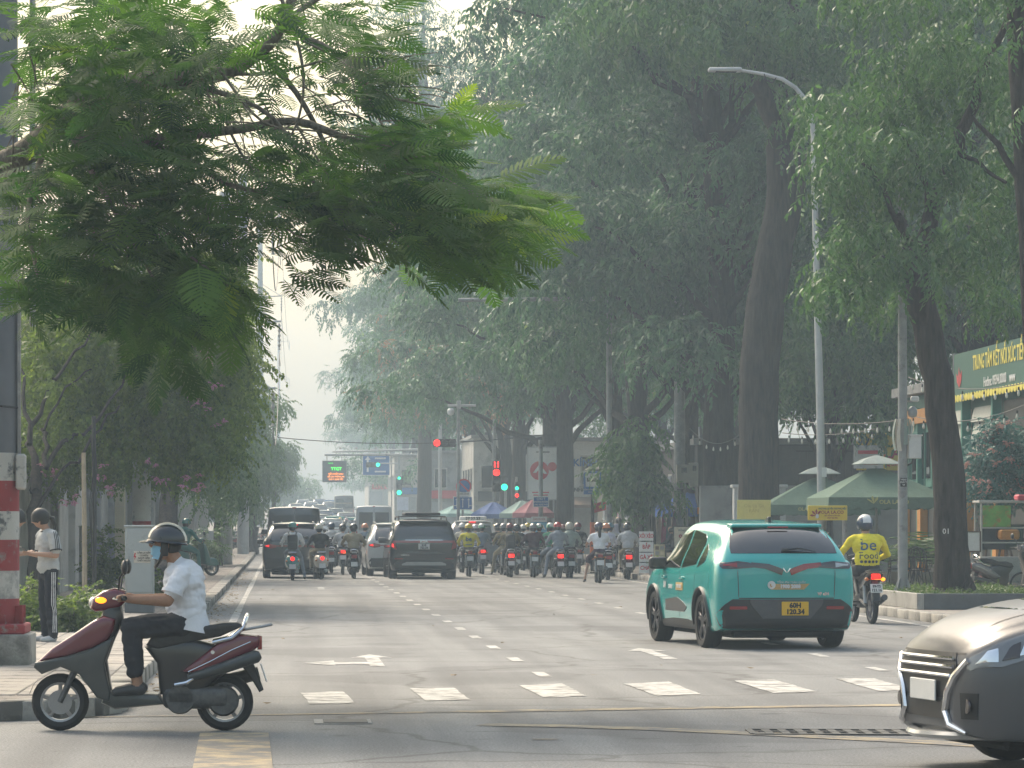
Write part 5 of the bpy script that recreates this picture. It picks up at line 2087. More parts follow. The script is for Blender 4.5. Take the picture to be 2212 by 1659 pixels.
HELM = {k: helmet_mesh(k) for k in ('half', 'full')}
b = MB()
for s in (-1, 1):
 b.tube([(s * .11, .02, -.02), (s * .085, .05, -.10), (0, .075, -.155)], .006, 5)
STRAP = b.mesh('chin_strap', BLKP, 30)
b = MB().ell((0, 0, 0), (.128 * 1.02, .150 * 1.02, .135 * 1.02), 22, 6, t0=PI * .62)
b.v = [v for v in b.v]
STRIPE = MB()
for i in range(13):
 a = R(5 + 170 * i / 12)
 for x in (-.06, -.03, 0, .03, .06):
  k = math.sqrt(1 - (x / .128) ** 2) * 1.015
  STRIPE.v.append((x, .150 * math.cos(a) * k, .135 * math.sin(a) * k))
for i in range(12):
 for j in range(4):
  STRIPE.f.append((5 * i + j, 5 * i + j + 1, 5 * i + j + 6, 5 * i + j + 5))
  STRIPE.m.append(0)
STRIPE = STRIPE.mesh('helmet_stripe', BLKP, 40)
# pony tail
b = MB().tube([(0, -.12, .0), (0, -.19, -.04), (0, -.20, -.20), (.01, -.18, -.36), (.0, -.17, -.46)], [.03, .04, .045, .035, .01], 8)
PONY = b.mesh('ponytail', HAIR, 50)
NAPE = MB().ell((0, -.03, -.05), (.098, .105, .10), 14, 8).mesh('hair', HAIR, 50)
# backpack
b = MB().rbox((0, -.47, 1.12), (.30, .16, .44), .06, 3)
b.rbox((0, -.555, 1.03), (.22, .05, .18), .02, 2)
PACK = b.mesh('pack_body', BLKP, 40)
b = MB()
for s in (-1, 1):
 b.tube([(s * .10, -.40, 1.33), (s * .115, -.28, 1.425), (s * .12, -.13, 1.36), (s * .12, -.10, 1.15)], .018, 6)
PSTRAP = b.mesh('shoulder_strap', BLKP, 40)

# ------------------------------------------------------------------ two-wheelers
BIKEBLK = mat('bike_black', (.016, .016, .017), .3, var=.05, coat=.5)
SEATM = mat('seat_vinyl', (.022, .022, .023), .5, var=.1, scale=30, bump=.2)
ENG = mat('engine_metal', (.10, .10, .10), .5, .6, var=.3, scale=25)
MAROON = paint('maroon_paint', (.13, .012, .022), .25)
GUN = mat('gunmetal_plastic', (.06, .064, .062), .3, .2, var=.1, scale=12)
MIRR = mat('mirror_shell', (.02, .02, .021), .35)


def bike_wheel(r, w, rimm=RIMM, disc=True):
 t = MB().lathe([(r - w * .62, -w * .42), (r - w * .30, -w * .5), (r - w * .08, -w * .36), (r, -w * .12), (r, w * .12), (r - w * .08, w * .36), (r - w * .30, w * .5), (r - w * .62, w * .42)], 30, axis='X')
 t.f = t.f[:-2]
 t.m = t.m[:-2]
 rr = r - w * .60
 m = MB().lathe([(rr, -w * .4), (rr - .018, -w * .36), (rr - .018, w * .36), (rr, w * .4)], 30, axis='X')
 m.f = m.f[:-2]
 m.m = m.m[:-2]
 m.lathe([(.045, -w * .55), (.045, w * .55)], 12, axis='X')
 for k in range(5):
  M = Matrix.Rotation(2 * PI * k / 5, 3, 'X')
  m.rbox(M @ Vector((0, 0, rr * .52)), (w * .35, .028, rr * .95), .006, 1, M=M)
 if disc:
  m.lathe([(.09, -w * .52), (.09, -w * .48)], 20, axis='X')
 return t.mesh('tyre', RUB, 40), m.mesh('rim', rimm, 40)


class Proto:
 def __init__(s):
  s.p = []

 def add(s, name, mesh, role=None, par=None, loc=None):
  s.p.append((name, mesh, role, par, loc))
  return len(s.p) - 1

 def make(s, root, roles):
  objs = []
  for name, mesh, role, par, loc in s.p:
   o = put(mesh, name, root if par is None else objs[par], loc, 0, [roles[role]] if role in roles else None)
   objs.append(o)
  return objs


def mirrors_into(P, y, z, x=.20, top=.17, spread=.10, m=None):
 for s in (-1, 1):
  b = MB().tube([(s * x * .8, y, z), (s * (x + .02), y - .01, z + top * .55), (s * (x + spread), y - .04, z + top * .8)], .007, 6)
  st = P.add('mirror_stem', b.mesh('mirror_stem', BLKP, 40))
  b = MB().ell((0, 0, 0), (.062, .026, .056), 14, 8)
  P.add('mirror', b.mesh('mirror', m or MIRR, 40), None, st, (s * (x + spread), y - .05, z + top))


def scooter_proto():
 P = Proto()
 tm, rm = bike_wheel(.212, .105)
 for y in (.608, -.608):
  w = P.add('wheel', tm, None, None, (0, y, .212))
  P.add('rim', rm, None, w)
 # front apron: painted wedge over a grey lower cowl
 b = MB().slab([(.79, .50), (.66, .615), (.50, .72), (.36, .815), (.28, .855), (.19, .83), (.205, .74), (.25, .67), (.36, .61), (.55, .55)], .175, .07, 4)
 b.v = [(x * (1.0 - .55 * max(0, (y - .3) / .5)) * (1.0 if y < .35 else 1.0), y, z) for x, y, z in b.v]
 ap = P.add('front_apron', b.mesh('front_apron', MAROON, 40), 'paint')
 b = MB().slab([(.80, .47), (.79, .505), (.55, .555), (.36, .615), (.25, .675), (.205, .70), (.245, .58), (.275, .50), (.23, .28), (.24, .22), (.33, .25), (.46, .42), (.60, .475), (.74, .42)], .185, .05, 3)
 b.v = [(x * (1.0 - .5 * max(0, (y - .35) / .45)), y, z) for x, y, z in b.v]
 P.add('lower_cowl', b.mesh('lower_cowl', GUN, 40), 'trim')
 b = MB().slab([(.79, .495), (.70, .53), (.69, .515), (.78, .48)], .04, .01, 1)
 P.add('nose_trim', b.mesh('nose_trim', CHROME, 40), None, ap)
 # steering column cover
 b = MB().slab([(.30, .86), (.27, .93), (.15, .93), (.14, .82), (.21, .66), (.26, .52), (.225, .30), (.30, .32), (.34, .52)], .11, .04, 2)
 P.add('column_cover', b.mesh('column_cover', BIKEBLK, 40))
 b = MB().slab([(.27, .30), (-.12, .275), (-.16, .20), (.20, .165), (.30, .21)], .165, .03, 2)
 P.add('floorboard', b.mesh('floorboard', GUN, 40), 'trim')
 b = MB().slab([(-.02, .62), (-.11, .50), (-.13, .27), (-.40, .26), (-.55, .38), (-.68, .47), (-.62, .62), (-.35, .68), (-.12, .66)], .13, .05, 3)
 P.add('centre_body', b.mesh('centre_body', BIKEBLK, 40))
 b = MB().slab([(-.03, .635), (-.07, .70), (-.18, .735), (-.34, .74), (-.46, .775), (-.60, .80), (-.71, .80), (-.745, .775), (-.58, .70), (-.34, .655), (-.12, .60)], .135, .05, 3)
 P.add('seat', b.mesh('seat', SEATM, 40))
 for s in (-1, 1):
  b = MB().slab([(-.28, .44), (-.40, .53), (-.55, .645), (-.72, .715), (-.87, .70), (-.865, .63), (-.80, .575), (-.60, .475), (-.44, .405)], .055, .045, 3, x0=s * .115)
  b.v = [(x * (1 - .35 * max(0, (-y - .55) / .32)), y, z) for x, y, z in b.v]
  P.add('rear_side_cover', b.mesh('rear_side_cover', MAROON, 40), 'paint')
 for s in (-1, 1):
  P.add('emblem', MB().lathe([(.014, 0), (.014, .006)], 12, (s * .172 - .003, -.522, .585), axis='X').mesh('emblem', CHROME, 40))
  b = MB().tube([(s * .168, -.34, .44), (s * .172, -.50, .515), (s * .158, -.66, .60), (s * .132, -.80, .66)], .004, 5)
  P.add('cover_line', b.mesh('cover_line', CHROME, 40))
  b = MB().tube([(s * .176, .27, .66), (s * .170, .40, .59), (s * .135, .56, .545), (s * .09, .74, .51)], .005, 5)
  P.add('apron_line', b.mesh('apron_line', BLKP, 40))
 b = MB().slab([(-.85, .60), (-.885, .60), (-.885, .70), (-.85, .71)], .085, .012, 2)
 P.add('tail_light', b.mesh('tail_light', REDL, 40), 'tail')
 b = MB().slab([(-.72, .50), (-.80, .545), (-.86, .40), (-.895, .305), (-.865, .285), (-.82, .36)], .08, .012, 1)
 P.add('mud_flap', b.mesh('mud_flap', BLKP, 40))
 b = MB().rbox((0, 0, 0), (.19, .008, .14), .004, 1, M=Matrix.Rotation(R(-18), 3, 'X'))
 P.add('license_plate', b.mesh('license_plate', PLW, 40), None, None, (0, -.895, .43))
 # exhaust with heat shield and the transmission case
 b = MB().tube([(.14, -.25, .25), (.15, -.40, .30), (.15, -.52, .33)], [.02, .025, .05], 10)
 b.tube([(.15, -.52, .335), (.15, -.86, .42)], [.056, .05], 12)
 P.add('exhaust', b.mesh('exhaust', STEEL if False else GUN, 40))
 b = MB().tube([(-.155, -.34, .395), (-.16, -.60, .47), (-.155, -.845, .555), (-.15, -.87, .565)], [.03, .045, .05, .03], 10)
 P.add('side_rail_cover', b.mesh('side_rail_cover', GUN, 40), 'trim')
 b = MB().rbox((-.07, -.40, .25), (.14, .50, .17), .05, 3)
 b.lathe([(.10, -.03), (.115, 0), (.10, .03)], 18, (-.10, -.60, .225), axis='X')
 b.lathe([(.10, -.03), (.11, 0), (.10, .03)], 18, (-.11, -.28, .235), axis='X')
 P.add('engine', b.mesh('engine', ENG, 40))
 b = MB().tube([(-.165, -.24, .345), (-.17, -.33, .36), (-.17, -.42, .42)], [.014, .018, .01], 8)
 P.add('footrest', b.mesh('footrest', CHROME, 40))
 for s in (-1, 1):
  b = MB().tube([(s * .06, .50, .45), (s * .065, .608, .212)], [.024, .02], 8)
  P.add('fork', b.mesh('fork', ENG, 40))
 b = MB()
 for i in range(9):
  a = R(15 + 130 * i / 8)
  for x in (-.065, .065):
   b.v.append((x, .608 + .235 * math.cos(a), .212 + .235 * math.sin(a)))
 for i in range(8):
  b.f.append((2 * i, 2 * i + 1, 2 * i + 3, 2 * i + 2))
  b.m.append(0)
 P.add('front_fender', b.mesh('front_fender', BIKEBLK, 60))
 # head
 b = MB().slab([(.385, .905), (.37, .975), (.29, 1.035), (.20, 1.055), (.12, 1.035), (.115, .96), (.17, .905), (.27, .885), (.345, .88)], .12, .05, 3)
 hd = P.add('handlebar_cover', b.mesh('handlebar_cover', MAROON, 40), 'paint')
 b = MB().ell((0, .355, .945), (.085, .045, .05), 16, 10)
 P.add('head_light', b.mesh('head_light', CLEARL, 40), None, hd)
 for s in (-1, 1):
  b = MB().ell((s * .10, .30, .965), (.035, .05, .028), 12, 8)
  P.add('turn_signal', b.mesh('turn_signal', AMBER, 40), 'blink', hd)
  b = MB().tube([(s * .10, .19, .985), (s * .22, .16, .99), (s * .37, .12, .985)], [.014, .014, .014], 8)
  bar = P.add('handlebar', b.mesh('handlebar', ENG, 40))
  b = MB().tube([(s * .25, .155, .99), (s * .385, .115, .985)], [.019, .019], 10)
  P.add('grip', b.mesh('grip', RUB, 40), None, bar)
  b = MB().tube([(s * .20, .20, .985), (s * .30, .205, .98), (s * .37, .17, .975)], [.006, .006, .005], 6)
  P.add('brake_lever', b.mesh('brake_lever', STEEL, 40), None, bar)
 mirrors_into(P, .17, 1.04)
 b = MB()
 for s in (-1, 1):
  b.tube([(s * .14, -.52, .655), (s * .15, -.66, .69), (s * .13, -.745, .76), (s * .10, -.77, .835), (s * .03, -.775, .855), (0, -.775, .855)], .016, 8)
 P.add('grab_rail', b.mesh('grab_rail', CHROME, 40))
 b = MB()
 for s in (-1, 1):
  b.tube([(s * .07, -.74, .745), (s * .07, -.86, .765), (s * .06, -.96, .785)], .010, 6)
 for y, z in ((-.80, .755), (-.88, .77), (-.955, .785)):
  b.tube([(-.07, y, z), (.07, y, z)], .008, 6)
 P.add('rack', b.mesh('rack', STEEL, 40))
 return P


def underbone_proto():
 """slim motorbike with large wheels"""
 P = Proto()
 tm, rm = bike_wheel(.285, .085)
 for y in (.63, -.62):
  w = P.add('wheel', tm, None, None, (0, y, .285))
  P.add('rim', rm, None, w)
 b = MB().slab([(.33, .88), (.26, .92), (.16, .80), (-.02, .58), (-.10, .45), (.05, .38), (.22, .50), (.36, .72)], .085, .03, 2)
 P.add('leg_shield', b.mesh('leg_shield', MAROON, 40), 'paint')
 for s in (-1, 1):
  b = MB().slab([(-.12, .62), (-.30, .72), (-.60, .75), (-.82, .80), (-.88, .78), (-.80, .70), (-.55, .60), (-.28, .52)], .035, .025, 2, x0=s * .09)
  P.add('side_cover', b.mesh('side_cover', MAROON, 40), 'paint')
 b = MB().slab([(.02, .70), (-.06, .765), (-.25, .77), (-.45, .80), (-.70, .82), (-.76, .80), (-.70, .76), (-.40, .71), (-.12, .67)], .12, .04, 3)
 P.add('seat', b.mesh('seat', SEATM, 40))
 b = MB().rbox((0, .02, .36), (.20, .34, .24), .06, 2).rbox((0, -.12, .50), (.14, .30, .20), .05, 2)
 for k in range(4):
  b.rbox((0, .16, .30 + .035 * k), (.22, .14, .012), .003, 1)
 P.add('engine', b.mesh('engine', ENG, 40))
 b = MB().tube([(0, .02, .5), (0, -.25, .62), (0, -.70, .74)], .03, 8)
 P.add('frame', b.mesh('frame', BIKEBLK, 40))
 for s in (-1, 1):
  b = MB().tube([(s * .08, -.20, .36), (s * .085, -.62, .285)], [.03, .024], 8)
  P.add('swing_arm', b.mesh('swing_arm', ENG, 40))
  b = MB().tube([(s * .10, -.50, .66), (s * .105, -.60, .32)], [.026, .032], 8)
  P.add('shock_absorber', b.mesh('shock_absorber', STEEL, 40))
  b = MB().tube([(s * .06, .36, .82), (s * .06, .63, .285)], [.028, .022], 8)
  P.add('fork', b.mesh('fork', ENG, 40))
  b = MB().tube([(s * .02, .28, .98), (s * .20, .24, 1.0), (s * .36, .16, .99)], .013, 8)
  bar = P.add('handlebar', b.mesh('handlebar', ENG, 40))
  b = MB().tube([(s * .25, .21, 1.0), (s * .38, .15, .99)], .019, 10)
  P.add('grip', b.mesh('grip', RUB, 40), None, bar)
  b = MB().tube([(s * .06, .02, .28), (s * .22, .02, .28)], .014, 6).tube([(s * .10, -.28, .34), (s * .22, -.28, .34)], .012, 6)
  P.add('footrest', b.mesh('footrest', RUB, 40))
  b = MB().ell((s * .13, -.80, .70), (.035, .03, .03), 10, 6).tube([(0, -.78, .70), (s * .12, -.80, .70)], .008, 6)
  P.add('turn_signal', b.mesh('turn_signal', AMBER, 40), 'blinkR' if s > 0 else None)
 b = MB().rbox((0, .33, .96), (.20, .18, .14), .05, 3)
 hd = P.add('handlebar_cover', b.mesh('handlebar_cover', MAROON, 40), 'paint')
 b = MB().ell((0, .42, .95), (.08, .03, .055), 14, 8)
 P.add('head_light', b.mesh('head_light', CLEARL, 40), None, hd)
 b = MB().slab([(-.84, .70), (-.90, .70), (-.90, .77), (-.85, .785)], .07, .015, 2)
 P.add('tail_light', b.mesh('tail_light', REDL, 40), 'tail')
 b = MB().slab([(-.60, .66), (-.78, .68), (-.88, .52), (-.93, .36), (-.90, .34), (-.82, .50), (-.72, .60)], .06, .012, 1)
 P.add('rear_fender', b.mesh('rear_fender', BLKP, 40))
 b = MB().rbox((0, 0, 0), (.19, .008, .14), .004, 1, M=Matrix.Rotation(R(-15), 3, 'X'))
 P.add('license_plate', b.mesh('license_plate', PLW, 40), None, None, (0, -.915, .56))
 b = MB().tube([(.11, .15, .27), (.13, -.2, .26), (.14, -.35, .30)], .018, 8)
 b.tube([(.14, -.35, .30), (.155, -.80, .42)], [.04, .05], 12)
 P.add('exhaust', b.mesh('exhaust', GUN, 40))
 b = MB()
 for i in range(9):
  a = R(20 + 120 * i / 8)
  for x in (-.055, .055):
   b.v.append((x, .63 + .31 * math.cos(a), .285 + .31 * math.sin(a)))
 for i in range(8):
  b.f.append((2 * i, 2 * i + 1, 2 * i + 3, 2 * i + 2))
  b.m.append(0)
 P.add('front_fender', b.mesh('front_fender', BIKEBLK, 60), 'paint')
 mirrors_into(P, .26, 1.0, .18, .17, .12)
 b = MB()
 for s in (-1, 1):
  b.tube([(s * .12, -.55, .77), (s * .13, -.75, .82), (s * .09, -.86, .84), (0, -.88, .84)], .012, 6)
 P.add('grab_rail', b.mesh('grab_rail', GUN, 40))
 return P


def vespa_proto():
 """round bodied scooter"""
 P = Proto()
 tm, rm = bike_wheel(.23, .11)
 for y in (.62, -.60):
  w = P.add('wheel', tm, None, None, (0, y, .23))
  P.add('rim', rm, None, w)
 b = MB()
 b.ell((0, -.50, .53), (.215, .42, .235), 24, 16)
 b.v = [(x, y, max(z, .34)) for x, y, z in b.v]
 P.add('rear_body', b.mesh('rear_body', MAROON, 60), 'paint')
 b = MB().slab([(.02, .70), (-.06, .77), (-.30, .78), (-.55, .81), (-.76, .80), (-.80, .76), (-.5, .70), (-.1, .66)], .13, .05, 3)
 P.add('seat', b.mesh('seat', SEATM, 40), 'seat')
 b = MB().slab([(.52, .42), (.42, .72), (.34, .90), (.27, .90), (.30, .62), (.33, .34), (.40, .30)], .21, .05, 3)
 P.add('leg_shield', b.mesh('leg_shield', MAROON, 40), 'paint')
 b = MB().slab([(.40, .33), (-.20, .29), (-.22, .22), (.36, .22)], .17, .03, 2)
 P.add('floorboard', b.mesh('floorboard', BIKEBLK, 40))
 b = MB().ell((0, .62, .33), (.085, .24, .19), 18, 10)
 b.v = [(x, y, max(z, .29)) for x, y, z in b.v]
 P.add('front_fender', b.mesh('front_fender', MAROON, 60), 'paint')
 b = MB().tube([(0, .36, .86), (0, .30, 1.02)], .05, 10).rbox((0, .29, 1.02), (.22, .16, .12), .05, 3)
 hd = P.add('handlebar_cover', b.mesh('handlebar_cover', MAROON, 40), 'paint')
 P.add('head_light', MB().ell((0, .37, 1.03), (.07, .03, .07), 14, 8).mesh('head_light', CLEARL, 40), None, hd)
 for s in (-1, 1):
  bar = P.add('handlebar', MB().tube([(s * .08, .29, 1.02), (s * .36, .22, 1.0)], .013, 8).mesh('handlebar', ENG, 40))
  P.add('grip', MB().tube([(s * .24, .25, 1.01), (s * .38, .215, 1.0)], .019, 10).mesh('grip', RUB, 40), None, bar)
  P.add('turn_signal', MB().ell((s * .17, -.83, .56), (.03, .03, .03), 10, 6).mesh('turn_signal', AMBER, 40))
 b = MB().lathe([(.055, 0), (.06, .02), (.03, .035)], 18, (0, -.90, .62), axis='Y')
 b.v = [(x, -1.80 - y, z) for x, y, z in b.v]
 P.add('tail_light', b.mesh('tail_light', REDL, 40), 'tail')
 b = MB().rbox((0, 0, 0), (.19, .008, .14), .004, 1, M=Matrix.Rotation(R(-15), 3, 'X'))
 P.add('license_plate', b.mesh('license_plate', PLW, 40), None, None, (0, -.91, .40))
 b = MB().slab([(-.78, .46), (-.86, .46), (-.92, .32), (-.88, .30)], .07, .012, 1)
 P.add('mud_flap', b.mesh('mud_flap', BLKP, 40))
 P.add('exhaust', MB().tube([(.10, -.3, .22), (.13, -.45, .24), (.13, -.80, .27)], [.02, .05, .05], 10).mesh('exhaust', STEEL, 40))
 P.add('engine', MB().rbox((-.06, -.45, .26), (.14, .42, .16), .05, 2).mesh('engine', ENG, 40))
 mirrors_into(P, .29, 1.04)
 P.add('grab_rail', MB().tube([(-.12, -.68, .76), (-.10, -.82, .80), (.10, -.82, .80), (.12, -.68, .76)], .012, 6).mesh('grab_rail', CHROME, 40))
 return P


PROTO = {'scooter': scooter_proto(), 'underbone': underbone_proto(), 'vespa': vespa_proto()}


def bike(kind, loc, rz, pm, label, group=None, lit=False, blink=False, trim=None, name=None, tilt=0.0, seat=None):
 nm = name or {'scooter': 'scooter', 'underbone': 'motorbike', 'vespa': 'scooter'}[kind]
 root = empty(nm, loc, rz, label, 'scooter' if kind != 'underbone' else 'motorbike', group)
 root.rotation_euler = (0, tilt, rz)
 roles = {'paint': pm, 'tail': REDON if lit else REDL}
 if blink:
  roles['blink'] = AMBON
  roles['blinkR'] = AMBON
 if trim:
  roles['trim'] = trim
 if seat:
  roles['seat'] = seat
 PROTO[kind].make(root, roles)
 return root


def person(loc, rz, label, mesh, mats, hat=None, hatm=None, stripe=None, pony=False, strap=True, headpos=(0, -.145, 1.575), scale=.965, group=None, kind='half', nape=True):
 root = empty('person', loc, rz, label, 'person', group)
 root.scale = (scale,) * 3
 put(mesh, 'body', root, mats=mats)
 if nape:
  put(NAPE, 'hair', root, headpos)
 if hatm:
  h = put(HELM[kind], 'helmet', root, headpos, 0, [hatm])
  if stripe:
   so = put(STRIPE, 'helmet_stripe', h, mats=[stripe])
   if kind == 'full':
    so.scale = (1.06, 1.05, 1.11)
    so.location = (0, -.008, -.014)
  if strap:
   put(STRAP, 'chin_strap', h)
 if pony:
  put(PONY, 'ponytail', root, headpos)
 return root

# ------------------------------------------------------------------ the waiting motorbikes
HC = {k: mat('helmet_' + k, c, .25, var=.04, coat=.6) for k, c in dict(teal=(.05, .22, .20), cream=(.55, .52, .44), dark=(.02, .022, .025), navy=(.03, .05, .09), orange=(.60, .20, .08), white=(.62, .62, .60), yellow=(.65, .48, .03), green=(.05, .26, .14), grey=(.22, .23, .23), maroon=(.16, .025, .04), red=(.45, .03, .04), pink=(.45, .25, .28), blue=(.12, .28, .42), purple=(.06, .05, .09)).items()}
CL = {k: cloth(k, c) for k, c in dict(white=(.74, .74, .75), black=(.02, .02, .022), ltgrey=(.46, .47, .48), grey=(.27, .30, .34), olive=(.20, .17, .10), khaki=(.32, .27, .18), yellow=(.70, .60, .04), slate=(.16, .20, .24), maroon=(.055, .02, .03), green=(.05, .27, .15), greygreen=(.28, .34, .31), charcoal=(.045, .047, .05), teal=(.05, .20, .18), blue=(.10, .16, .26), lilac=(.52, .52, .62), cream=(.58, .54, .46)).items()}
JEAN = cloth('jeans', (.22, .25, .30))
KHAKI = cloth('khaki_trousers', (.20, .17, .11))
GREYT = cloth('grey_trousers', (.12, .12, .13))
BP = {k: paint('bike_' + k, c, .25) for k, c in dict(teal=(.05, .26, .27), cream=(.50, .48, .42), black=(.018, .018, .02), red=(.22, .02, .025), grey=(.12, .12, .125), maroon=(.10, .015, .02), white=(.5, .5, .5), blue=(.03, .07, .18), silver=(.3, .3, .31)).items()}

BQ = 'motorbikes waiting at the red light'
RQ = 'riders waiting at the red light'
# px, D, kind, paint, rz, rider kwargs, shirt, trousers, helmet, extra
Q = [
 ('teal scooter carrying the rider with the black backpack', 632, 100.6, 'vespa', 'teal', 0, dict(foot_down=1), 'white', JEAN, 'teal', 'half', dict(lit=True, pack=True),
  'rider in white shirt and teal helmet carrying a black backpack'),
 ('cream rounded scooter with a round red tail lamp', 688, 102.6, 'vespa', 'cream', 7, dict(skirt=False, lean=.02), 'black', KHAKI, 'cream', 'half', dict(lit=True),
  'rider in black jacket and cream helmet on the cream scooter'),
 ('dark scooter under the grey hooded rider', 716, 118, 'scooter', 'black', 0, dict(hood=True), 'ltgrey', TROU, 'navy', 'half', dict(), 'rider in pale grey hoodie and navy helmet between the cars'),
 ('black motorbike with amber lamp beside the khaki jacket rider', 741, 112.5, 'underbone', 'black', 0, dict(), 'ltgrey', TROU, 'dark', 'half', dict(lit=True, blink=True), 'rider in light grey shirt and black helmet beside the khaki jacket'),
 ('black scooter with pale plate under the khaki jacket rider', 765, 104.2, 'scooter', 'black', 0, dict(bulk=1.1), 'khaki', TROU, 'dark', 'half', dict(), 'rider in khaki jacket and black helmet with wide shoulders'),
 ('dark motorbike tucked beside the white crossover', 789, 121, 'underbone', 'black', 0, dict(), 'slate', TROU, 'orange', 'half', dict(), 'rider in slate shirt and bright orange helmet behind the white crossover'),
 ('white scooter beside the yellow shirted delivery rider', 1000, 118, 'scooter', 'white', 0, dict(), 'cream', TROU, 'white', 'half', dict(), 'rider in cream jacket and white helmet next to the yellow delivery shirt'),
 ('black motorbike of the yellow shirted delivery rider', 1015, 108.4, 'underbone', 'black', 0, dict(bulk=1.06), 'yellow', TROU, 'yellow', 'half', dict(be=True), 'delivery rider in yellow be shirt and yellow helmet waiting in the queue'),
 ('grey scooter half hidden behind the yellow delivery rider', 1028, 121, 'scooter', 'grey', 0, dict(), 'ltgrey', TROU, 'white', 'half', dict(), 'rider in light grey top and white helmet behind the yellow shirt'),
 ('red motorbike with lit lamp under the slate shirted rider', 1043, 114, 'underbone', 'red', 0, dict(), 'slate', TROU, 'green', 'half', dict(lit=True, stripe='white'), 'rider in slate blue shirt and green striped helmet'),
 ('black scooter with a flapping grey cover', 1077, 117, 'scooter', 'black', 4, dict(), 'black', TROU, 'dark', 'half', dict(), 'rider all in black with a black helmet beside the olive jackets'),
 ('dark motorbike under the olive jacket and grey helmet', 1090, 111.5, 'underbone', 'grey', 2, dict(foot_down=-1), 'olive', KHAKI, 'grey', 'half', dict(), 'rider in olive jacket and pale grey helmet with one foot down'),
 ('maroon scooter with a bright red tail lamp and large plate', 1104, 107.0, 'scooter', 'maroon', 0, dict(bulk=1.06), 'olive', TROU, 'maroon', 'half', dict(lit=True, pack=True), 'rider in olive shirt and maroon helmet wearing a dark backpack'),
 ('black scooter behind the backpack rider', 1119, 112.5, 'scooter', 'black', -2, dict(bulk=1.05), 'black', TROU, 'dark', 'full', dict(), 'rider in black jacket and full black helmet behind the backpack'),
 ('silver scooter in the packed middle of the queue', 1132, 124, 'scooter', 'silver', 0, dict(), 'white', TROU, 'cream', 'half', dict(), 'rider in white shirt and cream helmet in the packed middle'),
 ('blue scooter in the packed middle of the queue', 1143, 127, 'scooter', 'blue', 0, dict(), 'cream', TROU, 'yellow', 'half', dict(), 'rider in cream shirt and dull yellow helmet in the packed middle'),
 ('black motorbike under the maroon shirted rider', 1155, 106.6, 'underbone', 'black', 0, dict(bulk=1.1), 'maroon', TROU, 'grey', 'half', dict(), 'broad rider in dark maroon shirt and dark grey helmet'),
 ('grey scooter under the charcoal dressed rider', 1167, 116, 'scooter', 'grey', 0, dict(), 'charcoal', TROU, 'green', 'half', dict(stripe='white'), 'rider in charcoal top and green helmet with white stripe'),
 ('red scooter behind the green jacket', 1181, 122, 'scooter', 'red', 0, dict(), 'cream', TROU, 'red', 'half', dict(), 'rider in cream top and faded red helmet behind the green jacket'),
 ('dark motorbike under the green jacket rider', 1190, 107.5, 'underbone', 'black', 9, dict(foot_down=-1, bulk=1.05), 'green', JEAN, 'green', 'half', dict(stripe='white'), 'rider in green delivery jacket and pale jeans turned to the left'),
 ('black scooter with thin red lamp under the grey hoodie', 1207, 105.2, 'scooter', 'black', 3, dict(hood=True, foot_down=-1), 'grey', JEAN, 'red', 'half', dict(lit=True), 'rider in grey blue hoodie and glossy red helmet'),
 ('maroon motorbike behind the red helmet rider', 1219, 117, 'underbone', 'maroon', 0, dict(), 'cream', TROU, 'pink', 'half', dict(stripe='maroon'), 'rider with pink striped helmet between the hoodie and the grey jacket'),
 ('grey scooter with chrome rail under the grey green jacket', 1234, 106, 'scooter', 'grey', 0, dict(hood=True, bulk=1.08), 'greygreen', TROU, 'cream', 'full', dict(), 'rider in grey green jacket and white full helmet'),
 ('black motorbike beside the pavement railings', 1251, 116, 'underbone', 'black', 0, dict(), 'charcoal', TROU, 'maroon', 'half', dict(), 'rider in charcoal shirt and dark maroon helmet near the railings'),
 ('slim dark motorbike of the schoolgirl in white', 1297, 95.6, 'underbone', 'black', -1, dict(short=True, skirt=True, foot_down=-1), 'white', cloth('plum_skirt', (.05, .025, .04)), 'purple', 'half', dict(pony=True), 'girl in white blouse and plum shorts with long ponytail under a dark helmet'),
 ('dark scooter ahead of the schoolgirl', 1312, 101, 'scooter', 'black', 2, dict(), 'lilac', TROU, 'orange', 'half', dict(), 'rider in pale lilac shirt and orange helmet beside the kerb'),
 ('blue scooter nearest the bus stop railings', 1322, 109, 'scooter', 'blue', 0, dict(), 'white', TROU, 'blue', 'half', dict(), 'rider in white with a sky blue helmet by the kerb'),
 ('black scooter with wide red lamp under the grey hoodie by the kerb', 1360, 102.3, 'scooter', 'black', -2, dict(hood=True, bulk=1.06), 'ltgrey', KHAKI, 'dark', 'half', dict(lit=True), 'rider in light grey hoodie and black helmet beside the food boards'),
]
NAVY = mat('print_navy', (.03, .09, .20), .7)
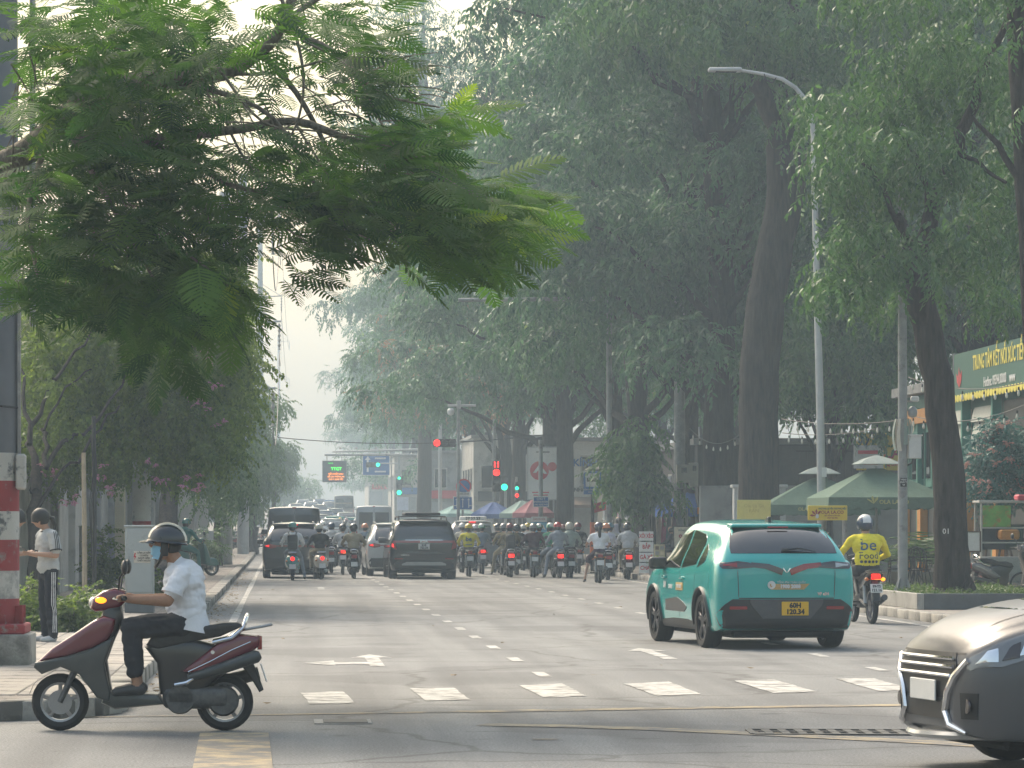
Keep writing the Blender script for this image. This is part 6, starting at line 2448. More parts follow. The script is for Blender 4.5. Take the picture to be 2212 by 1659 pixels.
for i, (blab, px, D, kind, pc, rz, kw, sh, tr, hl, hk, ex, rlab) in enumerate(Q):
 loc = (X(px, D), D + .7, 0)
 root = bike(kind, loc, R(rz), BP[pc], blab, BQ, ex.get('lit', False), ex.get('blink', False))
 jit = random.Random(i)
 sc = jit.uniform(.945, .985)
 ped = person(loc, R(rz + jit.uniform(-4, 4)), rlab, rider_body(**kw), [CL[sh], tr, SKIN, SHOE], None, HC[hl], HC[ex['stripe']] if ex.get('stripe') else None, ex.get('pony', False), scale=sc, group=RQ, kind=hk)
 if ex.get('pack'):
  bp_ = empty('backpack', loc, R(rz), 'black backpack worn by the rider in %s' % ('the white shirt' if i == 0 else 'the olive shirt'), 'backpack')
  bp_.scale = (sc,) * 3
  put(PACK, 'pack_body', bp_)
  put(PSTRAP, 'shoulder_strap', bp_)
 if ex.get('be'):
  text('be', .20, NAVY, ped, (0, -.425, 1.20), name='shirt_print', bold=.006, rx=92)
  text('●●●●●', .045, NAVY, ped, (0, -.445, 1.03), name='shirt_print', rx=90)
# the grey cover flapping beside the black scooter
b = MB()
D = 114
for j in range(6):
 for i in range(6):
  u, v = i / 5, j / 5
  b.v.append((X(1050 + 28 * u - 20 * v * (1 - u), D), D + .3 * u, 1.02 - .62 * v + .06 * math.sin(5 * u + 3 * v)))
for j in range(5):
 for i in range(5):
  b.f.append((j * 6 + i, j * 6 + i + 1, (j + 1) * 6 + i + 1, (j + 1) * 6 + i))
  b.m.append(0)
tag(b.build('rain_cape', CL['grey'], smooth=60), 'grey rain cape hanging off the side of a black scooter', 'rain cape')

# riders further down the street, small in the haze
FG = 'small riders far down the street'
g = random.Random(8)
for k, (px, D, sh, hl) in enumerate(((735, 236, 'yellow', 'yellow'), (748, 232, 'cream', 'pink'), (757, 238, 'lilac', 'pink'), (768, 226, 'white', 'white'), (776, 238, 'slate', 'cream'), (700, 205, 'white', 'white'), (694, 192, 'ltgrey', 'white'), (745, 210, 'grey', 'dark'), (782, 218, 'teal', 'green'), (792, 240, 'cream', 'cream'), (880, 216, 'grey', 'white'), (905, 206, 'white', 'green'), (930, 214, 'olive', 'dark'), (960, 196, 'cream', 'white'), (985, 186, 'slate', 'red'), (1110, 142, 'ltgrey', 'green'), (1150, 138, 'white', 'white'), (1195, 140, 'slate', 'grey'), (1230, 132, 'cream', 'white'), (1070, 140, 'charcoal', 'yellow'))):
 loc = (X(px, D), D, gz(D))
 bike(('scooter', 'underbone')[k % 2], loc, R(g.uniform(-4, 4)), BP[g.choice(['black', 'grey', 'red', 'blue', 'white'])], 'motorbike of a small rider far ahead in the haze', 'far motorbikes in the haze')
 person(loc, R(g.uniform(-4, 4)), 'small motorbike rider far ahead among the hazy traffic', rider_body(), [CL[sh], TROU, SKIN, SHOE], None, HC[hl], group=FG, strap=False)

# ------------------------------------------------------------------ delivery rider in yellow, near
D = 55.0
loc = (X(1882, D), D + .8, 0)
rz = R(4)
mb_ = bike('underbone', loc, rz, BP['black'], 'black motorbike with amber and red rear lamps under the be Food rider', None, True, True)
bp_ = [c for c in mb_.children if c.name.startswith('license_plate')][0]
text('59-T2', .052, INK, bp_, (0, -.010, .032), name='plate_number', bold=.002, rx=72)
text('121.16', .060, INK, bp_, (0, -.016, -.03), name='plate_number', bold=.002, rx=72)
S = ride_shapes(bulk=1.16)
S += [('E', (0, -.30, 1.0), (.205, .15, .19), 0), ('E', (0, -.245, 1.23), (.235, .15, .17), 0)]
bm_ = body_mesh(S, SLOTS, .014, 5)
pr = person(loc, rz, 'delivery rider in yellow be Food shirt and blue white helmet riding beside the turquoise taxi', bm_, [CL['yellow'], TROU, SKIN, SHOE], None, HC['navy'], HC['white'], kind='full', scale=1.0, headpos=(0, -.145, 1.58))
bvr = BVHTree.FromPolygons([v.co.copy() for v in bm_.vertices], [list(p.vertices) for p in bm_.polygons])


def shirt_text(bv, par, body, size, z, m, sx=1.0, bold=.004):
 """lettering that follows the back of the shirt"""
 me = text_mesh(body, size, 0.0, 'CENTER', bold).copy()
 bmx = bmesh.new()
 bmx.from_mesh(me)
 bmesh.ops.triangulate(bmx, faces=list(bmx.faces))
 bmesh.ops.subdivide_edges(bmx, edges=list(bmx.edges), cuts=1)
 bmx.to_mesh(me)
 bmx.free()
 for v in me.vertices:
  x, zz = v.co.x * sx, v.co.y + z
  h = bv.ray_cast(Vector((x, -2, zz)), Vector((0, 1, 0)))
  v.co = (x, (h[0].y if h[0] is not None else -.4) - .006, zz)
 me.materials.clear()
 me.materials.append(m)
 return put(me, 'shirt_print', par)


shirt_text(bvr, pr, 'be', .25, 1.225, NAVY, 1.1, .002)
shirt_text(bvr, pr, 'Food', .15, 1.06, mat('print_black', (.03, .04, .05), .7), 1.0, .001)
shirt_text(bvr, pr, '● ● ● ● ●', .05, .965, mat('print_black', (.03, .04, .05), .7), 1.0)

# ------------------------------------------------------------------ maroon scooter crossing in front
RZN = R(90)
NL = (X(308, 26.2), 26.2, 0)
bike('scooter', NL, RZN, MAROON, 'maroon and grey scooter crossing the junction with its amber signal on', None, False, True)
# rider in white polo, seat of the pose read off the photo (y forward)
SK = 2
H = []
hips = (0, -.30, .80)
H += [('E', (0, -.315, .80), (.165, .155, .115), 1), ('E', (0, -.325, .97), (.170, .135, .17), 0), ('E', (0, -.315, 1.09), (.19, .140, .15), 0), ('C', (0, -.325, .88), (0, -.305, 1.12), .150, .155, 0), ('E', (0, -.33, .86), (.175, .148, .10), 0),
  ('C', (-.145, -.295, 1.165), (.145, -.295, 1.165), .072, .072, 0), ('C', (0, -.285, 1.19), (0, -.215, 1.30), .062, .056, 2),
  ('C', (0, -.285, 1.205), (0, -.262, 1.235), .070, .064, 0), ('E', (0, -.165, 1.385), (.074, .098, .118), 2, R(-12)), ('C', (0, -.14, 1.31), (0, -.10, 1.295), .05, .035, 2), ('E', (0, -.066, 1.375), (.016, .022, .022), 2)]
for s in (-1, 1):
 sh, sl, el, wr = (s * .195, -.29, 1.145), (s * .235, -.235, 1.035), (s * .265, -.19, .965), (s * .305, .075, .975)
 H += [('C', sh, sl, .070, .074, 0), ('C', sl, el, .046, .044, 2), ('C', el, wr, .046, .030, 2)]
 # palm and five fingers closed on the grip
 px_ = s * .315
 H += [('C', wr, (px_, .115, .985), .030, .030, 2), ('E', (px_, .118, .992), (.042, .036, .022), 2)]
 for k in range(4):
  fx = px_ + s * (-.033 + .022 * k)
  lk = (.0, .004, .002, -.006)[k]
  H += [('C', (fx, .135, 1.005), (fx, .168 + lk, .998), .0095, .0092, 2), ('C', (fx, .168 + lk, .998), (fx, .172 + lk, .970), .0092, .0088, 2), ('C', (fx, .172 + lk, .970), (fx, .150, .960), .0088, .008, 2)]
 H += [('C', (px_ - s * .045, .105, .985), (px_ - s * .052, .128, .968), .0115, .0105, 2), ('C', (px_ - s * .052, .128, .968), (px_ - s * .045, .152, .966), .0105, .009, 2)]
 hip, kn, an = (s * .095, -.28, .785), (s * .165, .085, .765), (s * .16, .045, .43)
 H += [('C', hip, kn, .098, .078, 1), ('C', kn, (s * .16, .055, .45), .076, .062, 1), ('C', (s * .16, .05, .44), (s * .158, .035, .335), .038, .034, 2),
   ('C', (s * .158, .005, .31), (s * .165, .10, .305), .040, .040, 3), ('C', (s * .165, .10, .305), (s * .172, .195, .29), .040, .030, 3)]
nb = body_mesh(H, SLOTS, .0075, 3)
WPOLO = mat('white_polo', (.74, .74, .76), .85, var=.05, scale=5, bump=.7, bscale=9, spec=.2)
nr = empty('person', NL, RZN, 'man in white polo shirt and face mask riding the maroon scooter', 'person')
put(nb, 'body', nr, mats=[WPOLO, TROU, mat('skin_tan', (.34, .185, .115), .55, var=.08, scale=25, spec=.35), SHOE])
hp = (0, -.185, 1.405)
hm = put(HELM['half'], 'helmet', nr, hp, 0, [HC['dark']])
hm.rotation_euler = (R(6), 0, 0)
hm.scale = (.98, .98, .98)
stb = put(STRIPE, 'helmet_stripe', hm, mats=[HC['cream']])
# ear flap and chin strap
b = MB()
for s in (-1, 1):
 b.rbox((s * .088, -.165, 1.345), (.02, .055, .11), .009, 2)
 b.tube([(s * .088, -.15, 1.31), (s * .078, -.125, 1.25), (s * .03, -.10, 1.215), (0, -.095, 1.21)], .011, 6)
b.build('chin_strap', BLKP, hm.parent, 40)
MASK = mat('mask_blue', (.25, .46, .60), .8, var=.06, scale=30, bump=.2)
b = MB()
for j in range(7):
 for i in range(9):
  u, v = i / 8 * 2 - 1, j / 6
  a = u * R(72)
  rr_ = .092 + .012 * math.sin(PI * v)
  b.v.append((.088 * math.sin(a), -.165 + rr_ * math.cos(a) + .006 * math.sin(v * 20), 1.372 - .098 * v - .012 * (u * u)))
for j in range(6):
 for i in range(8):
  b.f.append((j * 9 + i, j * 9 + i + 1, (j + 1) * 9 + i + 1, (j + 1) * 9 + i))
  b.m.append(0)
mk = b.build('face_mask', MASK, nr, 50)
b = MB()
for s in (-1, 1):
 b.tube([(s * .086, -.14, 1.355), (s * .084, -.17, 1.362)], .0025, 5)
b.build('ear_loop', PLW, mk, 40)
b = MB()
for s in (-1, 1):
 b.tube([(s * .005, -.062, 1.396), (s * .03, -.066, 1.404), (s * .06, -.085, 1.404), (s * .078, -.115, 1.402), (s * .082, -.165, 1.405)], .0026, 5)
 b.tube([(s * .012, -.062, 1.392), (s * .02, -.065, 1.376), (s * .045, -.075, 1.374), (s * .062, -.09, 1.38), (s * .066, -.09, 1.40)], .0022, 5)
b.build('glasses', STEEL, nr, 40)
for s in (-1, 1):
 MB().ell((s * .034, -.079, 1.392), (.016, .010, .010), 12, 8).build('eye', PLW, nr, 50)
 MB().ell((s * .078, -.175, 1.37), (.012, .024, .034), 12, 8).build('ear', MATS['skin_tan'], nr, 50)
b = MB().ell((0, -.205, 1.375), (.083, .085, .085), 16, 10)
b.v = [(x, min(y, -.19), z) for x, y, z in b.v]
b.build('hair', mat('hair_grey', (.035, .033, .031), .6, var=.2, scale=60, bump=.3), nr, 50)
# collar and shirt tail
b = MB()
for i in range(17):
 a = 2 * PI * i / 16
 b.v += [(.076 * math.sin(a), -.262 + .076 * math.cos(a), 1.235 + .012 * math.cos(a)), (.092 * math.sin(a), -.272 + .09 * math.cos(a), 1.195 + .008 * math.cos(a))]
for i in range(16):
 b.f.append((2 * i, 2 * i + 2, 2 * i + 3, 2 * i + 1))
 b.m.append(0)
b.build('collar', WPOLO, nr, 60)
b = MB()
for j in range(5):
 for i in range(17):
  a = R(70 + 220 * i / 16)
  v = j / 4
  b.v.append(((.172 + .012 * v) * math.sin(a), -.325 + (.148 + .03 * v) * math.cos(a) - .02 * v, .87 - .125 * v + .018 * math.cos(a) * 2 * v))
for j in range(4):
 for i in range(16):
  b.f.append((j * 17 + i, j * 17 + i + 1, (j + 1) * 17 + i + 1, (j + 1) * 17 + i))
  b.m.append(0)
b.build('shirt_tail', WPOLO, nr, 60)
for s in (-1, 1):
 b = MB()
 q0, q1 = Vector((s * .2385, -.23, 1.028)), Vector((s * .243, -.224, 1.016))
 b.tube([q0 + Vector((0, -.002, .012)), q1], [.079, .080], 16)
 b.build('sleeve_hem', WPOLO, nr, 50)

# ------------------------------------------------------------------ students on the left pavement
def stand_shapes(bend=0.0, arms='phone', short=True):
 S = [('E', (0, 0, .84), (.14, .10, .11), 1), ('E', (0, 0, 1.02), (.165, .12, .18), 0), ('E', (0, 0, .91), (.180, .130, .13), 0), ('E', (0, .015, 1.20), (.175, .115, .16), 0), ('C', (-.14, .01, 1.29), (.14, .01, 1.29), .066, .066, 0),
   ('C', (0, .02, 1.32), (0, .055, 1.405), .05, .046, 2), ('E', (0, .105, 1.465), (.072, .092, .108), 2, R(-35)), ('E', (0, .205, 1.435), (.014, .016, .02), 2)]
 for s in (-1, 1):
  sh, sl, el = (s * .175, .01, 1.275), (s * .225, .0, 1.12), (s * .235, .0, 1.04)
  S += [('C', sh, sl, .066, .070, 0), ('C', sl, el, .04, .038, 2), ('C', el, (s * .055, .235, 1.06), .038, .026, 2), ('E', (s * .035, .27, 1.075), (.03, .045, .02), 2)]
  for k in range(4):
   fx = s * (.02 + .016 * k)
   S.append(('C', (fx, .285, 1.078), (fx * .8, .325 - .004 * k, 1.088), .009, .008, 2))
  S.append(('C', (s * .02, .262, 1.085), (s * .005, .29, 1.10), .010, .009, 2))
  S += [('C', (s * .085, 0, .86), (s * .095, .01, .48), .090, .070, 1), ('C', (s * .095, .01, .48), (s * .10, -.02, .09), .070, .062, 1), ('C', (s * .10, -.03, .045), (s * .11, .12, .035), .042, .034, 3)]
 return S


SB = body_mesh(stand_shapes(), SLOTS, .012, 4)
SHG = cloth('school_grey', (.44, .45, .44))
NAVYT = cloth('track_navy', (.018, .02, .028))
WST = mat('stripe_white', (.68, .68, .68), .7)
SHW = mat('shoe_white', (.5, .5, .5), .7)


def student(loc, rz, label):
 e = empty('person', loc, rz, label, 'person')
 put(SB, 'body', e, mats=[SHG, NAVYT, SKIN, SHW])
 bv = BVHTree.FromPolygons([v.co.copy() for v in SB.vertices], [list(p.vertices) for p in SB.polygons])
 b = MB().ell((0, .10, 1.495), (.09, .115, .115), 20, 14)
 b.v = [(x, y - (max(0, y - .13) * 1.0 if z < 1.455 else 0), z - (.03 if y > .17 and z < 1.52 else 0)) for x, y, z in b.v]
 hr = b.build('hair', HAIR, e, 60)
 MB().tube([(0, -.01, 1.50), (0, -.06, 1.48), (0, -.085, 1.40), (0, -.075, 1.31)], [.02, .032, .03, .008], 8).build('ponytail', HAIR, hr, 50)
 # three stripes down sleeves and trousers
 for s in (-1, 1):
  for k in range(3):
   off = (k - 1) * .022
   pts, pl = [], []
   for z in np.linspace(.84, .12, 12):
    h = bv.ray_cast(Vector((s * 1.0, off + (.005 if z > .4 else -.015), z)), Vector((-s, 0, 0)))
    if h[0] is not None:
     pl.append(h[0] + Vector((s * .002, 0, 0)))
   MB().tube(pl, .0055, 5).build('trouser_stripe', WST, e, 40)
   for z in np.linspace(1.325, 1.10, 8):
    h = bv.ray_cast(Vector((s * 1.0, off + .005, z)), Vector((-s, 0, 0)))
    if h[0] is not None:
     pts.append(h[0] + Vector((s * .002, 0, 0)))
   MB().tube(pts, .005, 5).build('sleeve_stripe', INK, e, 40)
  MB().tube([(s * .224, 0, 1.108), (s * .227, 0, 1.094)], [.074, .074], 14).build('sleeve_band', INK, e, 40)
 b = MB().tube([(.062 * math.sin(a), .028 + .058 * math.cos(a), 1.335 + .012 * -math.cos(a)) for a in [2 * PI * i / 16 for i in range(17)]], .011, 6)
 b.build('neck_band', INK, e, 40)
 return e


st1 = student((X(104, 42.4), 42.4, SW), R(118), 'girl student in grey striped tee and navy track pants looking down at a phone')
ph = empty('phone', (0, 0, 0), 0, 'dark phone held low by the girl student in track pants', 'phone')
ph.location = st1.location + Vector((0, 0, 1.10)) + Matrix.Rotation(R(118), 3, 'Z') @ Vector((0, .30, 0))
ph.rotation_euler = (R(35), 0, R(118))
MB().rbox((0, 0, 0), (.074, .15, .009), .004, 2).build('phone_case', BLKP, ph)
MB().rbox((0, 0, .0055), (.066, .138, .002), .001, 1).build('screen', TGLASS, ph)
student((X(22, 43.5), 43.2, SW), R(-95), 'student in striped tee half hidden behind the striped mast holding something')

# person in green raincoat on a parked green scooter
D = 101
bike('vespa', (X(415, D), D, SW), R(-62), paint('bike_green', (.04, .16, .13), .3), 'dark green scooter parked on the left pavement under a raincoated rider')
person((X(408, D), D, SW), R(-30), 'person in hooded teal raincoat sitting on the green scooter', rider_body(hood=True, foot_down=1, bulk=1.1), [CL['teal'], CL['teal'], SKIN, SHOE], None, HC['teal'], scale=.96, strap=False)
# pedestrian with ponytail by the bus stop
D = 112
person((X(1337, D), D, SW), R(8), 'woman in white blouse with long ponytail walking by the bus stop', body_mesh(stand_shapes(), SLOTS, .022, 4), [CL['lilac'], TROU, SKIN, SHOE], None, None, None, True, headpos=(0, .09, 1.49), scale=1.1)
person((X(1440, 106), 106, SW), R(60), 'dark clothed vendor sitting behind the food boards', rider_body(), [CL['charcoal'], TROU, SKIN, SHOE], None, None, scale=.85)
# parked bikes on the left pavement
g = random.Random(4)
for k, (px, D) in enumerate(((520, 190), (532, 196), (543, 201), (552, 206), (561, 211), (508, 182), (570, 222))):
 bike(('scooter', 'underbone')[k % 2], (X(px, D) - .2, D, gz(D) + SW), R(70 + g.uniform(-15, 15)), BP[g.choice(['black', 'grey', 'red'])], 'motorbike parked in the row beyond the striped post', 'bikes parked on the left pavement')
# grey scooter parked in front of the food cart
D = 67.0
bike('scooter', (X(2188, D), D, SW), R(-78), BP['grey'], 'grey scooter parked in front of the food cart', None, False, False, BIKEBLK)
bike('scooter', (X(1795, 78), 78, SW), R(70), BP['black'], 'dark scooter parked under the yellow hanging sign')

# ------------------------------------------------------------------ street furniture
POLEG = mat('pole_grey', (.30, .31, .31), .55, .3, var=.15, scale=5, dirt=(.16, .15, .14), dirt_amt=.3, dirt_scale=2)
POLEW = mat('pole_galvanised', (.42, .43, .43), .5, .3, var=.1, scale=4)
CPOLE = mat('pole_concrete', (.30, .30, .29), .85, var=.18, scale=4, bump=.2, dirt=(.42, .42, .40), dirt_amt=.35, dirt_scale=6)
MASTG = mat('mast_grey', (.15, .16, .18), .6, .2, var=.12, scale=2.0)
PWHITE = mat('peeling_white', (.50, .49, .46), .8, var=.08, scale=4, dirt=(.10, .11, .12), dirt_amt=.25, dirt_scale=5)
PRED = mat('peeling_red', (.30, .035, .04), .75, var=.15, scale=4, dirt=(.24, .22, .21), dirt_amt=.22, dirt_scale=5)
PGREY = mat('peeling_grey', (.30, .30, .29), .8, var=.1, scale=4, dirt=(.52, .51, .48), dirt_amt=.6, dirt_scale=6)
BLUES = mat('sign_blue', (.03, .12, .34), .5, var=.06)
WHITES = mat('sign_white', (.66, .66, .64), .5, var=.05)
REDS = mat('sign_red', (.50, .03, .04), .5, var=.06)
YELS = mat('sign_yellow', (.68, .50, .05), .55, var=.06)
PALEY = mat('banner_yellow', (.66, .58, .18), .7, var=.06)
GREENS = mat('sign_green', (.02, .10, .075), .55, var=.08)
ORANGE = mat('orange_plaster', (.55, .24, .05), .8, var=.12, scale=3)
ORPOST = mat('orange_post', (.50, .11, .03), .6, var=.1)
TEXTY = mat('text_yellow', (.70, .60, .10), .6)
MAROONT = mat('text_maroon', (.28, .03, .03), .6)
PLAST = mat('plaster_pale', (.42, .41, .38), .9, var=.12, scale=1.5, dirt=(.26, .25, .23), dirt_amt=.35, dirt_scale=.8)
PLASTG = mat('plaster_grey', (.27, .27, .26), .9, var=.15, scale=1.5, dirt=(.16, .16, .155), dirt_amt=.4, dirt_scale=.9)
CREAM = mat('cream_tile', (.55, .48, .32), .6, var=.06)
CABG = mat('cabinet_grey', (.36, .38, .37), .55, .1, var=.07, scale=3, dirt=(.24, .24, .22), dirt_amt=.25, dirt_scale=2)
CABD = mat('cabinet_plinth', (.10, .105, .11), .8, var=.15)
BRONZE = mat('dark_wood', (.10, .06, .035), .7, var=.2, scale=8)


def pole_pts(mb, pts, rad, seg=12):
 mb.tube(pts, rad, seg)
 return mb


# --- striped mast on its pedestal
D = 35.6
mx_ = -2.97
e = empty('striped_mast', (mx_, D, SW), 0, 'thick steel mast with red and white painted bands on a concrete pedestal', 'mast')
MB().rbox((-.02, 0, .155), (1.0, 1.0, .31), .02, 2).build('pedestal', CONC, e)
MB().rbox((0, 0, .36), (.86, .86, .10), .015, 1).build('base_flange', PRED, e)
for k in range(8):
 a = R(22.5 + 45 * k)
 b = MB().box((.375 * math.cos(a), .375 * math.sin(a), .50), (.10, .02, .18), a)
 b.build('gusset', PRED, e)
zs = [.41, .66, .94, 1.25, 1.535, 1.84, 2.12]
for k, m in enumerate((PRED, PGREY, PRED, PWHITE, PRED, PWHITE)):
 MB().lathe([(.345, zs[k]), (.345, zs[k + 1])], 20).build('painted_band', m, e, 30)
MB().lathe([(.343, 2.12), (.335, 4), (.32, 9.5)], 20).build('shaft', MASTG, e, 30)
MB().tube([(-.2, -.37, 2.62), (.2, -.37, 2.58), (.34, -.2, 2.57)], .012, 6).build('cable', BLKP, e)
MB().box((.352, -.1, 3.0), (.03, .05, 2.0)).build('cable_duct', CPOLE, e)
MB().rbox((.37, -.12, 1.93), (.10, .16, .36), .02, 1).build('junction_box', PWHITE, e)
MB().tube([(.47, .1, 3.4), (.47, .1, 8.5)], .032, 8).build('conduit', POLEG, e)
MB().box((.40, .1, 5.0), (.2, .04, .06)).build('bracket', POLEG, e)

# --- electrical cabinets
D = 57.0
e = empty('electrical_cabinet', (X(301, D), D + .2, SW), 0, 'grey electrical cabinet with a lightning warning plate on a dark plinth', 'cabinet')
MB().rbox((0, 0, .14), (.47, .42, .28), .01, 1).build('plinth', CABD, e)
b = MB().rbox((0, 0, .83), (.46, .40, 1.10), .012, 2)
bd = b.build('cabinet_body', CABG, e)
MB().rbox((0, 0, 1.395), (.50, .44, .035), .01, 1).build('cabinet_roof', CABG, e)
dr = MB().rbox((0, -.206, .84), (.40, .014, 1.02), .005, 1).build('door', CABG, e)
MB().rbox((-.17, -.222, .88), (.025, .02, .09), .005, 1).build('handle', STEEL, dr)
s_ = MB().rbox((.045, -.219, .90), (.27, .008, .19), .003, 1).build('warning_plate', PALEY if False else mat('plate_cream', (.55, .50, .42), .6), e)
b = MB().add([(-.075, -.225, .965), (-.055, -.225, .965), (-.065, -.225, .915), (-.045, -.225, .915), (-.085, -.225, .84), (-.072, -.225, .895), (-.092, -.225, .895)], [(0, 1, 2, 3, 4, 5, 6)])
b.build('lightning_mark', REDS, s_, 0)
for i, t in enumerate(('CẤM LẠI GẦN', 'CÓ ĐIỆN', 'NGUY HIỂM', 'CHẾT NGƯỜI')):
 text(t, .034, INK, s_, (.075, -.226, .965 - .042 * i), name='warning_text', bold=.0008)
D = 70
e = empty('electrical_cabinet', (X(190, D), D, SW), 0, 'plain tall grey cabinet standing between the wooden post and the shrub', 'cabinet')
MB().rbox((0, 0, .70), (.32, .5, 1.36), .012, 1).build('cabinet_body', CABG, e)
MB().rbox((0, -.255, .72), (.27, .012, 1.22), .004, 1).build('door', CABG, e)
MB().rbox((0, 0, 1.395), (.36, .54, .03), .008, 1).build('cabinet_roof', CABG, e)
D = 152
e = empty('electrical_cabinet', (X(459, D), D, SW), 0, 'small far grey cabinet beside the red and white post', 'cabinet')
MB().rbox((0, 0, .10), (.48, .4, .2), .01, 1).build('plinth', CABD, e)
MB().rbox((0, 0, .72), (.46, .38, 1.04), .012, 1).build('cabinet_body', CABG, e)
MB().rbox((.0, -.195, .74), (.4, .012, .9), .004, 1).build('door', CABG, e)
D = 166
e = empty('striped_post', (X(480, D), D, gz(D) + SW), 0, 'far white post with red bands at the pavement edge', 'post')
for k in range(7):
 MB().lathe([(.22, .32 * k), (.22, .32 * (k + 1))], 16).build('painted_band', (PRED, PWHITE)[k % 2], e, 30)
MB().lathe([(.215, 2.24), (.21, 7)], 16).build('shaft', CPOLE, e, 30)
D = 65
e = empty('striped_post', (X(306, D), D, SW), 0, 'white utility post with a red band rising behind the warning cabinet', 'post')
MB().lathe([(.172, 0), (.172, 1.42)], 18).build('painted_band', PWHITE, e, 30)
MB().lathe([(.174, 1.42), (.174, 1.49)], 18).build('painted_band', PRED, e, 30)
MB().lathe([(.171, 1.49), (.168, 6.5)], 18).build('shaft', PWHITE, e, 30)
D = 58
e = empty('wooden_post', (X(182, D), D, SW), 0, 'pale wooden post with cables beside the girl student', 'post')
MB().tube([(0, 0, 0), (.01, 0, .8), (0, 0, 1.6), (-.01, 0, 2.6)], [.045, .042, .04, .036], 10).build('stake', mat('pale_wood', (.36, .29, .20), .8, var=.2, scale=6), e, 40)
MB().tube([(.16, .1, 0), (.165, .1, 1.4), (.15, .1, 3.2)], .035, 8).build('drain_pipe', BLKP, e, 40)
for k in range(3):
 MB().tube([(.10 + .03 * k, .05, 2.9), (.15 + .03 * k, .04, 2.3), (.08 + .02 * k, .03, 1.7), (.12, .03, 1.1 - .2 * k)], .008, 5).build('cable', BLKP, e, 40)

# --- boundary wall along the left pavement: panels and piers
e = empty('boundary_wall', (-4.75, 60, SW), 0, 'pale plastered boundary wall with piers along the left pavement', 'wall')
for k in range(22):
 y = k * 6.0
 MB().box((0, y + 3.0, 1.45), (.18, 5.6, 2.9)).build('wall_panel', (PLAST, PLASTG, PLAST)[k % 3], e, 0)
 MB().rbox((.04, y, 1.6), (.42, .42, 3.2), .015, 1).build('pier', (PLASTG, PLAST)[k % 2], e, 0)
 MB().rbox((.0, y + 3.0, 2.93), (.28, 5.55, .07), .01, 1).build('coping', CONC, e, 0)
D = 98
e = empty('gate_pier', (X(253, D), D, SW), 0, 'cream tiled gate pier behind the warning cabinet', 'gate pier')
for k in range(5):
 MB().rbox((0, 0, .325 + .65 * k), (.44, .5, .64), .008, 1).build('tile_block', CREAM, e, 0)
D = 86
e = empty('gate_pier', (X(192, D), D, SW), 0, 'grey cracked concrete pier beside the bougainvillea', 'gate pier')
MB().rbox((0, 0, 1.7), (.62, .6, 3.4), .015, 1).build('pier_block', PLASTG, e, 0)
MB().rbox((0, 0, 3.43), (.72, .7, .08), .01, 1).build('coping', CONC, e, 0)
D = 118
for px, lab in ((402, 'white gate column beside the raincoated rider'), (436, 'second white gate column with a dark gap beside it')):
 e = empty('gate_column', (X(px, D), D, SW), 0, lab, 'gate column')
 MB().rbox((0, 0, 1.5), (.42, .42, 3.0), .015, 1).build('shaft', PLAST, e, 0)
 MB().rbox((0, 0, .12), (.5, .5, .24), .015, 1).build('base', PLASTG, e, 0)


# --- shrubs
def shrub(name, px, D, z0, rx, rz_, n, label, m=LEAF_B, tw=None, k=14):
 g = np.random.default_rng(int(px))
 c = np.stack([X(px, D) + g.normal(0, rx * .5, n), D + g.normal(0, rx * .5, n), z0 + np.abs(g.normal(0, rz_ * .55, n))], 1)
 P, yw, pt, tn = clump_points(c, g.uniform(.08, .16, n), k, .4)
 e = empty(name, (0, 0, 0), 0, label, 'shrub')
 o = put(scatter('foliage', tw or TW_B, P, yw, pt - .2, RNG.uniform(.5, .9, len(P)), [m], tn), 'foliage', e)
 o['kind'] = 'stuff'
 b = MB()
 for i in range(4):
  b.tube([(X(px, D) + .03 * i, D, SW), tuple(c[i])], [.015, .006], 5)
 b.build('stem', BARKP, e)
 return e


shrub('shrub', 155, 46.5, SW + .05, .22, .35, 16, 'low leafy shrub at the feet of the girl student')
shrub('shrub', 60, 47, SW + .05, .25, .5, 14, 'leafy shrub beside the striped mast')
shrub('shrub', 222, 66, SW + .3, .16, .75, 26, 'upright green shrub between the two grey cabinets')
shrub('shrub', 168, 52, SW, .15, .3, 10, 'small shrub at the foot of the wooden post')
shrub('shrub', 437, 112, SW + .5, .35, .5, 22, 'wispy shrub behind the green scooter', LEAF_L, TW_L)
shrub('shrub', 345, 64, SW + .1, .12, .6, 12, 'narrow shrub behind the man in the polo shirt')

# --- power poles with arms and lines
ARMS = []
for px, D, zt, lab in ((485, 132, 14.0, 'slim steel power pole rising behind the bougainvillea'), (525, 176, 19, 'tall steel power pole with crossed braces'), (562, 300, 27, 'hazy steel power pole with long arms and insulators'), (602, 600, 30, 'faint far power pole almost lost in haze')):
 e = empty('power_pole', (X(px, D), D, gz(D)), 0, lab, 'power pole')
 MB().lathe([(.30, 0), (.26, zt * .5), (.20, zt)], 12).build('shaft', POLEW, e, 40)
 for k in range(3):
  z = zt - 1.0 - 3.2 * k
  sd = 1 if k % 2 == 0 else -1
  b = MB().tube([(-.2 * sd, 0, z), (1.9 * sd, 0, z + .1)], [.07, .05], 6)
  arm = b.build('cross_arm', POLEW, e, 40)
  MB().tube([(0, 0, z + 1.2), (1.7 * sd, 0, z + .12)], .03, 5).build('brace', POLEW, arm, 40)
  MB().lathe([(.03 + .05 * (i % 2), -.12 * i) for i in range(12)], 8, (1.8 * sd, 0, z)).build('insulator', mat('porcelain', (.35, .33, .30), .4), arm, 40)
  if k < 3:
   ARMS.append((k, Vector((X(px, D) + 1.8 * sd, D, gz(D) + z - 1.4))))
g = random.Random(2)
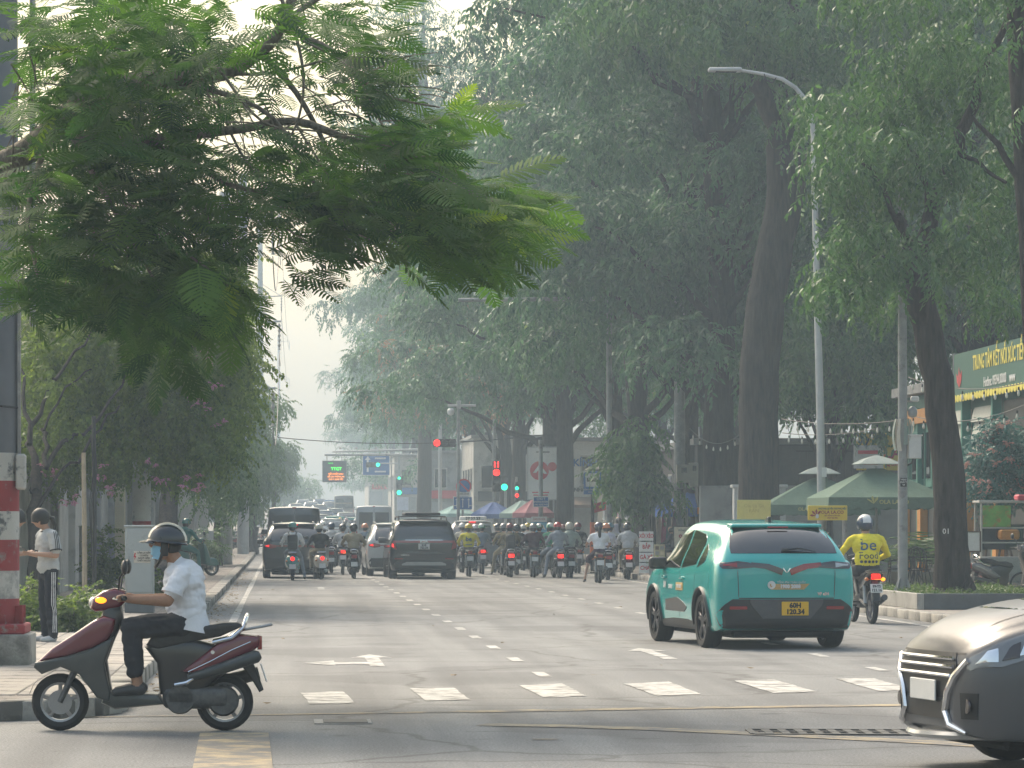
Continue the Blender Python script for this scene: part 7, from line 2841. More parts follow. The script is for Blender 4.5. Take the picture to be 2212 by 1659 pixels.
for k in range(3):
 pts = [p for kk, p in ARMS if kk == k]
 for a, c in zip(pts[:-1], pts[1:]):
  q = []
  for i in range(13):
   t = i / 12
   p = a.lerp(c, t)
   p.z -= 2.2 * 4 * t * (1 - t)
   q.append(p)
  tag(MB().tube(q, .022, 5).build('power_line', BLKP, None, 40), 'thin sagging power line strung between the steel poles', 'power line', 'power lines between the poles')
q = []
for i in range(17):
 t = i / 16
 q.append((X(600, 150) + (X(1210, 150) - X(600, 150)) * t, 150, Z(945, 150) - .35 * 4 * t * (1 - t) + .2 * t))
tag(MB().tube(q, .018, 5).build('overhead_cable', BLKP, None, 40), 'thin dark cable crossing the street above the traffic', 'cable')

# --- planter with grass, pole and tree
px0, px1, py0, py1 = 10.64, 13.2, 59.2, 65.5
e = empty('planter', ((px0 + px1) / 2, (py0 + py1) / 2, SW), 0, 'low concrete planter round the leaning tree', 'planter')
w, l = px1 - px0, py1 - py0
MB().rbox((-w / 2 + .06, 0, .135), (.12, l, .27), .01, 1).build('kerb_wall', CONC, e, 0)
MB().rbox((w / 2 - .06, 0, .135), (.12, l, .268), .01, 1).build('kerb_wall', CONC, e, 0)
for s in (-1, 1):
 MB().rbox((0, s * (l / 2 - .06), .134), (w - .24, .12, .272), .01, 1).build('kerb_wall', mat('planter_shaded', (.11, .115, .115), .8, var=.2, scale=3), e, 0)  # end walls darker than the long ones: shade put into the colour
MB().box((0, 0, .10), (w - .24, l - .24, .2)).build('soil', SOIL, e, 0)
TWG = [twig(7, .13, .055, .026, .3, leaf4, s + 90, 60) for s in range(3)]
n = 2600
g = np.random.default_rng(4)
P = np.stack([g.uniform(px0 + .1, px1 - .1, n), g.uniform(py0 + .1, py1 - .1, n), np.full(n, SW + .20) + g.uniform(0, .06, n)], 1)
o = put(scatter('ground_cover', TWG, P, g.uniform(0, 6.3, n), g.normal(-.7, .35, n), g.uniform(.7, 1.3, n), [LEAF_G], g.random(n)), 'ground_cover', e)
o.location = -e.location
o['kind'] = 'stuff'
# second bed along the kerb to the right
e2 = empty('planting_bed', (14.6, 61.5, SW), 0, 'bed of low green ground cover beside the planter', 'planting bed')
MB().rbox((0, 0, .05), (2.6, 4.6, .1), .01, 1).build('kerb_wall', CONC, e2, 0)
n = 2200
P = np.stack([g.uniform(-1.2, 1.2, n), g.uniform(-2.2, 2.2, n), np.full(n, .09) + g.uniform(0, .10, n)], 1)
o = put(scatter('ground_cover', TWG, P, g.uniform(0, 6.3, n), g.normal(-.7, .35, n), g.uniform(.8, 1.6, n), [LEAF_G], g.random(n)), 'ground_cover', e2)
o['kind'] = 'stuff'

D = 62.0
e = empty('utility_pole', (X(1950, D), D, SW + .2), 0, 'weathered grey utility pole with a white box and rags in the planter', 'utility pole')
MB().tube([(0, 0, 0), (0, 0, 3), (-.02, 0, 9.5)], [.086, .082, .06], 14).build('shaft', POLEG, e, 40)
MB().rbox((0, 0, .03), (.36, .36, .05), .01, 1).build('base_plate', POLEG, e, 0)
for k in range(4):
 a = R(45 + 90 * k)
 M = Matrix.Rotation(a, 3, 'Z')
 b = MB().add([M @ Vector(p) for p in ((.08, .006, .05), (.20, .006, .05), (.08, .006, .32), (.08, -.006, .05), (.20, -.006, .05), (.08, -.006, .32))], [(0, 1, 2), (3, 5, 4), (0, 3, 4, 1), (1, 4, 5, 2), (0, 2, 5, 3)])
 b.build('gusset', POLEG, e, 0)
zb = lambda py: Z(py, D) - SW - .2
bx = MB().rbox((.20, -.02, (zb(942) + zb(990)) / 2), (.22, .16, .40), .008, 1).build('equipment_box', WHITES, e, 0)
MB().rbox((.20, -.02, zb(942) + .012), (.26, .2, .024), .006, 1).build('box_lid', WHITES, bx, 0)
MB().tube([(.08, 0, zb(1005)), (.16, 0, zb(1000)), (.19, 0, zb(988))], .018, 6).build('box_arm', BLKP, bx, 40)
cm_ = MB().tube([(.05, 0, zb(865)), (.17, -.02, zb(868))], .02, 6).build('camera_arm', POLEG, e, 40)
MB().lathe([(.03, .10), (.07, .06), (.085, 0), (.07, -.07), (.02, -.10)], 14, (.17, -.02, zb(890))).build('camera_dome', POLEG, cm_, 40)
MB().rbox((.21, 0, zb(862)), (.14, .1, .1), .02, 1).build('camera_head', WHITES, cm_, 0)
g2 = random.Random(6)
RAG = cloth('rag', (.40, .44, .38))
for k in range(9):
 a = R(-160 + 40 * k)
 b = MB()
 w_ = .02
 p0 = Vector((.09 * math.cos(a), .09 * math.sin(a), zb(905)))
 L_ = g2.uniform(.3, .62)
 for j in range(6):
  t = j / 5
  c_ = p0 + Vector((math.cos(a) * (.05 + .05 * math.sin(t * 3)), math.sin(a) * .05, -L_ * t))
  sx_ = Vector((-math.sin(a), math.cos(a), 0)) * (w_ * (1 + t))
  b.v += [tuple(c_ - sx_), tuple(c_ + sx_)]
 for j in range(5):
  b.f.append((2 * j, 2 * j + 1, 2 * j + 3, 2 * j + 2))
  b.m.append(0)
 b.build('rag_strip', (RAG, CL['cream'], CL['greygreen'])[k % 3], e, 60)
st_ = MB().rbox((0, -.088, zb(1042)), (.11, .006, .15), .002, 1).build('sticker', INK, e, 0)
for i, t in enumerate(('VEKS', 'EVICT', "'24")):
 text(t, .042, PLW, st_, (0, -.093, zb(1042) + .045 - .045 * i), name='sticker_text', bold=.001)

# --- curved lamp post
D = 82.0
xb = X(1777, D)
e = empty('street_lamp', (xb, D, SW), 0, 'tall pale street lamp post with a curved arm and flat lantern', 'street lamp')
zz = lambda py: Z(py, D) - SW
pts = [(0, 0, 0), (X(1772, D) - xb, 0, zz(900)), (X(1764, D) - xb, 0, zz(600)), (X(1757, D) - xb, 0, zz(290)), (X(1752, D) - xb, 0, zz(250)), (X(1740, D) - xb, 0, zz(215)), (X(1718, D) - xb, 0, zz(189)), (X(1690, D) - xb, 0, zz(171)), (X(1650, D) - xb, 0, zz(160)), (X(1600, D) - xb, 0, zz(152))]
MB().tube(pts, [.105, .092, .075, .062, .058, .052, .048, .045, .04, .036], 14).build('post', POLEW, e, 50)
b = MB().rbox((X(1566, D) - xb, 0, zz(150)), (.78, .28, .10), .04, 3)
b.v = [(x, y * (1 - .3 * max(0, (X(1566, D) - xb - x) / .4)), z + .05 * (1 - ((x - (X(1566, D) - xb)) / .4) ** 2) - .02) for x, y, z in b.v]
h = b.build('lantern', POLEW, e, 50)
MB().rbox((X(1568, D) - xb, 0, zz(150) - .05), (.5, .2, .03), .01, 1).build('lens', SMOKE, h, 0)
MB().tube([(X(1650, D) - xb, -.05, zz(160)), (X(1656, D) - xb, -.07, zz(176)), (X(1668, D) - xb, -.06, zz(180)), (X(1676, D) - xb, -.05, zz(168))], .012, 5).build('cable_loop', BLKP, e, 40)
MB().box((.02, -.1, zz(1020)), (.11, .02, .22)).build('notice', PLW, e, 0)

# --- concrete pole with meter boxes
D = 110
e = empty('concrete_pole', (X(1468, D), D, SW), 0, 'thick concrete pole carrying two beige meter boxes', 'utility pole')
MB().lathe([(.20, 0), (.175, 4.6), (.15, 9)], 14).build('shaft', CPOLE, e, 40)
zz = lambda py: Z(py, D) - SW
BEIGE = mat('meter_beige', (.45, .43, .36), .6, var=.08)
for dx, a, c, w_ in ((.10, 1004, 1043, .42), (.42, 1000, 1052, .28)):
 bx = MB().rbox((dx - .02, -.26, (zz(a) + zz(c)) / 2), (w_, .2, zz(a) - zz(c)), .015, 1).build('meter_box', BEIGE, e, 0)
 MB().rbox((dx, -.365, zz(a) - .17), (w_ * .4, .012, .16), .01, 1).build('window', SMOKE, bx, 0)
MB().box((0, -.19, zz(1062)), (.2, .02, .16)).build('notice', INK, e, 0)

# --- long gantry arm with small camera, pole and dome camera pole
D = 111
e = empty('gantry_pole', (X(1316, D), D, SW), 0, 'grey gantry pole with a long bare arm reaching over the road', 'gantry')
zz = lambda py: Z(py, D) - SW
MB().lathe([(.10, 0), (.085, zz(640))], 12).build('post', POLEG, e, 40)
arm = MB().tube([(0, 0, zz(645)), (X(990, D) - X(1316, D), 0, zz(648))], [.075, .06], 10).build('arm', POLEG, e, 40)
MB().rbox((X(1028, D) - X(1316, D), 0, zz(634)), (.14, .12, .14), .02, 1).build('camera', WHITES, arm, 0)
D = 150
e = empty('camera_pole', (X(990, D), D, SW), 0, 'slim pole with a dome camera hanging from a short arm', 'camera pole')
zz = lambda py: Z(py, D) - SW
MB().lathe([(.08, 0), (.06, zz(868))], 10).build('post', POLEG, e, 40)
MB().tube([(-.45, 0, zz(876)), (.75, 0, zz(876))], .05, 8).build('arm', POLEW, e, 40)
MB().rbox((.02, 0, zz(874)), (.18, .18, .34), .02, 1).build('joint_box', POLEW, e, 0)
MB().lathe([(.08, .14), (.15, .08), (.16, 0), (.12, -.12), (.03, -.17)], 14, (-.32, 0, zz(889))).build('camera_dome', WHITES, e, 40)

# --- traffic signals
SIGB = mat('signal_black', (.02, .02, .021), .5)
RED_ON = mat('signal_red_lit', (.5, .01, .01), .3, emit=(1, .012, .008), estr=2.6)
GRN_ON = mat('signal_green_lit', (.01, .4, .25), .3, emit=(.01, .85, .42), estr=1.5)
LENS = mat('signal_lens_off', (.06, .062, .062), .4)


def signal_head(par, c, n, lit, mlit, horiz, r=.15, count=None):
 """row of lenses; lit = index of the burning one"""
 L_ = r * 2.35 * n
 d = (L_, .18, r * 2.5) if horiz else (r * 2.5, .18, L_)
 h = MB().rbox(c, d, .03, 2).build('signal_head', SIGB, par, 0)
 for i in range(n):
  o = (i - (n - 1) / 2) * r * 2.35
  p = (c[0] + o, c[1] - .10, c[2]) if horiz else (c[0], c[1] - .10, c[2] - o)
  if count and i == 0:
   text(count, r * 2.4, RED_ON, h, (p[0], p[1] - .01, p[2]), name='countdown', bold=.01, sx=.9)
   continue
  MB().lathe([(r, 0), (r * .9, -.03), (r * .3, -.05)], 18, p, axis='Y').build('lens', mlit if i == lit else LENS, h, 40)
  b = MB()
  for k in range(9):
   a = R(180 * k / 8)
   b.v += [(p[0] + r * 1.08 * math.cos(a), p[1], p[2] + r * 1.08 * math.sin(a)), (p[0] + r * 1.08 * math.cos(a), p[1] - .16, p[2] + r * 1.08 * math.sin(a) - .01)]
  for k in range(8):
   b.f.append((2 * k, 2 * k + 1, 2 * k + 3, 2 * k + 2))
   b.m.append(0)
  b.build('visor', SIGB, h, 60)
 return h


D = 164
xs = X(1068, D)
e = empty('traffic_light', (xs, D, gz(D) + SW), 0, 'red traffic light with countdown and an overhead arm at the stop line', 'traffic light')
zz = lambda py: Z(py, D) - gz(D) - SW
MB().lathe([(.09, 0), (.075, zz(905))], 12).build('post', POLEG, e, 40)
MB().tube([(-.02, 0, zz(1000)), (-.06, 0, zz(975)), (-.14, 0, zz(958)), (-.35, 0, zz(953)), (X(986, D) - xs, 0, zz(953))], .045, 8).build('arm', POLEW, e, 40)
signal_head(e, (X(960, D) - xs, -.05, zz(957)), 3, 0, RED_ON, True, .15)
signal_head(e, (.08, -.14, zz(1029)), 4, 1, RED_ON, False, .15, '11')
signal_head(e, (.05, -.12, zz(1117)), 2, 0, RED_ON, False, .09)
D = 186
e = empty('traffic_light', (X(1092, D), D, gz(D) + SW), 0, 'green signal standing just right of the red countdown light', 'traffic light')
zz = lambda py: Z(py, D) - gz(D) - SW
MB().lathe([(.08, 0), (.07, zz(1040))], 10).build('post', POLEG, e, 40)
signal_head(e, (-.07, -.1, zz(1044)), 2, 1, GRN_ON, False, .17)
D = 172
e = empty('traffic_light', (X(1116, D), D, gz(D) + SW), 0, 'pedestrian signal with small red and green figures between the trunks', 'traffic light')
zz = lambda py: Z(py, D) - gz(D) - SW
MB().lathe([(.07, 0), (.06, zz(1030))], 10).build('post', POLEG, e, 40)
signal_head(e, (0, -.1, zz(1050)), 2, 1, GRN_ON, False, .09)
signal_head(e, (.0, -.1, zz(1075)), 2, 0, RED_ON, False, .09)
signal_head(e, (1.1 * (X(1156, D) - X(1116, D)), -.1, zz(1085)), 2, 0, RED_ON, False, .12)
D = 296
xs = X(862, D)
e = empty('traffic_light', (xs, D, gz(D) + SW), 0, 'far green traffic light with an overhead arm at the next junction', 'traffic light')
zz = lambda py: Z(py, D) - gz(D) - SW
MB().lathe([(.1, 0), (.08, zz(985))], 10).build('post', POLEG, e, 40)
MB().tube([(0, 0, zz(1001)), (X(822, D) - xs, 0, zz(1001))], .05, 8).build('arm', POLEW, e, 40)
signal_head(e, (X(806, D) - xs, -.05, zz(1004)), 3, 2, GRN_ON, True, .17)
signal_head(e, (0, -.15, zz(1052)), 3, 2, GRN_ON, False, .20)
signal_head(e, (0, -.15, zz(1033)), 1, 0, GRN_ON, False, .13)
# plain pole beyond the junction
D = 222
e = empty('plain_pole', (X(951, D), D, gz(D) + SW), 0, 'tall plain grey pole seen under the red overhead light', 'pole')
MB().lathe([(.13, 0), (.10, 9)], 12).build('shaft', POLEW, e, 40)
MB().rbox((0, 0, .05), (.4, .4, .1), .02, 1).build('base_plate', POLEG, e, 0)

# --- signs on posts
def sign_board(name, px0, px1, py0, py1, D, face, lab, frame=None, post=None, postm=POLEG, z0=None, cat='sign', deep=.05):
 zg = gz(D) + SW
 xc, zc = (X(px0, D) + X(px1, D)) / 2, (Z(py0, D) + Z(py1, D)) / 2
 w, h = X(px1, D) - X(px0, D), Z(py0, D) - Z(py1, D)
 e = empty(name, (xc, D, zg), 0, lab, cat)
 zl = zc - zg
 MB().rbox((0, 0, zl), (w, deep, h), .008, 1).build('panel', face, e, 0)
 if frame:
  b = MB()
  t = .025 * max(1, h / 1.2)
  for s in (-1, 1):
   b.box((0, 0, zl + s * (h / 2 + t / 2)), (w + 2 * t, deep + .02, t))
   b.box((s * (w / 2 + t / 2), 0, zl), (t, deep + .016, h))
  b.build('frame', frame, e, 0)
 if post is not None:
  for dx in post:
   MB().lathe([(.045, 0), (.045, zl + h * .4)], 10, (dx, deep / 2 + .05, 0)).build('post', postm, e, 40)
 return e, zl, w, h


D = 114
e, zl, w, h = sign_board('bus_stop_sign', 1261, 1299, 1018, 1068, D, BLUES, 'blue bus stop sign with a bus pictogram on an orange post', None, None)
MB().rbox((0, -.03, zl + .09), (w * .8, .01, h * .58), .004, 1).build('white_field', WHITES, e, 0)
bz = zl + .10
b = MB().rbox((0, -.04, bz), (w * .66, .01, h * .17), .004, 1)
bus = b.build('bus_pictogram', INK, e, 0)
for k in range(5):
 MB().box((-w * .22 + k * w * .12, -.047, bz + h * .035), (w * .08, .006, h * .05)).build('bus_window', WHITES, bus, 0)
text('ĐIỂM DỪNG XE BUÝT', .062, WHITES, e, (0, -.032, zl - .22), name='sign_text', bold=.001)
text('BUS STOP', .062, WHITES, e, (0, -.032, zl - .30), name='sign_text', bold=.001)
MB().lathe([(.085, .35), (.085, 1.55)], 12, (0, .0, 0)).build('post', ORPOST, e, 40)
MB().lathe([(.07, 0), (.07, .35)], 12).build('post_foot', BLKP, e, 40)
MB().lathe([(.06, 1.55), (.06, zl - h / 2)], 12).build('post_neck', BLKP, e, 40)

D = 122
e, zl, w, h = sign_board('give_way_sign', 1153, 1184, 1074, 1094, D, BLUES, 'small blue sign with three lines of white text on a grey post', WHITES, None)
for i, t in enumerate(('CHÚ Ý', 'NHƯỜNG ĐƯỜNG', 'CHO XE RẼ PHẢI')):
 text(t, .085 if i else .10, WHITES, e, (0, -.03, zl + .10 - .10 * i), name='sign_text', bold=.001, sx=.72 if i else 1)
MB().lathe([(.085, 0), (.075, 4.4)], 12, (.0, .12, 0)).build('post', POLEG, e, 40)

D = 150
e, zl, w, h = sign_board('lane_sign', 980, 1019, 1074, 1100, D, BLUES, 'blue lane sign with three white arrows below a no parking disc', WHITES, (0,))
for k in range(3):
 x0 = -w * .33 + w * .33 * k
 b = MB().box((x0, -.035, zl - .03), (.035, .012, h * .62)).add([(x0 - .06, -.036, zl + h * .26), (x0 + .06, -.036, zl + h * .26), (x0, -.036, zl + h * .42)], [(0, 1, 2)])
 if k != 1:
  s = -1 if k == 0 else 1
  b.box((x0 + s * .07, -.035, zl - h * .2), (.14, .012, .035)).add([(x0 + s * .13, -.036, zl - h * .2 - .05), (x0 + s * .13, -.036, zl - h * .2 + .05), (x0 + s * .20, -.036, zl - h * .2)], [(0, 1, 2)])
 b.build('arrow', WHITES, e, 0)
dz = Z(1051, D) - gz(D) - SW
d_ = MB().lathe([(.33, 0), (.33, .02)], 24, (.04, -.03, dz), axis='Y').build('no_parking_disc', REDS, e, 40)
MB().lathe([(.26, 0), (.26, .02)], 24, (.04, -.045, dz), axis='Y').build('blue_field', BLUES, d_, 40)
MB().box((.04, -.055, dz), (.58, .012, .06), 0, M=Matrix.Rotation(R(45), 3, 'Y')).build('red_bar', REDS, d_, 0)
pz = Z(1067, D) - gz(D) - SW
p_ = MB().rbox((.04, -.03, pz), (.6, .03, .19), .005, 1).build('time_plate', WHITES, e, 0)
text('4:00-23:00', .12, INK, p_, (.04, -.05, pz), name='time_text', bold=.001, sx=.85)

D = 300
e, zl, w, h = sign_board('direction_sign', 784, 841, 980, 1026, D, BLUES, 'large blue overhead direction sign with a straight arrow', WHITES, (1.3,))
MB().box((-w * .32, -.05, zl - .1), (.16, .02, h * .6)).add([(-w * .32 - .25, -.062, zl + h * .2), (-w * .32 + .25, -.062, zl + h * .2), (-w * .32, -.062, zl + h * .38)], [(0, 1, 2)]).build('arrow', WHITES, e, 0)
MB().tube([(-.8, .1, zl + h * .7), (1.4, .1, zl + h * .7)], .06, 8).build('gantry_arm', POLEG, e, 40)
for i in range(2):
 MB().box((w * .16, -.05, zl + h * (.28 - .62 * i)), (w * .42, .02, .14)).build('text_line', WHITES, e, 0)
LEDG = mat('led_green', (.02, .3, .02), .5, emit=(.03, .9, .05), estr=1.3)
LEDO = mat('led_orange', (.4, .1, .02), .5, emit=(1, .28, .04), estr=1.3)
D = 285
e, zl, w, h = sign_board('led_board', 697, 748, 996, 1041, D, mat('led_panel', (.10, .11, .12), .5), 'black electronic message board with green and orange text over the road', POLEG, None)
text('TTGT', .34, LEDG, e, (.15, -.05, zl + h * .12), name='led_text', bold=.008)
text('......', .28, LEDG, e, (-.3, -.05, zl + h * .44), name='led_text', bold=.008)
for i, t in enumerate(('ĐIỀU KHIỂN GIAO', 'ĐỂ LƯU THÔNG AN', 'CHÚ Ý GIẢM TỐC')):
 text(t, .17, LEDO, e, (.12, -.05, zl - h * (.12 + .13 * i)), name='led_text', bold=.004, sx=.85)
MB().tube([(-.8, .1, zl + h * .5 + .5), (7.2, .1, zl + h * .5 + .5)], .09, 8).build('gantry_arm', POLEG, e, 40)
for s in (-.6, .6):
 MB().tube([(s, .1, zl + h * .5), (s, .1, zl + h * .5 + .5)], .04, 6).build('hanger', POLEG, e, 40)
MB().lathe([(.14, 0), (.12, zl + h * .5 + .6)], 12, (7.2, .12, 0)).build('post', POLEG, e, 40)
D = 262
e = empty('gantry_pole', (X(905, D), D, gz(D) + SW), 0, 'far gantry arm carrying small cameras above the hazy traffic', 'gantry')
zz = lambda py: Z(py, D) - gz(D) - SW
MB().lathe([(.13, 0), (.11, zz(968))], 12).build('post', POLEG, e, 40)
MB().tube([(0, 0, zz(971)), (X(718, D) - X(905, D), 0, zz(976))], [.09, .06], 8).build('arm', POLEW, e, 40)
for px in (735, 770, 812):
 MB().rbox((X(px, D) - X(905, D), 0, zz(968)), (.16, .2, .14), .02, 1).build('camera', POLEG, e, 0)
D = 380
e, zl, w, h = sign_board('direction_sign', 700, 735, 1080, 1102, D, BLUES, 'faint blue direction sign beyond the dark minibus', WHITES, (.6,))
MB().box((0, -.05, zl), (.12, .02, h * .7)).box((0, -.05, zl - .1), (w * .6, .02, .12)).build('arrow', WHITES, e, 0)
for px, py, D, lab in ((1000, 1085, 178, 'small blue shop sign between far trunks'), (870, 1088, 262, 'glowing blue white shop sign under the far green light')):
 e, zl, w, h = sign_board('shop_sign', px - 12, px + 12, py - 14, py + 14, D, BLUES if px > 900 else mat('sign_pale', (.6, .62, .7), .5), lab, WHITES, (0,))

# --- advertising board with the red disc
D = 158
e, zl, w, h = sign_board('advert_board', 1141, 1204, 967, 1078, D, WHITES, 'tall white advertising board with a red disc design behind the trunks', POLEW, (-.5, .5))
MB().lathe([(.42, 0), (.42, .01)], 28, (-.15, -.035, zl + .12), axis='Y').build('red_disc', REDS, e, 40)
b = MB().add([(-.45, -.05, zl + .02), (-.15, -.05, zl + .42), (.2, -.05, zl - .02), (.05, -.05, zl - .02), (-.15, -.05, zl + .2), (-.3, -.05, zl + .02)], [(0, 1, 4, 5), (1, 2, 3, 4)])
b.build('white_chevron', WHITES, e, 0)
MB().lathe([(.2, 0), (.2, .01)], 18, (.42, -.036, zl + .3), axis='Y').build('red_disc', REDS, e, 40)
for i in range(2):
 MB().box((-.1, -.035, zl - .85 - .12 * i), (.75 - .1 * i, .012, .05)).build('text_line', REDS, e, 0)
MB().box((0, -.035, zl + .95), (.6, .012, .04)).build('text_line', INK, e, 0)

# --- board for milk
D = 119
e, zl, w, h = sign_board('milk_sign', 1148, 1181, 1116, 1150, D, BLUES, 'tilted white and blue milk board beside the trunk', None, (0,))
MB().box((0, -.03, zl + h * .33), (w, .012, h * .34)).build('white_band', WHITES, e, 0)
text('CHO TỪ SỮA', .085, MAROONT, e, (0, -.045, zl + h * .33), name='sign_text', bold=.001, sx=.8)
MB().box((0, -.03, zl - h * .17), (w, .01, h * .6)).build('blue_band', mat('sky_blue', (.14, .42, .60), .5), e, 0)
text('SỮA', .22, WHITES, e, (0, -.042, zl - h * .2), name='sign_text', bold=.004)

# --- food boards, menu board, price board
D = 100
e = empty('food_board', (X(1396, D), D, SW), 0, 'stack of white food boards with red lettering at the kerb', 'food board')
zz = lambda py: Z(py, D) - SW
for t, a, c in (('XÔI XÈO', 1148, 1168), ('BẮP', 1171, 1192), ('GÀ XÉ', 1194, 1214), ('CHAY', 1216, 1238)):
 p_ = MB().rbox((0, 0, (zz(a) + zz(c)) / 2), (.40, .03, zz(a) - zz(c)), .004, 1).build('panel', WHITES, e, 0)
 text(t, .16, REDS, p_, (0, -.02, (zz(a) + zz(c)) / 2), name='board_text', bold=.004, sx=.62 if len(t) > 5 else .8)
for s in (-.18, .18):
 MB().lathe([(.015, 0), (.015, zz(1150))], 8, (s, .03, 0)).build('leg', STEEL, e, 40)
e, zl, w, h = sign_board('menu_board', 1413, 1436, 1176, 1214, 101, mat('menu_beige', (.40, .36, .22), .7), 'small beige menu board with photo squares beside the food boards', None, (0,))
for i in range(3):
 for j in range(2):
  MB().box((-.07 + .14 * j, -.03, zl + .15 - .15 * i), (.10, .01, .10)).build('menu_picture', (BRONZE, PLASTG, CREAM)[(i + j) % 3], e, 0)
e, zl, w, h = sign_board('price_board', 1456, 1500, 1138, 1182, 103, mat('board_cream', (.55, .50, .38), .7), 'cream price board reading 99 beside the turquoise taxi', BLKP, (-.2, .2))
text('99', .24, MAROONT, e, (-.05, -.035, zl - .02), name='board_text', bold=.006)
text('ĐỒNG GIÁ', .07, GREENS, e, (0, -.035, zl + .19), name='board_text', bold=.001)
e = empty('small_planter', (X(1421, 100), 100, SW), 0, 'small grey box planter with a low plant beside the menu board', 'planter')
MB().rbox((0, 0, .16), (.5, .4, .32), .015, 1).build('trough', CONC, e, 0)
g = np.random.default_rng(3)
P = np.stack([g.uniform(-.2, .2, 60), g.uniform(-.15, .15, 60), np.full(60, .32)], 1)
o = put(scatter('foliage', TWG, P, g.uniform(0, 6.3, 60), g.normal(-.9, .4, 60), g.uniform(1.0, 2.2, 60), [LEAF_B], g.random(60)), 'foliage', e)
o['kind'] = 'stuff'


# --- parasols
def parasol(loc, half, zlow, ztop, m, label, rz=0.0, cap=None, scallop=True, valance=.28, name='parasol', group=None, sides=4):
 e = empty(name, loc, rz, label, 'umbrella', group)
 n = sides
 st = R(45) if sides == 4 else 0
 k = 1 / math.cos(PI / n)
 rim, per = [], 10
 for i in range(n):
  a0, a1 = st + 2 * PI * i / n, st + 2 * PI * (i + 1) / n
  p, q = Vector((math.cos(a0), math.sin(a0), 0)) * half * k, Vector((math.cos(a1), math.sin(a1), 0)) * half * k
  for j in range(per):
   rim.append(p.lerp(q, j / per))
 N = len(rim)
 b = MB()
 rows = 7
 for r in range(rows):
  t = r / (rows - 1)
  for j, p in enumerate(rim):
   f = .10 + .90 * t
   # cloth sags a little between the ribs
   u = (j % per) / per
   sag = -.05 * math.sin(PI * u) * math.sin(PI * t * .9) * half
   b.v.append((p.x * f, p.y * f, ztop + (zlow - ztop) * (t ** 1.08) + sag))
 for r in range(rows - 1):
  for j in range(N):
   j2 = (j + 1) % N
   b.f.append((r * N + j, (r + 1) * N + j, (r + 1) * N + j2, r * N + j2))
   b.m.append(0)
 can = b.build('canopy', m, e, 25)
 b = MB()
 fine = []
 for i in range(N):
  p, q = rim[i], rim[(i + 1) % N]
  for j in range(4):
   fine.append((p.lerp(q, j / 4), (i + j / 4)))
 M_ = len(fine)
 for p, u in fine:
  drop = valance * (.78 + (.22 * abs(math.sin(PI * u / 1.25)) if scallop else .2))
  b.v += [(p.x, p.y, zlow - .002), (p.x * 1.012, p.y * 1.012, zlow - drop)]
 for j in range(M_):
  j2 = (j + 1) % M_
  b.f.append((2 * j, 2 * j2, 2 * j2 + 1, 2 * j + 1))
  b.m.append(0)
 b.build('valance', m, can, 40)
 MB().tube([(0, 0, 0), (0, 0, ztop + .05)], .028, 8).build('pole', STEEL, e, 40)
 MB().rbox((0, 0, .06), (.5, .5, .12), .03, 1).build('base', CONC, e, 0)
 for i in range(n):
  a = st + 2 * PI * i / n
  p = Vector((math.cos(a), math.sin(a), 0)) * half * k
  MB().tube([(0, 0, ztop - .03), (p.x * .98, p.y * .98, zlow - .01)], .012, 5).build('rib', STEEL, e, 40)
 if cap:
  b = MB()
  kk = len(rim)
  for f, z in ((.02, ztop + .30), (.20, ztop + .22), (.36, ztop + .10)):
   for p in rim:
    b.v.append((p.x * f, p.y * f, z))
  for r in range(2):
   for j in range(kk):
    j2 = (j + 1) % kk
    b.f.append((r * kk + j, (r + 1) * kk + j, (r + 1) * kk + j2, r * kk + j2))
    b.m.append(0)
  b.build('vent_cap', cap, e, 25)
 return e


UMG = cloth('parasol_green', (.11, .17, .125))
UMC = cloth('parasol_cap', (.34, .38, .35))
D = 80.5
xu = X(1893, D)
z = lambda py, D: Z(py, D) - SW
e = parasol((xu, D, SW), 1.34, z(1074, D - 1.3), z(1012, D), UMG, 'large green square parasol with scalloped edge and pale vent cap', R(2), UMC)
LOGO = mat('logo_gold', (.42, .42, .16), .7)
text('OLA LA.CO', .13, LOGO, e, (.12, -1.375, z(1074, D - 1.3) - .11), name='canopy_text', bold=.003)
b = MB()
for k in range(3):
 a = R(60 + 40 * k)
 c_ = Vector((-.34, -1.372, z(1074, D - 1.3) - .15))
 b.add([c_, c_ + Vector((.14 * math.cos(a) - .03, 0, .14 * math.sin(a))), c_ + Vector((.19 * math.cos(a), 0, .19 * math.sin(a))), c_ + Vector((.12 * math.cos(a) + .04, 0, .12 * math.sin(a)))], [(0, 1, 2, 3)])
b.build('canopy_logo', LOGO, e, 0)
D = 92
e = parasol((X(1770, D), D, SW), 1.42, z(1090, D - 1.4), z(1032, D), UMG, 'second green square parasol partly behind the first one', R(-4), UMC)
text('OLA LA.CO', .12, LOGO, e, (-.35, -1.46, z(1090, D - 1.4) - .12), name='canopy_text', bold=.003)
BLU = cloth('parasol_blue', (.04, .12, .38))
D = 113
e = parasol((X(1492, D), D, SW), .98, z(1096, D), z(1062, D), BLU, 'blue market parasol with orange lettering beside the concrete pole', R(8), None, False, .30)
text('riso', .42, mat('print_orange', (.65, .25, .04), .7), e, (.25, -1.03, z(1096, D) - .08), name='canopy_text', bold=.012)
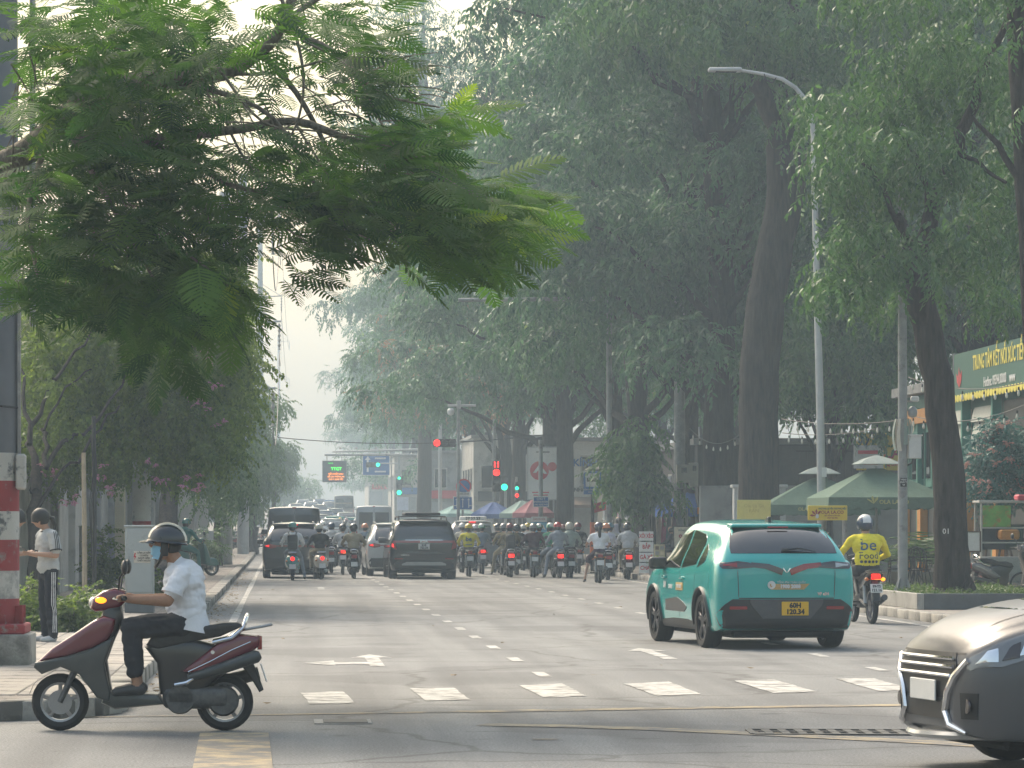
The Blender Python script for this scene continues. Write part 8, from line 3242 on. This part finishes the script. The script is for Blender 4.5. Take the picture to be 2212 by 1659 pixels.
for px, D, m, hh, lab in ((1066, 150, cloth('parasol_blue2', (.14, .19, .36)), .95, 'pale blue vendor parasol far behind the taxi'), (1128, 142, cloth('parasol_mint', (.24, .33, .30)), .9, 'mint green vendor parasol behind the riders'), (1152, 138, cloth('parasol_pink', (.30, .13, .15)), .8, 'pink and cream vendor parasol behind the riders'), (985, 205, cloth('parasol_aqua', (.30, .45, .42)), 1.2, 'aqua parasol far behind the black people carrier')):
 parasol((X(px, D), D, gz(D) + SW), hh, 1.95, 2.45, m, lab, R(20), None, True, .2, sides=8)

# --- yellow hanging sign and banner
D = 76.0
e, zl, w, h = sign_board('yellow_sign', 1745, 1830, 1092, 1124, D, YELS, 'orange yellow sign with a red petal logo hanging below the parasols', None, (.38,))
text('NHƯỢNG QUYỀN THƯƠNG HIỆU', .048, GREENS, e, (.10, -.03, zl + .09), name='sign_text', bold=.0015, sx=.8)
text('OLA LA.CO', .095, MAROONT, e, (.10, -.03, zl + .012), name='sign_text', bold=.002)
text('ĐỒ UỐNG & ĂN VẶT', .035, MAROONT, e, (.10, -.03, zl - .06), name='sign_text', bold=.001)
text('0939 400 000', .04, MAROONT, e, (.10, -.03, zl - .11), name='sign_text', bold=.001)
b = MB()
for k in range(4):
 a = R(50 + 42 * k)
 c_ = Vector((-.24, -.032, zl - .06))
 b.add([c_, c_ + Vector((.10 * math.cos(a + .25), 0, .10 * math.sin(a + .25))), c_ + Vector((.15 * math.cos(a), 0, .15 * math.sin(a))), c_ + Vector((.10 * math.cos(a - .25), 0, .10 * math.sin(a - .25)))], [(0, 1, 2, 3)])
b.build('petal_logo', MAROONT, e, 0)
MB().ell((-.225, -.03, zl - .07), (.035, .008, .05), 10, 8).build('logo_curl', WHITES, e, 40)
D = 86
e, zl, w, h = sign_board('yellow_banner', 1592, 1665, 1080, 1122, D, PALEY, 'pale yellow banner with faint script tied to the big trunk', None, (-.35, .35), deep=.015)
text('Ola La Gà', .12, mat('text_faint', (.50, .42, .12), .7), e, (0, -.012, zl + .09), name='banner_text')
text('RÁN', .12, MATS['text_faint'], e, (.0, -.012, zl - .03), name='banner_text')

# --- green shop building on the right
XB = 15.6
SHUT = mat('louvre_pale', (.42, .43, .38), .7, var=.08)
GRW = mat('green_timber', (.03, .13, .10), .6, var=.15, scale=4)
GRL = mat('green_timber_light', (.05, .20, .155), .6, var=.12, scale=4)
e = empty('green_shop', (XB, 64, SW), 0, 'green timber shop with orange columns and a long green signboard', 'building')
MB().box((2.5, 12.2, 2.3), (5, 24.5, 4.6)).build('wall', GRW, e, 0)
MB().box((2.4, 12.2, 4.72), (5.4, 25, .22)).build('roof', PLASTG, e, 0)
b = MB().box((-.28, 11.6, 4.78), (.10, 9.4, 1.02))
sb = b.build('signboard', GREENS, e, 0)
for y in (6.87, 16.33):
 MB().box((-.28, y, 4.78), (.13, .06, 1.08)).build('sign_edge', POLEG, sb, 0)
text('TRUNG TÂM KẾT NỐI XÚC TIẾN', .46, TEXTY, sb, (-.345, 11.3, 4.98), R(-90), bold=.008, name='sign_text', sx=.80, align='CENTER')
text('Hotline: 09394.00000    www', .30, WHITES, sb, (-.345, 11.2, 4.52), R(-90), bold=.004, name='sign_text', sx=.92)
for k in range(30):
 y = 7.1 + .31 * k
 MB().lathe([(.14, 0), (.14, .012)], 12, (-.345, y, 4.28), axis='X', sc=(1, 1, .6)).build('scallop', TEXTY if k % 1 == 0 else WHITES, sb, 40)
b = MB()
for k in range(3):
 a = R(55 + 40 * k)
 c_ = Vector((-.345, 15.6, 4.5))
 b.add([c_, c_ + Vector((0, -.3 * math.cos(a + .3), .3 * math.sin(a + .3))), c_ + Vector((0, -.5 * math.cos(a), .5 * math.sin(a))), c_ + Vector((0, -.3 * math.cos(a - .3), .3 * math.sin(a - .3)))], [(0, 1, 2, 3)])
b.build('petal_logo', REDS, sb, 0)
# front: columns, panels, louvres, openings as black panels with the indoor shade put into their colour
for y in (8.5, 12.2, 15.6, 18.4, 21.2, 23.6):
 MB().box((-.12, y, 1.10), (.26, .42, 2.2)).build('orange_column', ORANGE, e, 0)
 MB().box((-.14, y + .3, 2.15), (.20, .16, 4.2)).build('green_post', GRL, e, 0)
for y0, y1 in ((13.0, 15.1), (15.9, 17.9)):
 fr = MB().box((-.05, (y0 + y1) / 2, 3.3), (.10, y1 - y0, 1.5)).build('louvre_panel', SHUT, e, 0)
 for k in range(4):
  MB().box((-.12, (y0 + y1) / 2, 2.72 + .38 * k), (.07, y1 - y0, .30), M=Matrix.Rotation(R(14), 3, 'Y')).build('slat', SHUT, fr, 0)
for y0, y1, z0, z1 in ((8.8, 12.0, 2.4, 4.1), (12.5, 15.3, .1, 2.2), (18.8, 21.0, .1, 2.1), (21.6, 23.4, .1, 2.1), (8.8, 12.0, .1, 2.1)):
 MB().box((-.02, (y0 + y1) / 2, (z0 + z1) / 2), (.10, y1 - y0, z1 - z0)).build('opening_shade', mat('interior_shade', (.025, .03, .03), .6), e, 0)
for k in range(5):
 y = 18.9 + .9 * k
 pn = MB().box((-.06, y, 3.1), (.08, .8, 1.5)).build('green_panel', (GRL, GRW)[k % 2], e, 0)
 MB().box((-.11, y, 3.1), (.04, .5, 1.1)).build('panel_field', TGLASS, pn, 0)
 MB().box((-.08, y, 2.25), (.14, .86, .10)).build('green_rail', GRL, e, 0)
MB().box((-.2, 21.0, 4.05), (.16, 4.6, .34)).build('wooden_board', mat('orange_board', (.42, .20, .06), .7), e, 0)
e['category'] = 'building'

# --- flowering bush and its frame
D = 73.0
g = np.random.default_rng(9)
cl = []
for px, py, rx, ry, k in ((2160, 960, 45, 50, 34), (2130, 1020, 50, 50, 34), (2190, 1010, 40, 60, 30), (2115, 1060, 30, 25, 8), (2190, 1070, 25, 20, 8)):
 for _ in range(k):
  d = D + g.uniform(-.8, .8)
  a, q = g.uniform(0, 6.28), math.sqrt(g.random())
  cl.append((X(px + rx * q * math.cos(a), d), d, Z(py + ry * q * math.sin(a), d)))
cl = np.array(cl)
e = empty('flower_bush', (0, 0, 0), 0, 'tall bush with blue green leaves and pale pink roses in front of the green shop', 'bush')
P, yw, pt, tn = clump_points(cl, g.uniform(.12, .22, len(cl)), 13, .3)
o = put(scatter('foliage', TW_B, P, yw, pt, g.uniform(.6, .9, len(P)), [leaf_mat('leaf_bluegreen', (.03, .09, .08), (.10, .22, .19), None, .25)], tn), 'foliage', e)
o['kind'] = 'stuff'
pc = cl[g.random(len(cl)) < .75] + g.normal(0, .1, (1, 3)) + np.array([0, -.22, 0])
P, yw, pt, tn = clump_points(pc, [.06] * len(pc), 6, .1)
o = put(scatter('blossom', TWP, P, yw, pt, g.uniform(.7, 1.1, len(P)), [leaf_mat('petal_rose', (.50, .24, .20), (.62, .42, .38), None, .2)], tn), 'blossom', e)
o['kind'] = 'stuff'
b = MB()
for k in range(5):
 b.tube([(X(2120 + 22 * k, D), D, SW), tuple(cl[k * 7])], [.03, .012], 6)
b.build('stem', BARKB, e, 40)

# --- food cart
D = 70.0
e = empty('food_cart', (X(2168, D), D, SW), 0, 'street food cart with glass case and green painted panel', 'food cart')
zz = lambda py: Z(py, D) - SW
w = X(2226, D) - X(2116, D)
b = MB()
for sx in (-1, 1):
 for sy in (-.3, .3):
  MB().box((sx * w / 2, sy, zz(1085) / 2), (.035, .035, zz(1085))).build('upright', PLAST, e, 0)
MB().rbox((0, 0, .55), (w * .98, .56, .5), .02, 1).build('counter', STEEL, e, 0)
MB().rbox((0, -.01, zz(1084)), (w + .1, .7, .05), .01, 1).build('roof', PLAST, e, 0)
MB().rbox((-.2, -.31, (zz(1092) + zz(1138)) / 2), (w * .55, .02, zz(1092) - zz(1138)), .004, 1).build('painted_panel', mat('cart_green', (.16, .34, .06), .7, var=.35, scale=3, dirt=(.35, .18, .04), dirt_amt=.35, dirt_scale=7), e, 0)
MB().rbox((.45, -.2, zz(1075)), (.5, .4, .12), .03, 1).build('red_tray', mat('cart_red', (.5, .06, .09), .6), e, 0)
for z_ in (zz(1140), zz(1172)):
 MB().box((0, -.29, z_), (w * .98, .03, .03)).build('rail', PLAST, e, 0)
MB().box((0, .1, zz(1160)), (w * .94, .02, .5)).build('glass_case', TGLASS, e, 0)
MB().rbox((.1, 0, zz(1155)), (.4, .3, .2), .06, 2).build('food_tray', ORANGE, e, 0)
for s in (-1, 1):
 tm, rm = bike_wheel(.25, .05)
 t = put(tm, 'wheel', e, (s * w * .3, -.33, .25), R(90))
 put(rm, 'rim', t)
D = 69.0
e, zl, w, h = sign_board('tilted_menu', 2090, 2116, 1150, 1190, D, WHITES, 'tilted white menu card on a wooden stand beside the cart', BRONZE, (0,))
# --- pink stool
e = empty('plastic_stool', (X(2108, 67), 67, SW + .1), 0, 'pink plastic stool beside the parked grey scooter', 'stool')
PINK = mat('pink_plastic', (.50, .13, .20), .5)
MB().rbox((0, 0, .24), (.26, .26, .03), .01, 2).build('seat', PINK, e, 0)
for sx in (-1, 1):
 for sy in (-1, 1):
  MB().tube([(sx * .12, sy * .12, .23), (sx * .14, sy * .14, 0)], .018, 6).build('leg', PINK, e, 40)
for s in (-1, 1):
 MB().box((0, s * .132, .10), (.26, .012, .03)).build('rung', PINK, e, 0)
 MB().box((s * .132, 0, .10), (.012, .26, .03)).build('rung', PINK, e, 0)


# --- wire chairs and table
IRONB = mat('wrought_iron', (.015, .015, .016), .5, .4)
def wire_chair(loc, rz, label):
 e = empty('wire_chair', loc, rz, label, 'chair')
 MB().lathe([(.19, .44), (.20, .455), (.19, .47)], 16).build('seat', IRONB, e, 40)
 for sx in (-1, 1):
  for sy in (-1, 1):
   MB().tube([(sx * .13, sy * .13, .44), (sx * .17, sy * .17, .2), (sx * .20, sy * .20, 0)], .012, 6).build('leg', IRONB, e, 40)
 MB().tube([(-.18, -.15, .45), (-.19, -.20, .75), (-.12, -.22, .90), (0, -.225, .94), (.12, -.22, .90), (.19, -.20, .75), (.18, -.15, .45)], .012, 6).build('back_hoop', IRONB, e, 40)
 for k in range(4):
  x = -.10 + .066 * k
  MB().tube([(x, -.17, .46), (x * 1.3 + .02, -.20, .66), (x, -.22, .90)], .007, 5).build('back_rod', IRONB, e, 40)
 for s in (-1, 1):
  MB().tube([(s * .18, -.17, .66), (s * .22, 0, .66), (s * .19, .14, .62), (s * .16, .14, .45)], .01, 6).build('armrest', IRONB, e, 40)
 return e


for px, D, rz, lab in ((1962, 78, 20, 'black wrought iron chair by the utility pole'), (1990, 77, -30, 'black wrought iron chair next to the leaning trunk'), (1975, 80, 160, 'black wrought iron chair turned away behind the others'), (1935, 79, 90, 'black wrought iron chair beside the delivery rider')):
 wire_chair((X(px, D), D, SW), R(rz), lab)
e = empty('wire_table', (X(1978, 78.6), 78.6, SW), 0, 'small black iron table among the wrought iron chairs', 'table')
MB().lathe([(.33, .70), (.34, .715), (.33, .73)], 20).build('table_top', IRONB, e, 40)
for k in range(3):
 a = R(120 * k)
 MB().tube([(.1 * math.cos(a), .1 * math.sin(a), .70), (.06 * math.cos(a), .06 * math.sin(a), .35), (.28 * math.cos(a), .28 * math.sin(a), 0)], .014, 6).build('leg', IRONB, e, 40)


# --- potted palms
def palm(px, D, h, n, lab, seed):
 g = np.random.default_rng(seed)
 e = empty('potted_palm', (X(px, D), D, SW), 0, lab, 'palm')
 MB().lathe([(.16, 0), (.22, .32), (.24, .34), (.2, .34), (.19, .30)], 16).build('pot', CONC, e, 40)
 V, Fq = [], []
 for i in range(n):
  a, L_, el_ = g.uniform(0, 6.28), h * g.uniform(.6, 1), g.uniform(.5, 1.25)
  p = np.array([0, 0, .35 + g.uniform(0, h * .3)])
  pr = None
  for j in range(9):
   t = j / 8
   q = p + np.array([math.cos(a) * L_ * t * math.cos(el_), math.sin(a) * L_ * t * math.cos(el_), L_ * (math.sin(el_) * t - .55 * t * t)])
   if j > 1:
    dr = (q - pr) / np.linalg.norm(q - pr)
    sd = np.cross(dr, [0, 0, 1])
    sd /= max(np.linalg.norm(sd), 1e-6)
    for s in (-1, 1):
     w_ = L_ * .24 * math.sin(PI * (.15 + .8 * t))
     tip = q + sd * s * w_ + dr * w_ * .6 - np.array([0, 0, w_ * .3])
     o_ = len(V)
     V += [q - dr * .02, q + dr * .03, tip, tip - dr * .01]
     Fq.append((o_, o_ + 1, o_ + 2, o_ + 3))
   pr = q
 me = np_mesh('fronds', np.array(V), np.array(Fq), [LEAF_L])
 at = me.attributes.new('rnd', 'FLOAT', 'FACE')
 at.data.foreach_set('value', g.random(len(Fq)).astype(np.float32))
 o = put(me, 'fronds', e)
 o['kind'] = 'stuff'
 MB().tube([(0, 0, .3), (.01, 0, .3 + h * .35)], [.04, .025], 8).build('stem', BARKB, e, 40)


palm(2000, 82, 1.5, 34, 'bushy potted palm in front of the orange column', 1)
palm(1922, 83, 1.3, 26, 'potted palm under the green parasol', 2)
palm(1972, 84, 1.4, 26, 'potted palm between the parasol and the utility pole', 3)

# --- string lights
BULB = mat('bulb_glass', (.62, .60, .52), .1, var=.03, coat=.8)
BULBM = MB().lathe([(.010, .0), (.016, -.03), (.028, -.07), (.030, -.095), (.020, -.125), (.004, -.135)], 10).mesh('bulb', BULB, 40)
CAPM = MB().lathe([(.016, .05), (.018, .0), (.014, -.01)], 8).mesh('bulb_cap', BLKP, 40)


def lights(p0, p1, n, sag, label, drop=.10):
 p0, p1 = Vector(p0), Vector(p1)
 e = empty('string_lights', (0, 0, 0), 0, label, 'string lights')
 q = []
 for i in range(25):
  t = i / 24
  p = p0.lerp(p1, t)
  p.z -= sag * 4 * t * (1 - t)
  q.append(p)
 MB().tube(q, .010, 5).build('cable', BLKP, e, 40)
 for i in range(n):
  t = (i + .5) / n
  p = p0.lerp(p1, t)
  p.z -= sag * 4 * t * (1 - t) + drop
  c = put(CAPM, 'bulb_cap', e, p)
  put(BULBM, 'bulb', c)


lights((X(1688, 88), 88, Z(905, 88)), (X(1962, 80), 80, Z(905, 80)), 11, .12, 'upper string of clear bulbs between the big trunk and the utility pole')
lights((X(1690, 92), 92, Z(935, 92)), (X(1900, 86), 86, Z(925, 86)), 7, .10, 'lower string of clear bulbs behind the lamp post')
lights((X(1962, 80), 80, Z(895, 80)), (X(2240, 69), 69, Z(862, 69)), 11, .28, 'string of clear bulbs passing in front of the green shop')
lights((X(1962, 78), 78, Z(815, 78)), (X(2240, 67), 67, Z(820, 67)), 12, .22, 'string of clear bulbs just below the green signboard')
lights((X(1490, 108), 108, Z(925, 108)), (X(1612, 100), 100, Z(925, 100)), 8, .45, 'short sagging string of bulbs between two dark trunks')

# --- shop boards behind the parasols
D = 101
e, zl, w, h = sign_board('yellow_shop_board', 1850, 1960, 935, 1016, D, YELS, 'yellow shop board with big red letters behind the parasols', None, (-.6, .6))
text('LA', .45, REDS, e, (.30, -.04, zl - .05), name='board_text', bold=.012)
text('QUÁN', .16, REDS, e, (.35, -.04, zl - .36), name='board_text', bold=.003)
for k in range(4):
 MB().box((-.60 + .17 * k, -.04, zl + .25), (.05, .02, .28), M=Matrix.Rotation(R(25), 3, 'Y')).build('striped_mark', INK, e, 0)
D = 98
e, zl, w, h = sign_board('white_shop_board', 1844, 1908, 962, 1012, D, PWHITE, 'weathered white board with a red painted line in front of the yellow board', None, (0,))
MB().box((-.02, -.035, zl + .13), (.55, .012, .10)).build('red_line', REDS, e, 0)
MB().box((.05, -.035, zl - .18), (.40, .012, .07)).build('red_line', REDS, e, 0)
D = 103
e = empty('courtyard_wall', (X(1700, D), D, SW), 0, 'grey courtyard wall and railing behind the parasols', 'wall')
MB().box((1.2, .3, 1.3), (7.4, .2, 2.6)).build('wall_panel', PLASTG, e, 0)
for k in range(16):
 MB().tube([(-1.2 + .22 * k + 1.6, .3, 2.6), (-1.2 + .22 * k + 1.6, .3, 3.6)], .014, 5).build('railing_bar', BLKP, e, 40)
MB().box((2.1, .3, 3.6), (3.6, .04, .04)).build('railing_top', BLKP, e, 0)
for px in (1597, 1682):
 D = 99
 e = empty('gate_pillar', (X(px, D), D, SW), 0, 'white gate pillar %s the massive trunk' % ('left of' if px < 1640 else 'right of'), 'gate pillar')
 MB().rbox((0, 0, 1.25), (.34, .34, 2.5), .015, 1).build('shaft', WHITES, e, 0)
 MB().rbox((0, 0, 2.53), (.46, .46, .09), .015, 1).build('cap', WHITES, e, 0)

# --- clothes stall
D = 108
e = empty('clothes_rail', (X(1432, D), D, SW), 0, 'clothes rail hung with dresses beside the concrete pole', 'clothes rail')
zz = lambda py: Z(py, D) - SW
MB().tube([(-.55, 0, 0), (-.55, 0, 1.95), (.75, 0, 1.95), (.75, 0, 0)], .02, 8).build('rail', STEEL, e, 40)
GM = [cloth('g_sage', (.30, .33, .24)), CL['charcoal'], CL['cream'], cloth('g_pink', (.50, .08, .20)), CL['slate'], cloth('g_plum', (.14, .05, .09)), CL['grey']]
for k in range(8):
 x0 = -.45 + .16 * k
 b = MB()
 for j in range(6):
  t = j / 5
  w_ = .10 + .08 * t
  for s in range(9):
   u = s / 8 * 2 - 1
   b.v.append((x0 + .03 * math.sin(u * 6 + k) * t + u * w_ * .6, u * w_ * .8 + .03 * math.cos(u * 9 + k) * t, 1.9 - 1.15 * t - .12 * (u * u) * (1 - t)))
 for j in range(5):
  for s in range(8):
   b.f.append((j * 9 + s, j * 9 + s + 1, (j + 1) * 9 + s + 1, (j + 1) * 9 + s))
   b.m.append(0)
 o = b.build('dress', GM[k % 7], None, 60)
 o.location = e.location
 tag(o, '%s dress hanging on the clothes rail' % ('sage green', 'charcoal', 'cream', 'bright pink', 'slate blue', 'plum', 'grey', 'second sage green')[k], 'dress', 'dresses on the clothes rail')
# --- low railing at the bus stop
D = 118
e = empty('pavement_railing', (X(1255, D), D, SW), 0, 'low metal railing along the pavement by the bus stop', 'railing')
MB().box((0, 0, .85), (1.9, .04, .05)).build('rail', STEEL, e, 0)
MB().box((0, 0, .15), (1.9, .04, .05)).build('rail', STEEL, e, 0)
for k in range(13):
 MB().box((-.9 + .15 * k, 0, .5), (.025, .025, .66)).build('bar', STEEL, e, 0)
for s in (-.94, .94):
 MB().box((s, 0, .45), (.05, .05, .9)).build('post', STEEL, e, 0)

# --- red flag
D = 115
e = empty('small_flag', (X(1316, D), D - .3, SW), 0, 'small red flag with a yellow star on the grey pole', 'flag')
MB().tube([(0, 0, 1.5), (-.12, 0, 2.3)], .01, 5).build('staff', STEEL, e, 40)
b = MB()
for j in range(4):
 for i in range(6):
  u, v = i / 5, j / 3
  b.v.append((-.10 - .42 * u, .03 * math.sin(5 * u), 2.25 - .3 * v - .1 * u))
for j in range(3):
 for i in range(5):
  b.f.append((j * 6 + i, j * 6 + i + 1, (j + 1) * 6 + i + 1, (j + 1) * 6 + i))
  b.m.append(0)
b.build('cloth', REDS, e, 60)
st_pts = []
for k in range(10):
 r_ = .08 if k % 2 == 0 else .033
 a = R(90 + 36 * k)
 st_pts.append((-.31 + r_ * math.cos(a), -.04, 2.05 + r_ * math.sin(a)))
MB().add(st_pts, [tuple(range(10))]).build('star', YELS, e, 0)


# --- shop houses behind the right row
def house(px, D, w, dep, h, m, label, sign=None, sm=None, floors=2, face='Y', awn=None):
 """shop house whose front looks at the traffic; door, shutters, windows, sign as parts"""
 e = empty('shop_house', (X(px, D), D, gz(D) + SW), 0, label, 'building')
 MB().box((0, dep / 2, h / 2), (w, dep, h)).build('wall', m, e, 0)
 MB().box((0, dep / 2 - .1, h + .1), (w + .3, dep + .3, .2)).build('roof', PLASTG, e, 0)
 nb_ = max(2, int(w / 1.7))
 for f in range(1, floors):
  z0 = 3.4 + (f - 1) * 3.0
  if z0 + 1.6 > h:
   break
  for k in range(nb_):
   x0 = -w / 2 + w * (k + .5) / nb_
   fr = MB().box((x0, -.03, z0 + .75), (1.0, .08, 1.5)).build('window', PLAST, e, 0)
   MB().box((x0, -.075, z0 + .75), (.84, .03, 1.34)).build('pane', TGLASS, fr, 0)
   MB().box((x0, -.10, z0 - .04), (1.12, .16, .07)).build('sill', CONC, fr, 0)
 for k in range(nb_):
  x0 = -w / 2 + w * (k + .5) / nb_
  MB().box((x0, -.03, 1.2), (w / nb_ - .25, .07, 2.4)).build('shutter', (STEEL, SHUT, BRONZE)[k % 3], e, 0)
 if awn:
  b = MB().add([(-w / 2, -.05, 2.85), (w / 2, -.05, 2.85), (w / 2, -1.3, 2.45), (-w / 2, -1.3, 2.45), (w / 2, -1.3, 2.3), (-w / 2, -1.3, 2.3)], [(0, 3, 2, 1), (3, 5, 4, 2)])
  b.build('awning', awn, e, 0)
 if sign:
  s_ = MB().box((0, -.09, h * .62 if floors < 2 else 2.95), (w * .9, .1, .6)).build('fascia', sm or WHITES, e, 0)
 # side towards the road: window strips
 for k in range(max(1, int(dep / 3))):
  y0 = 1.5 + 3 * k
  fr = MB().box((-w / 2 - .02, y0, h * .62), (.06, 1.1, 1.4)).build('window', PLAST, e, 0)
  MB().box((-w / 2 - .055, y0, h * .62), (.03, .95, 1.25)).build('pane', TGLASS, fr, 0)
 return e


e = house(1330, 176, 5.0, 12, 5.6, WHITES, 'white optician building with blue and red lettering behind the bus stop', awn=cloth('awning_brown', (.22, .16, .12)))
D = 175.6
zz = lambda py: Z(py, D) - gz(176) - SW
for t, s_, m, py, dx in (('KÍNH S', .50, BLUES, 1000, -1.35), ('len', .62, REDS, 1024, -1.0), ('NHÂM LIÊN', .26, INK, 1058, -1.4), ('SAIGON OPTIC', .34, INK, 1081, -.9)):
 text(t, s_, m, e, (dx, -.16, zz(py)), name='shop_lettering', bold=.012)
house(1120, 216, 5.5, 14, 6.5, PLAST, 'pale tall shop house with a dark sign seen between the leaning trunks', True, mat('sign_dark', (.05, .055, .06), .6), 3)
house(1010, 262, 6.0, 16, 6.0, PLASTG, 'grey shop house behind the lane sign', True, REDS, 2)
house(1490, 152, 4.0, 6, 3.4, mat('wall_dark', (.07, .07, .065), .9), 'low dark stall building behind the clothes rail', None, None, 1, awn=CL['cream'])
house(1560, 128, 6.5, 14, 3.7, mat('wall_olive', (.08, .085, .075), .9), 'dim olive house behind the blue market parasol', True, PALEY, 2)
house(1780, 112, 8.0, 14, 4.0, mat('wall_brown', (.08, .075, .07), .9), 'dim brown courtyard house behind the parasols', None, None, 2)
house(930, 318, 6.5, 18, 6.0, PLAST, 'hazy pale house at the far right row', True, BLUES, 3)
house(860, 420, 7, 20, 6.0, PLAST, 'faint hazy house near the end of the right row', True, REDS, 3)
# houses behind the left wall
for k, (y, hh, m) in enumerate(((75, 6.5, PLAST), (98, 7.5, PLASTG), (126, 6.5, PLAST), (160, 8.0, PLAST), (205, 7.0, PLASTG), (260, 8, PLAST), (330, 8, PLAST))):
 e = empty('row_house', (-10.2, y, gz(y) + SW), 0, 'house behind the left wall number'.replace(' number', '') + (' with pale plaster beside the bougainvillea', ' in grey plaster behind the cream pier', ' behind the white gate columns', ' beyond the striped post', ' in grey haze beyond the parked bikes', ' in pale haze beyond the clipped tree', ' faint at the far left end')[k], 'building')
 MB().box((0, 9, hh / 2), (8, 18, hh)).build('wall', m, e, 0)
 MB().box((0, 9, hh + .12), (8.6, 18.6, .24)).build('roof', PLASTG, e, 0)
 for f in range(2):
  for j in range(4):
   fr = MB().box((4.02, 2.5 + 4.2 * j, 1.7 + 3.0 * f), (.1, 1.5, 1.5)).build('window', PLASTG, e, 0)
   MB().box((4.08, 2.5 + 4.2 * j, 1.7 + 3.0 * f), (.03, 1.3, 1.3)).build('pane', TGLASS, fr, 0)
 for j in range(2):
  fr = MB().box((-1.5 + 3 * j, -.03, hh * .62), (1.3, .1, 1.5)).build('window', PLASTG, e, 0)
  MB().box((-1.5 + 3 * j, -.085, hh * .62), (1.1, .03, 1.3)).build('pane', TGLASS, fr, 0)
# conical hat vendor seat under the yellow sign
e = empty('conical_hat', (X(1782, 77), 77.2, SW + 1.05), 0, 'woven conical hat resting on the parked dark scooter', 'hat')
MB().lathe([(.24, 0), (.16, .09), (.02, .20)], 20).build('hat_cone', mat('straw', (.45, .30, .16), .8), e, 40)
MB().tube([(.235 * math.cos(a), .235 * math.sin(a), .002) for a in [2 * PI * i / 20 for i in range(21)]], .008, 5).build('hat_rim', MATS['straw'], e, 40)
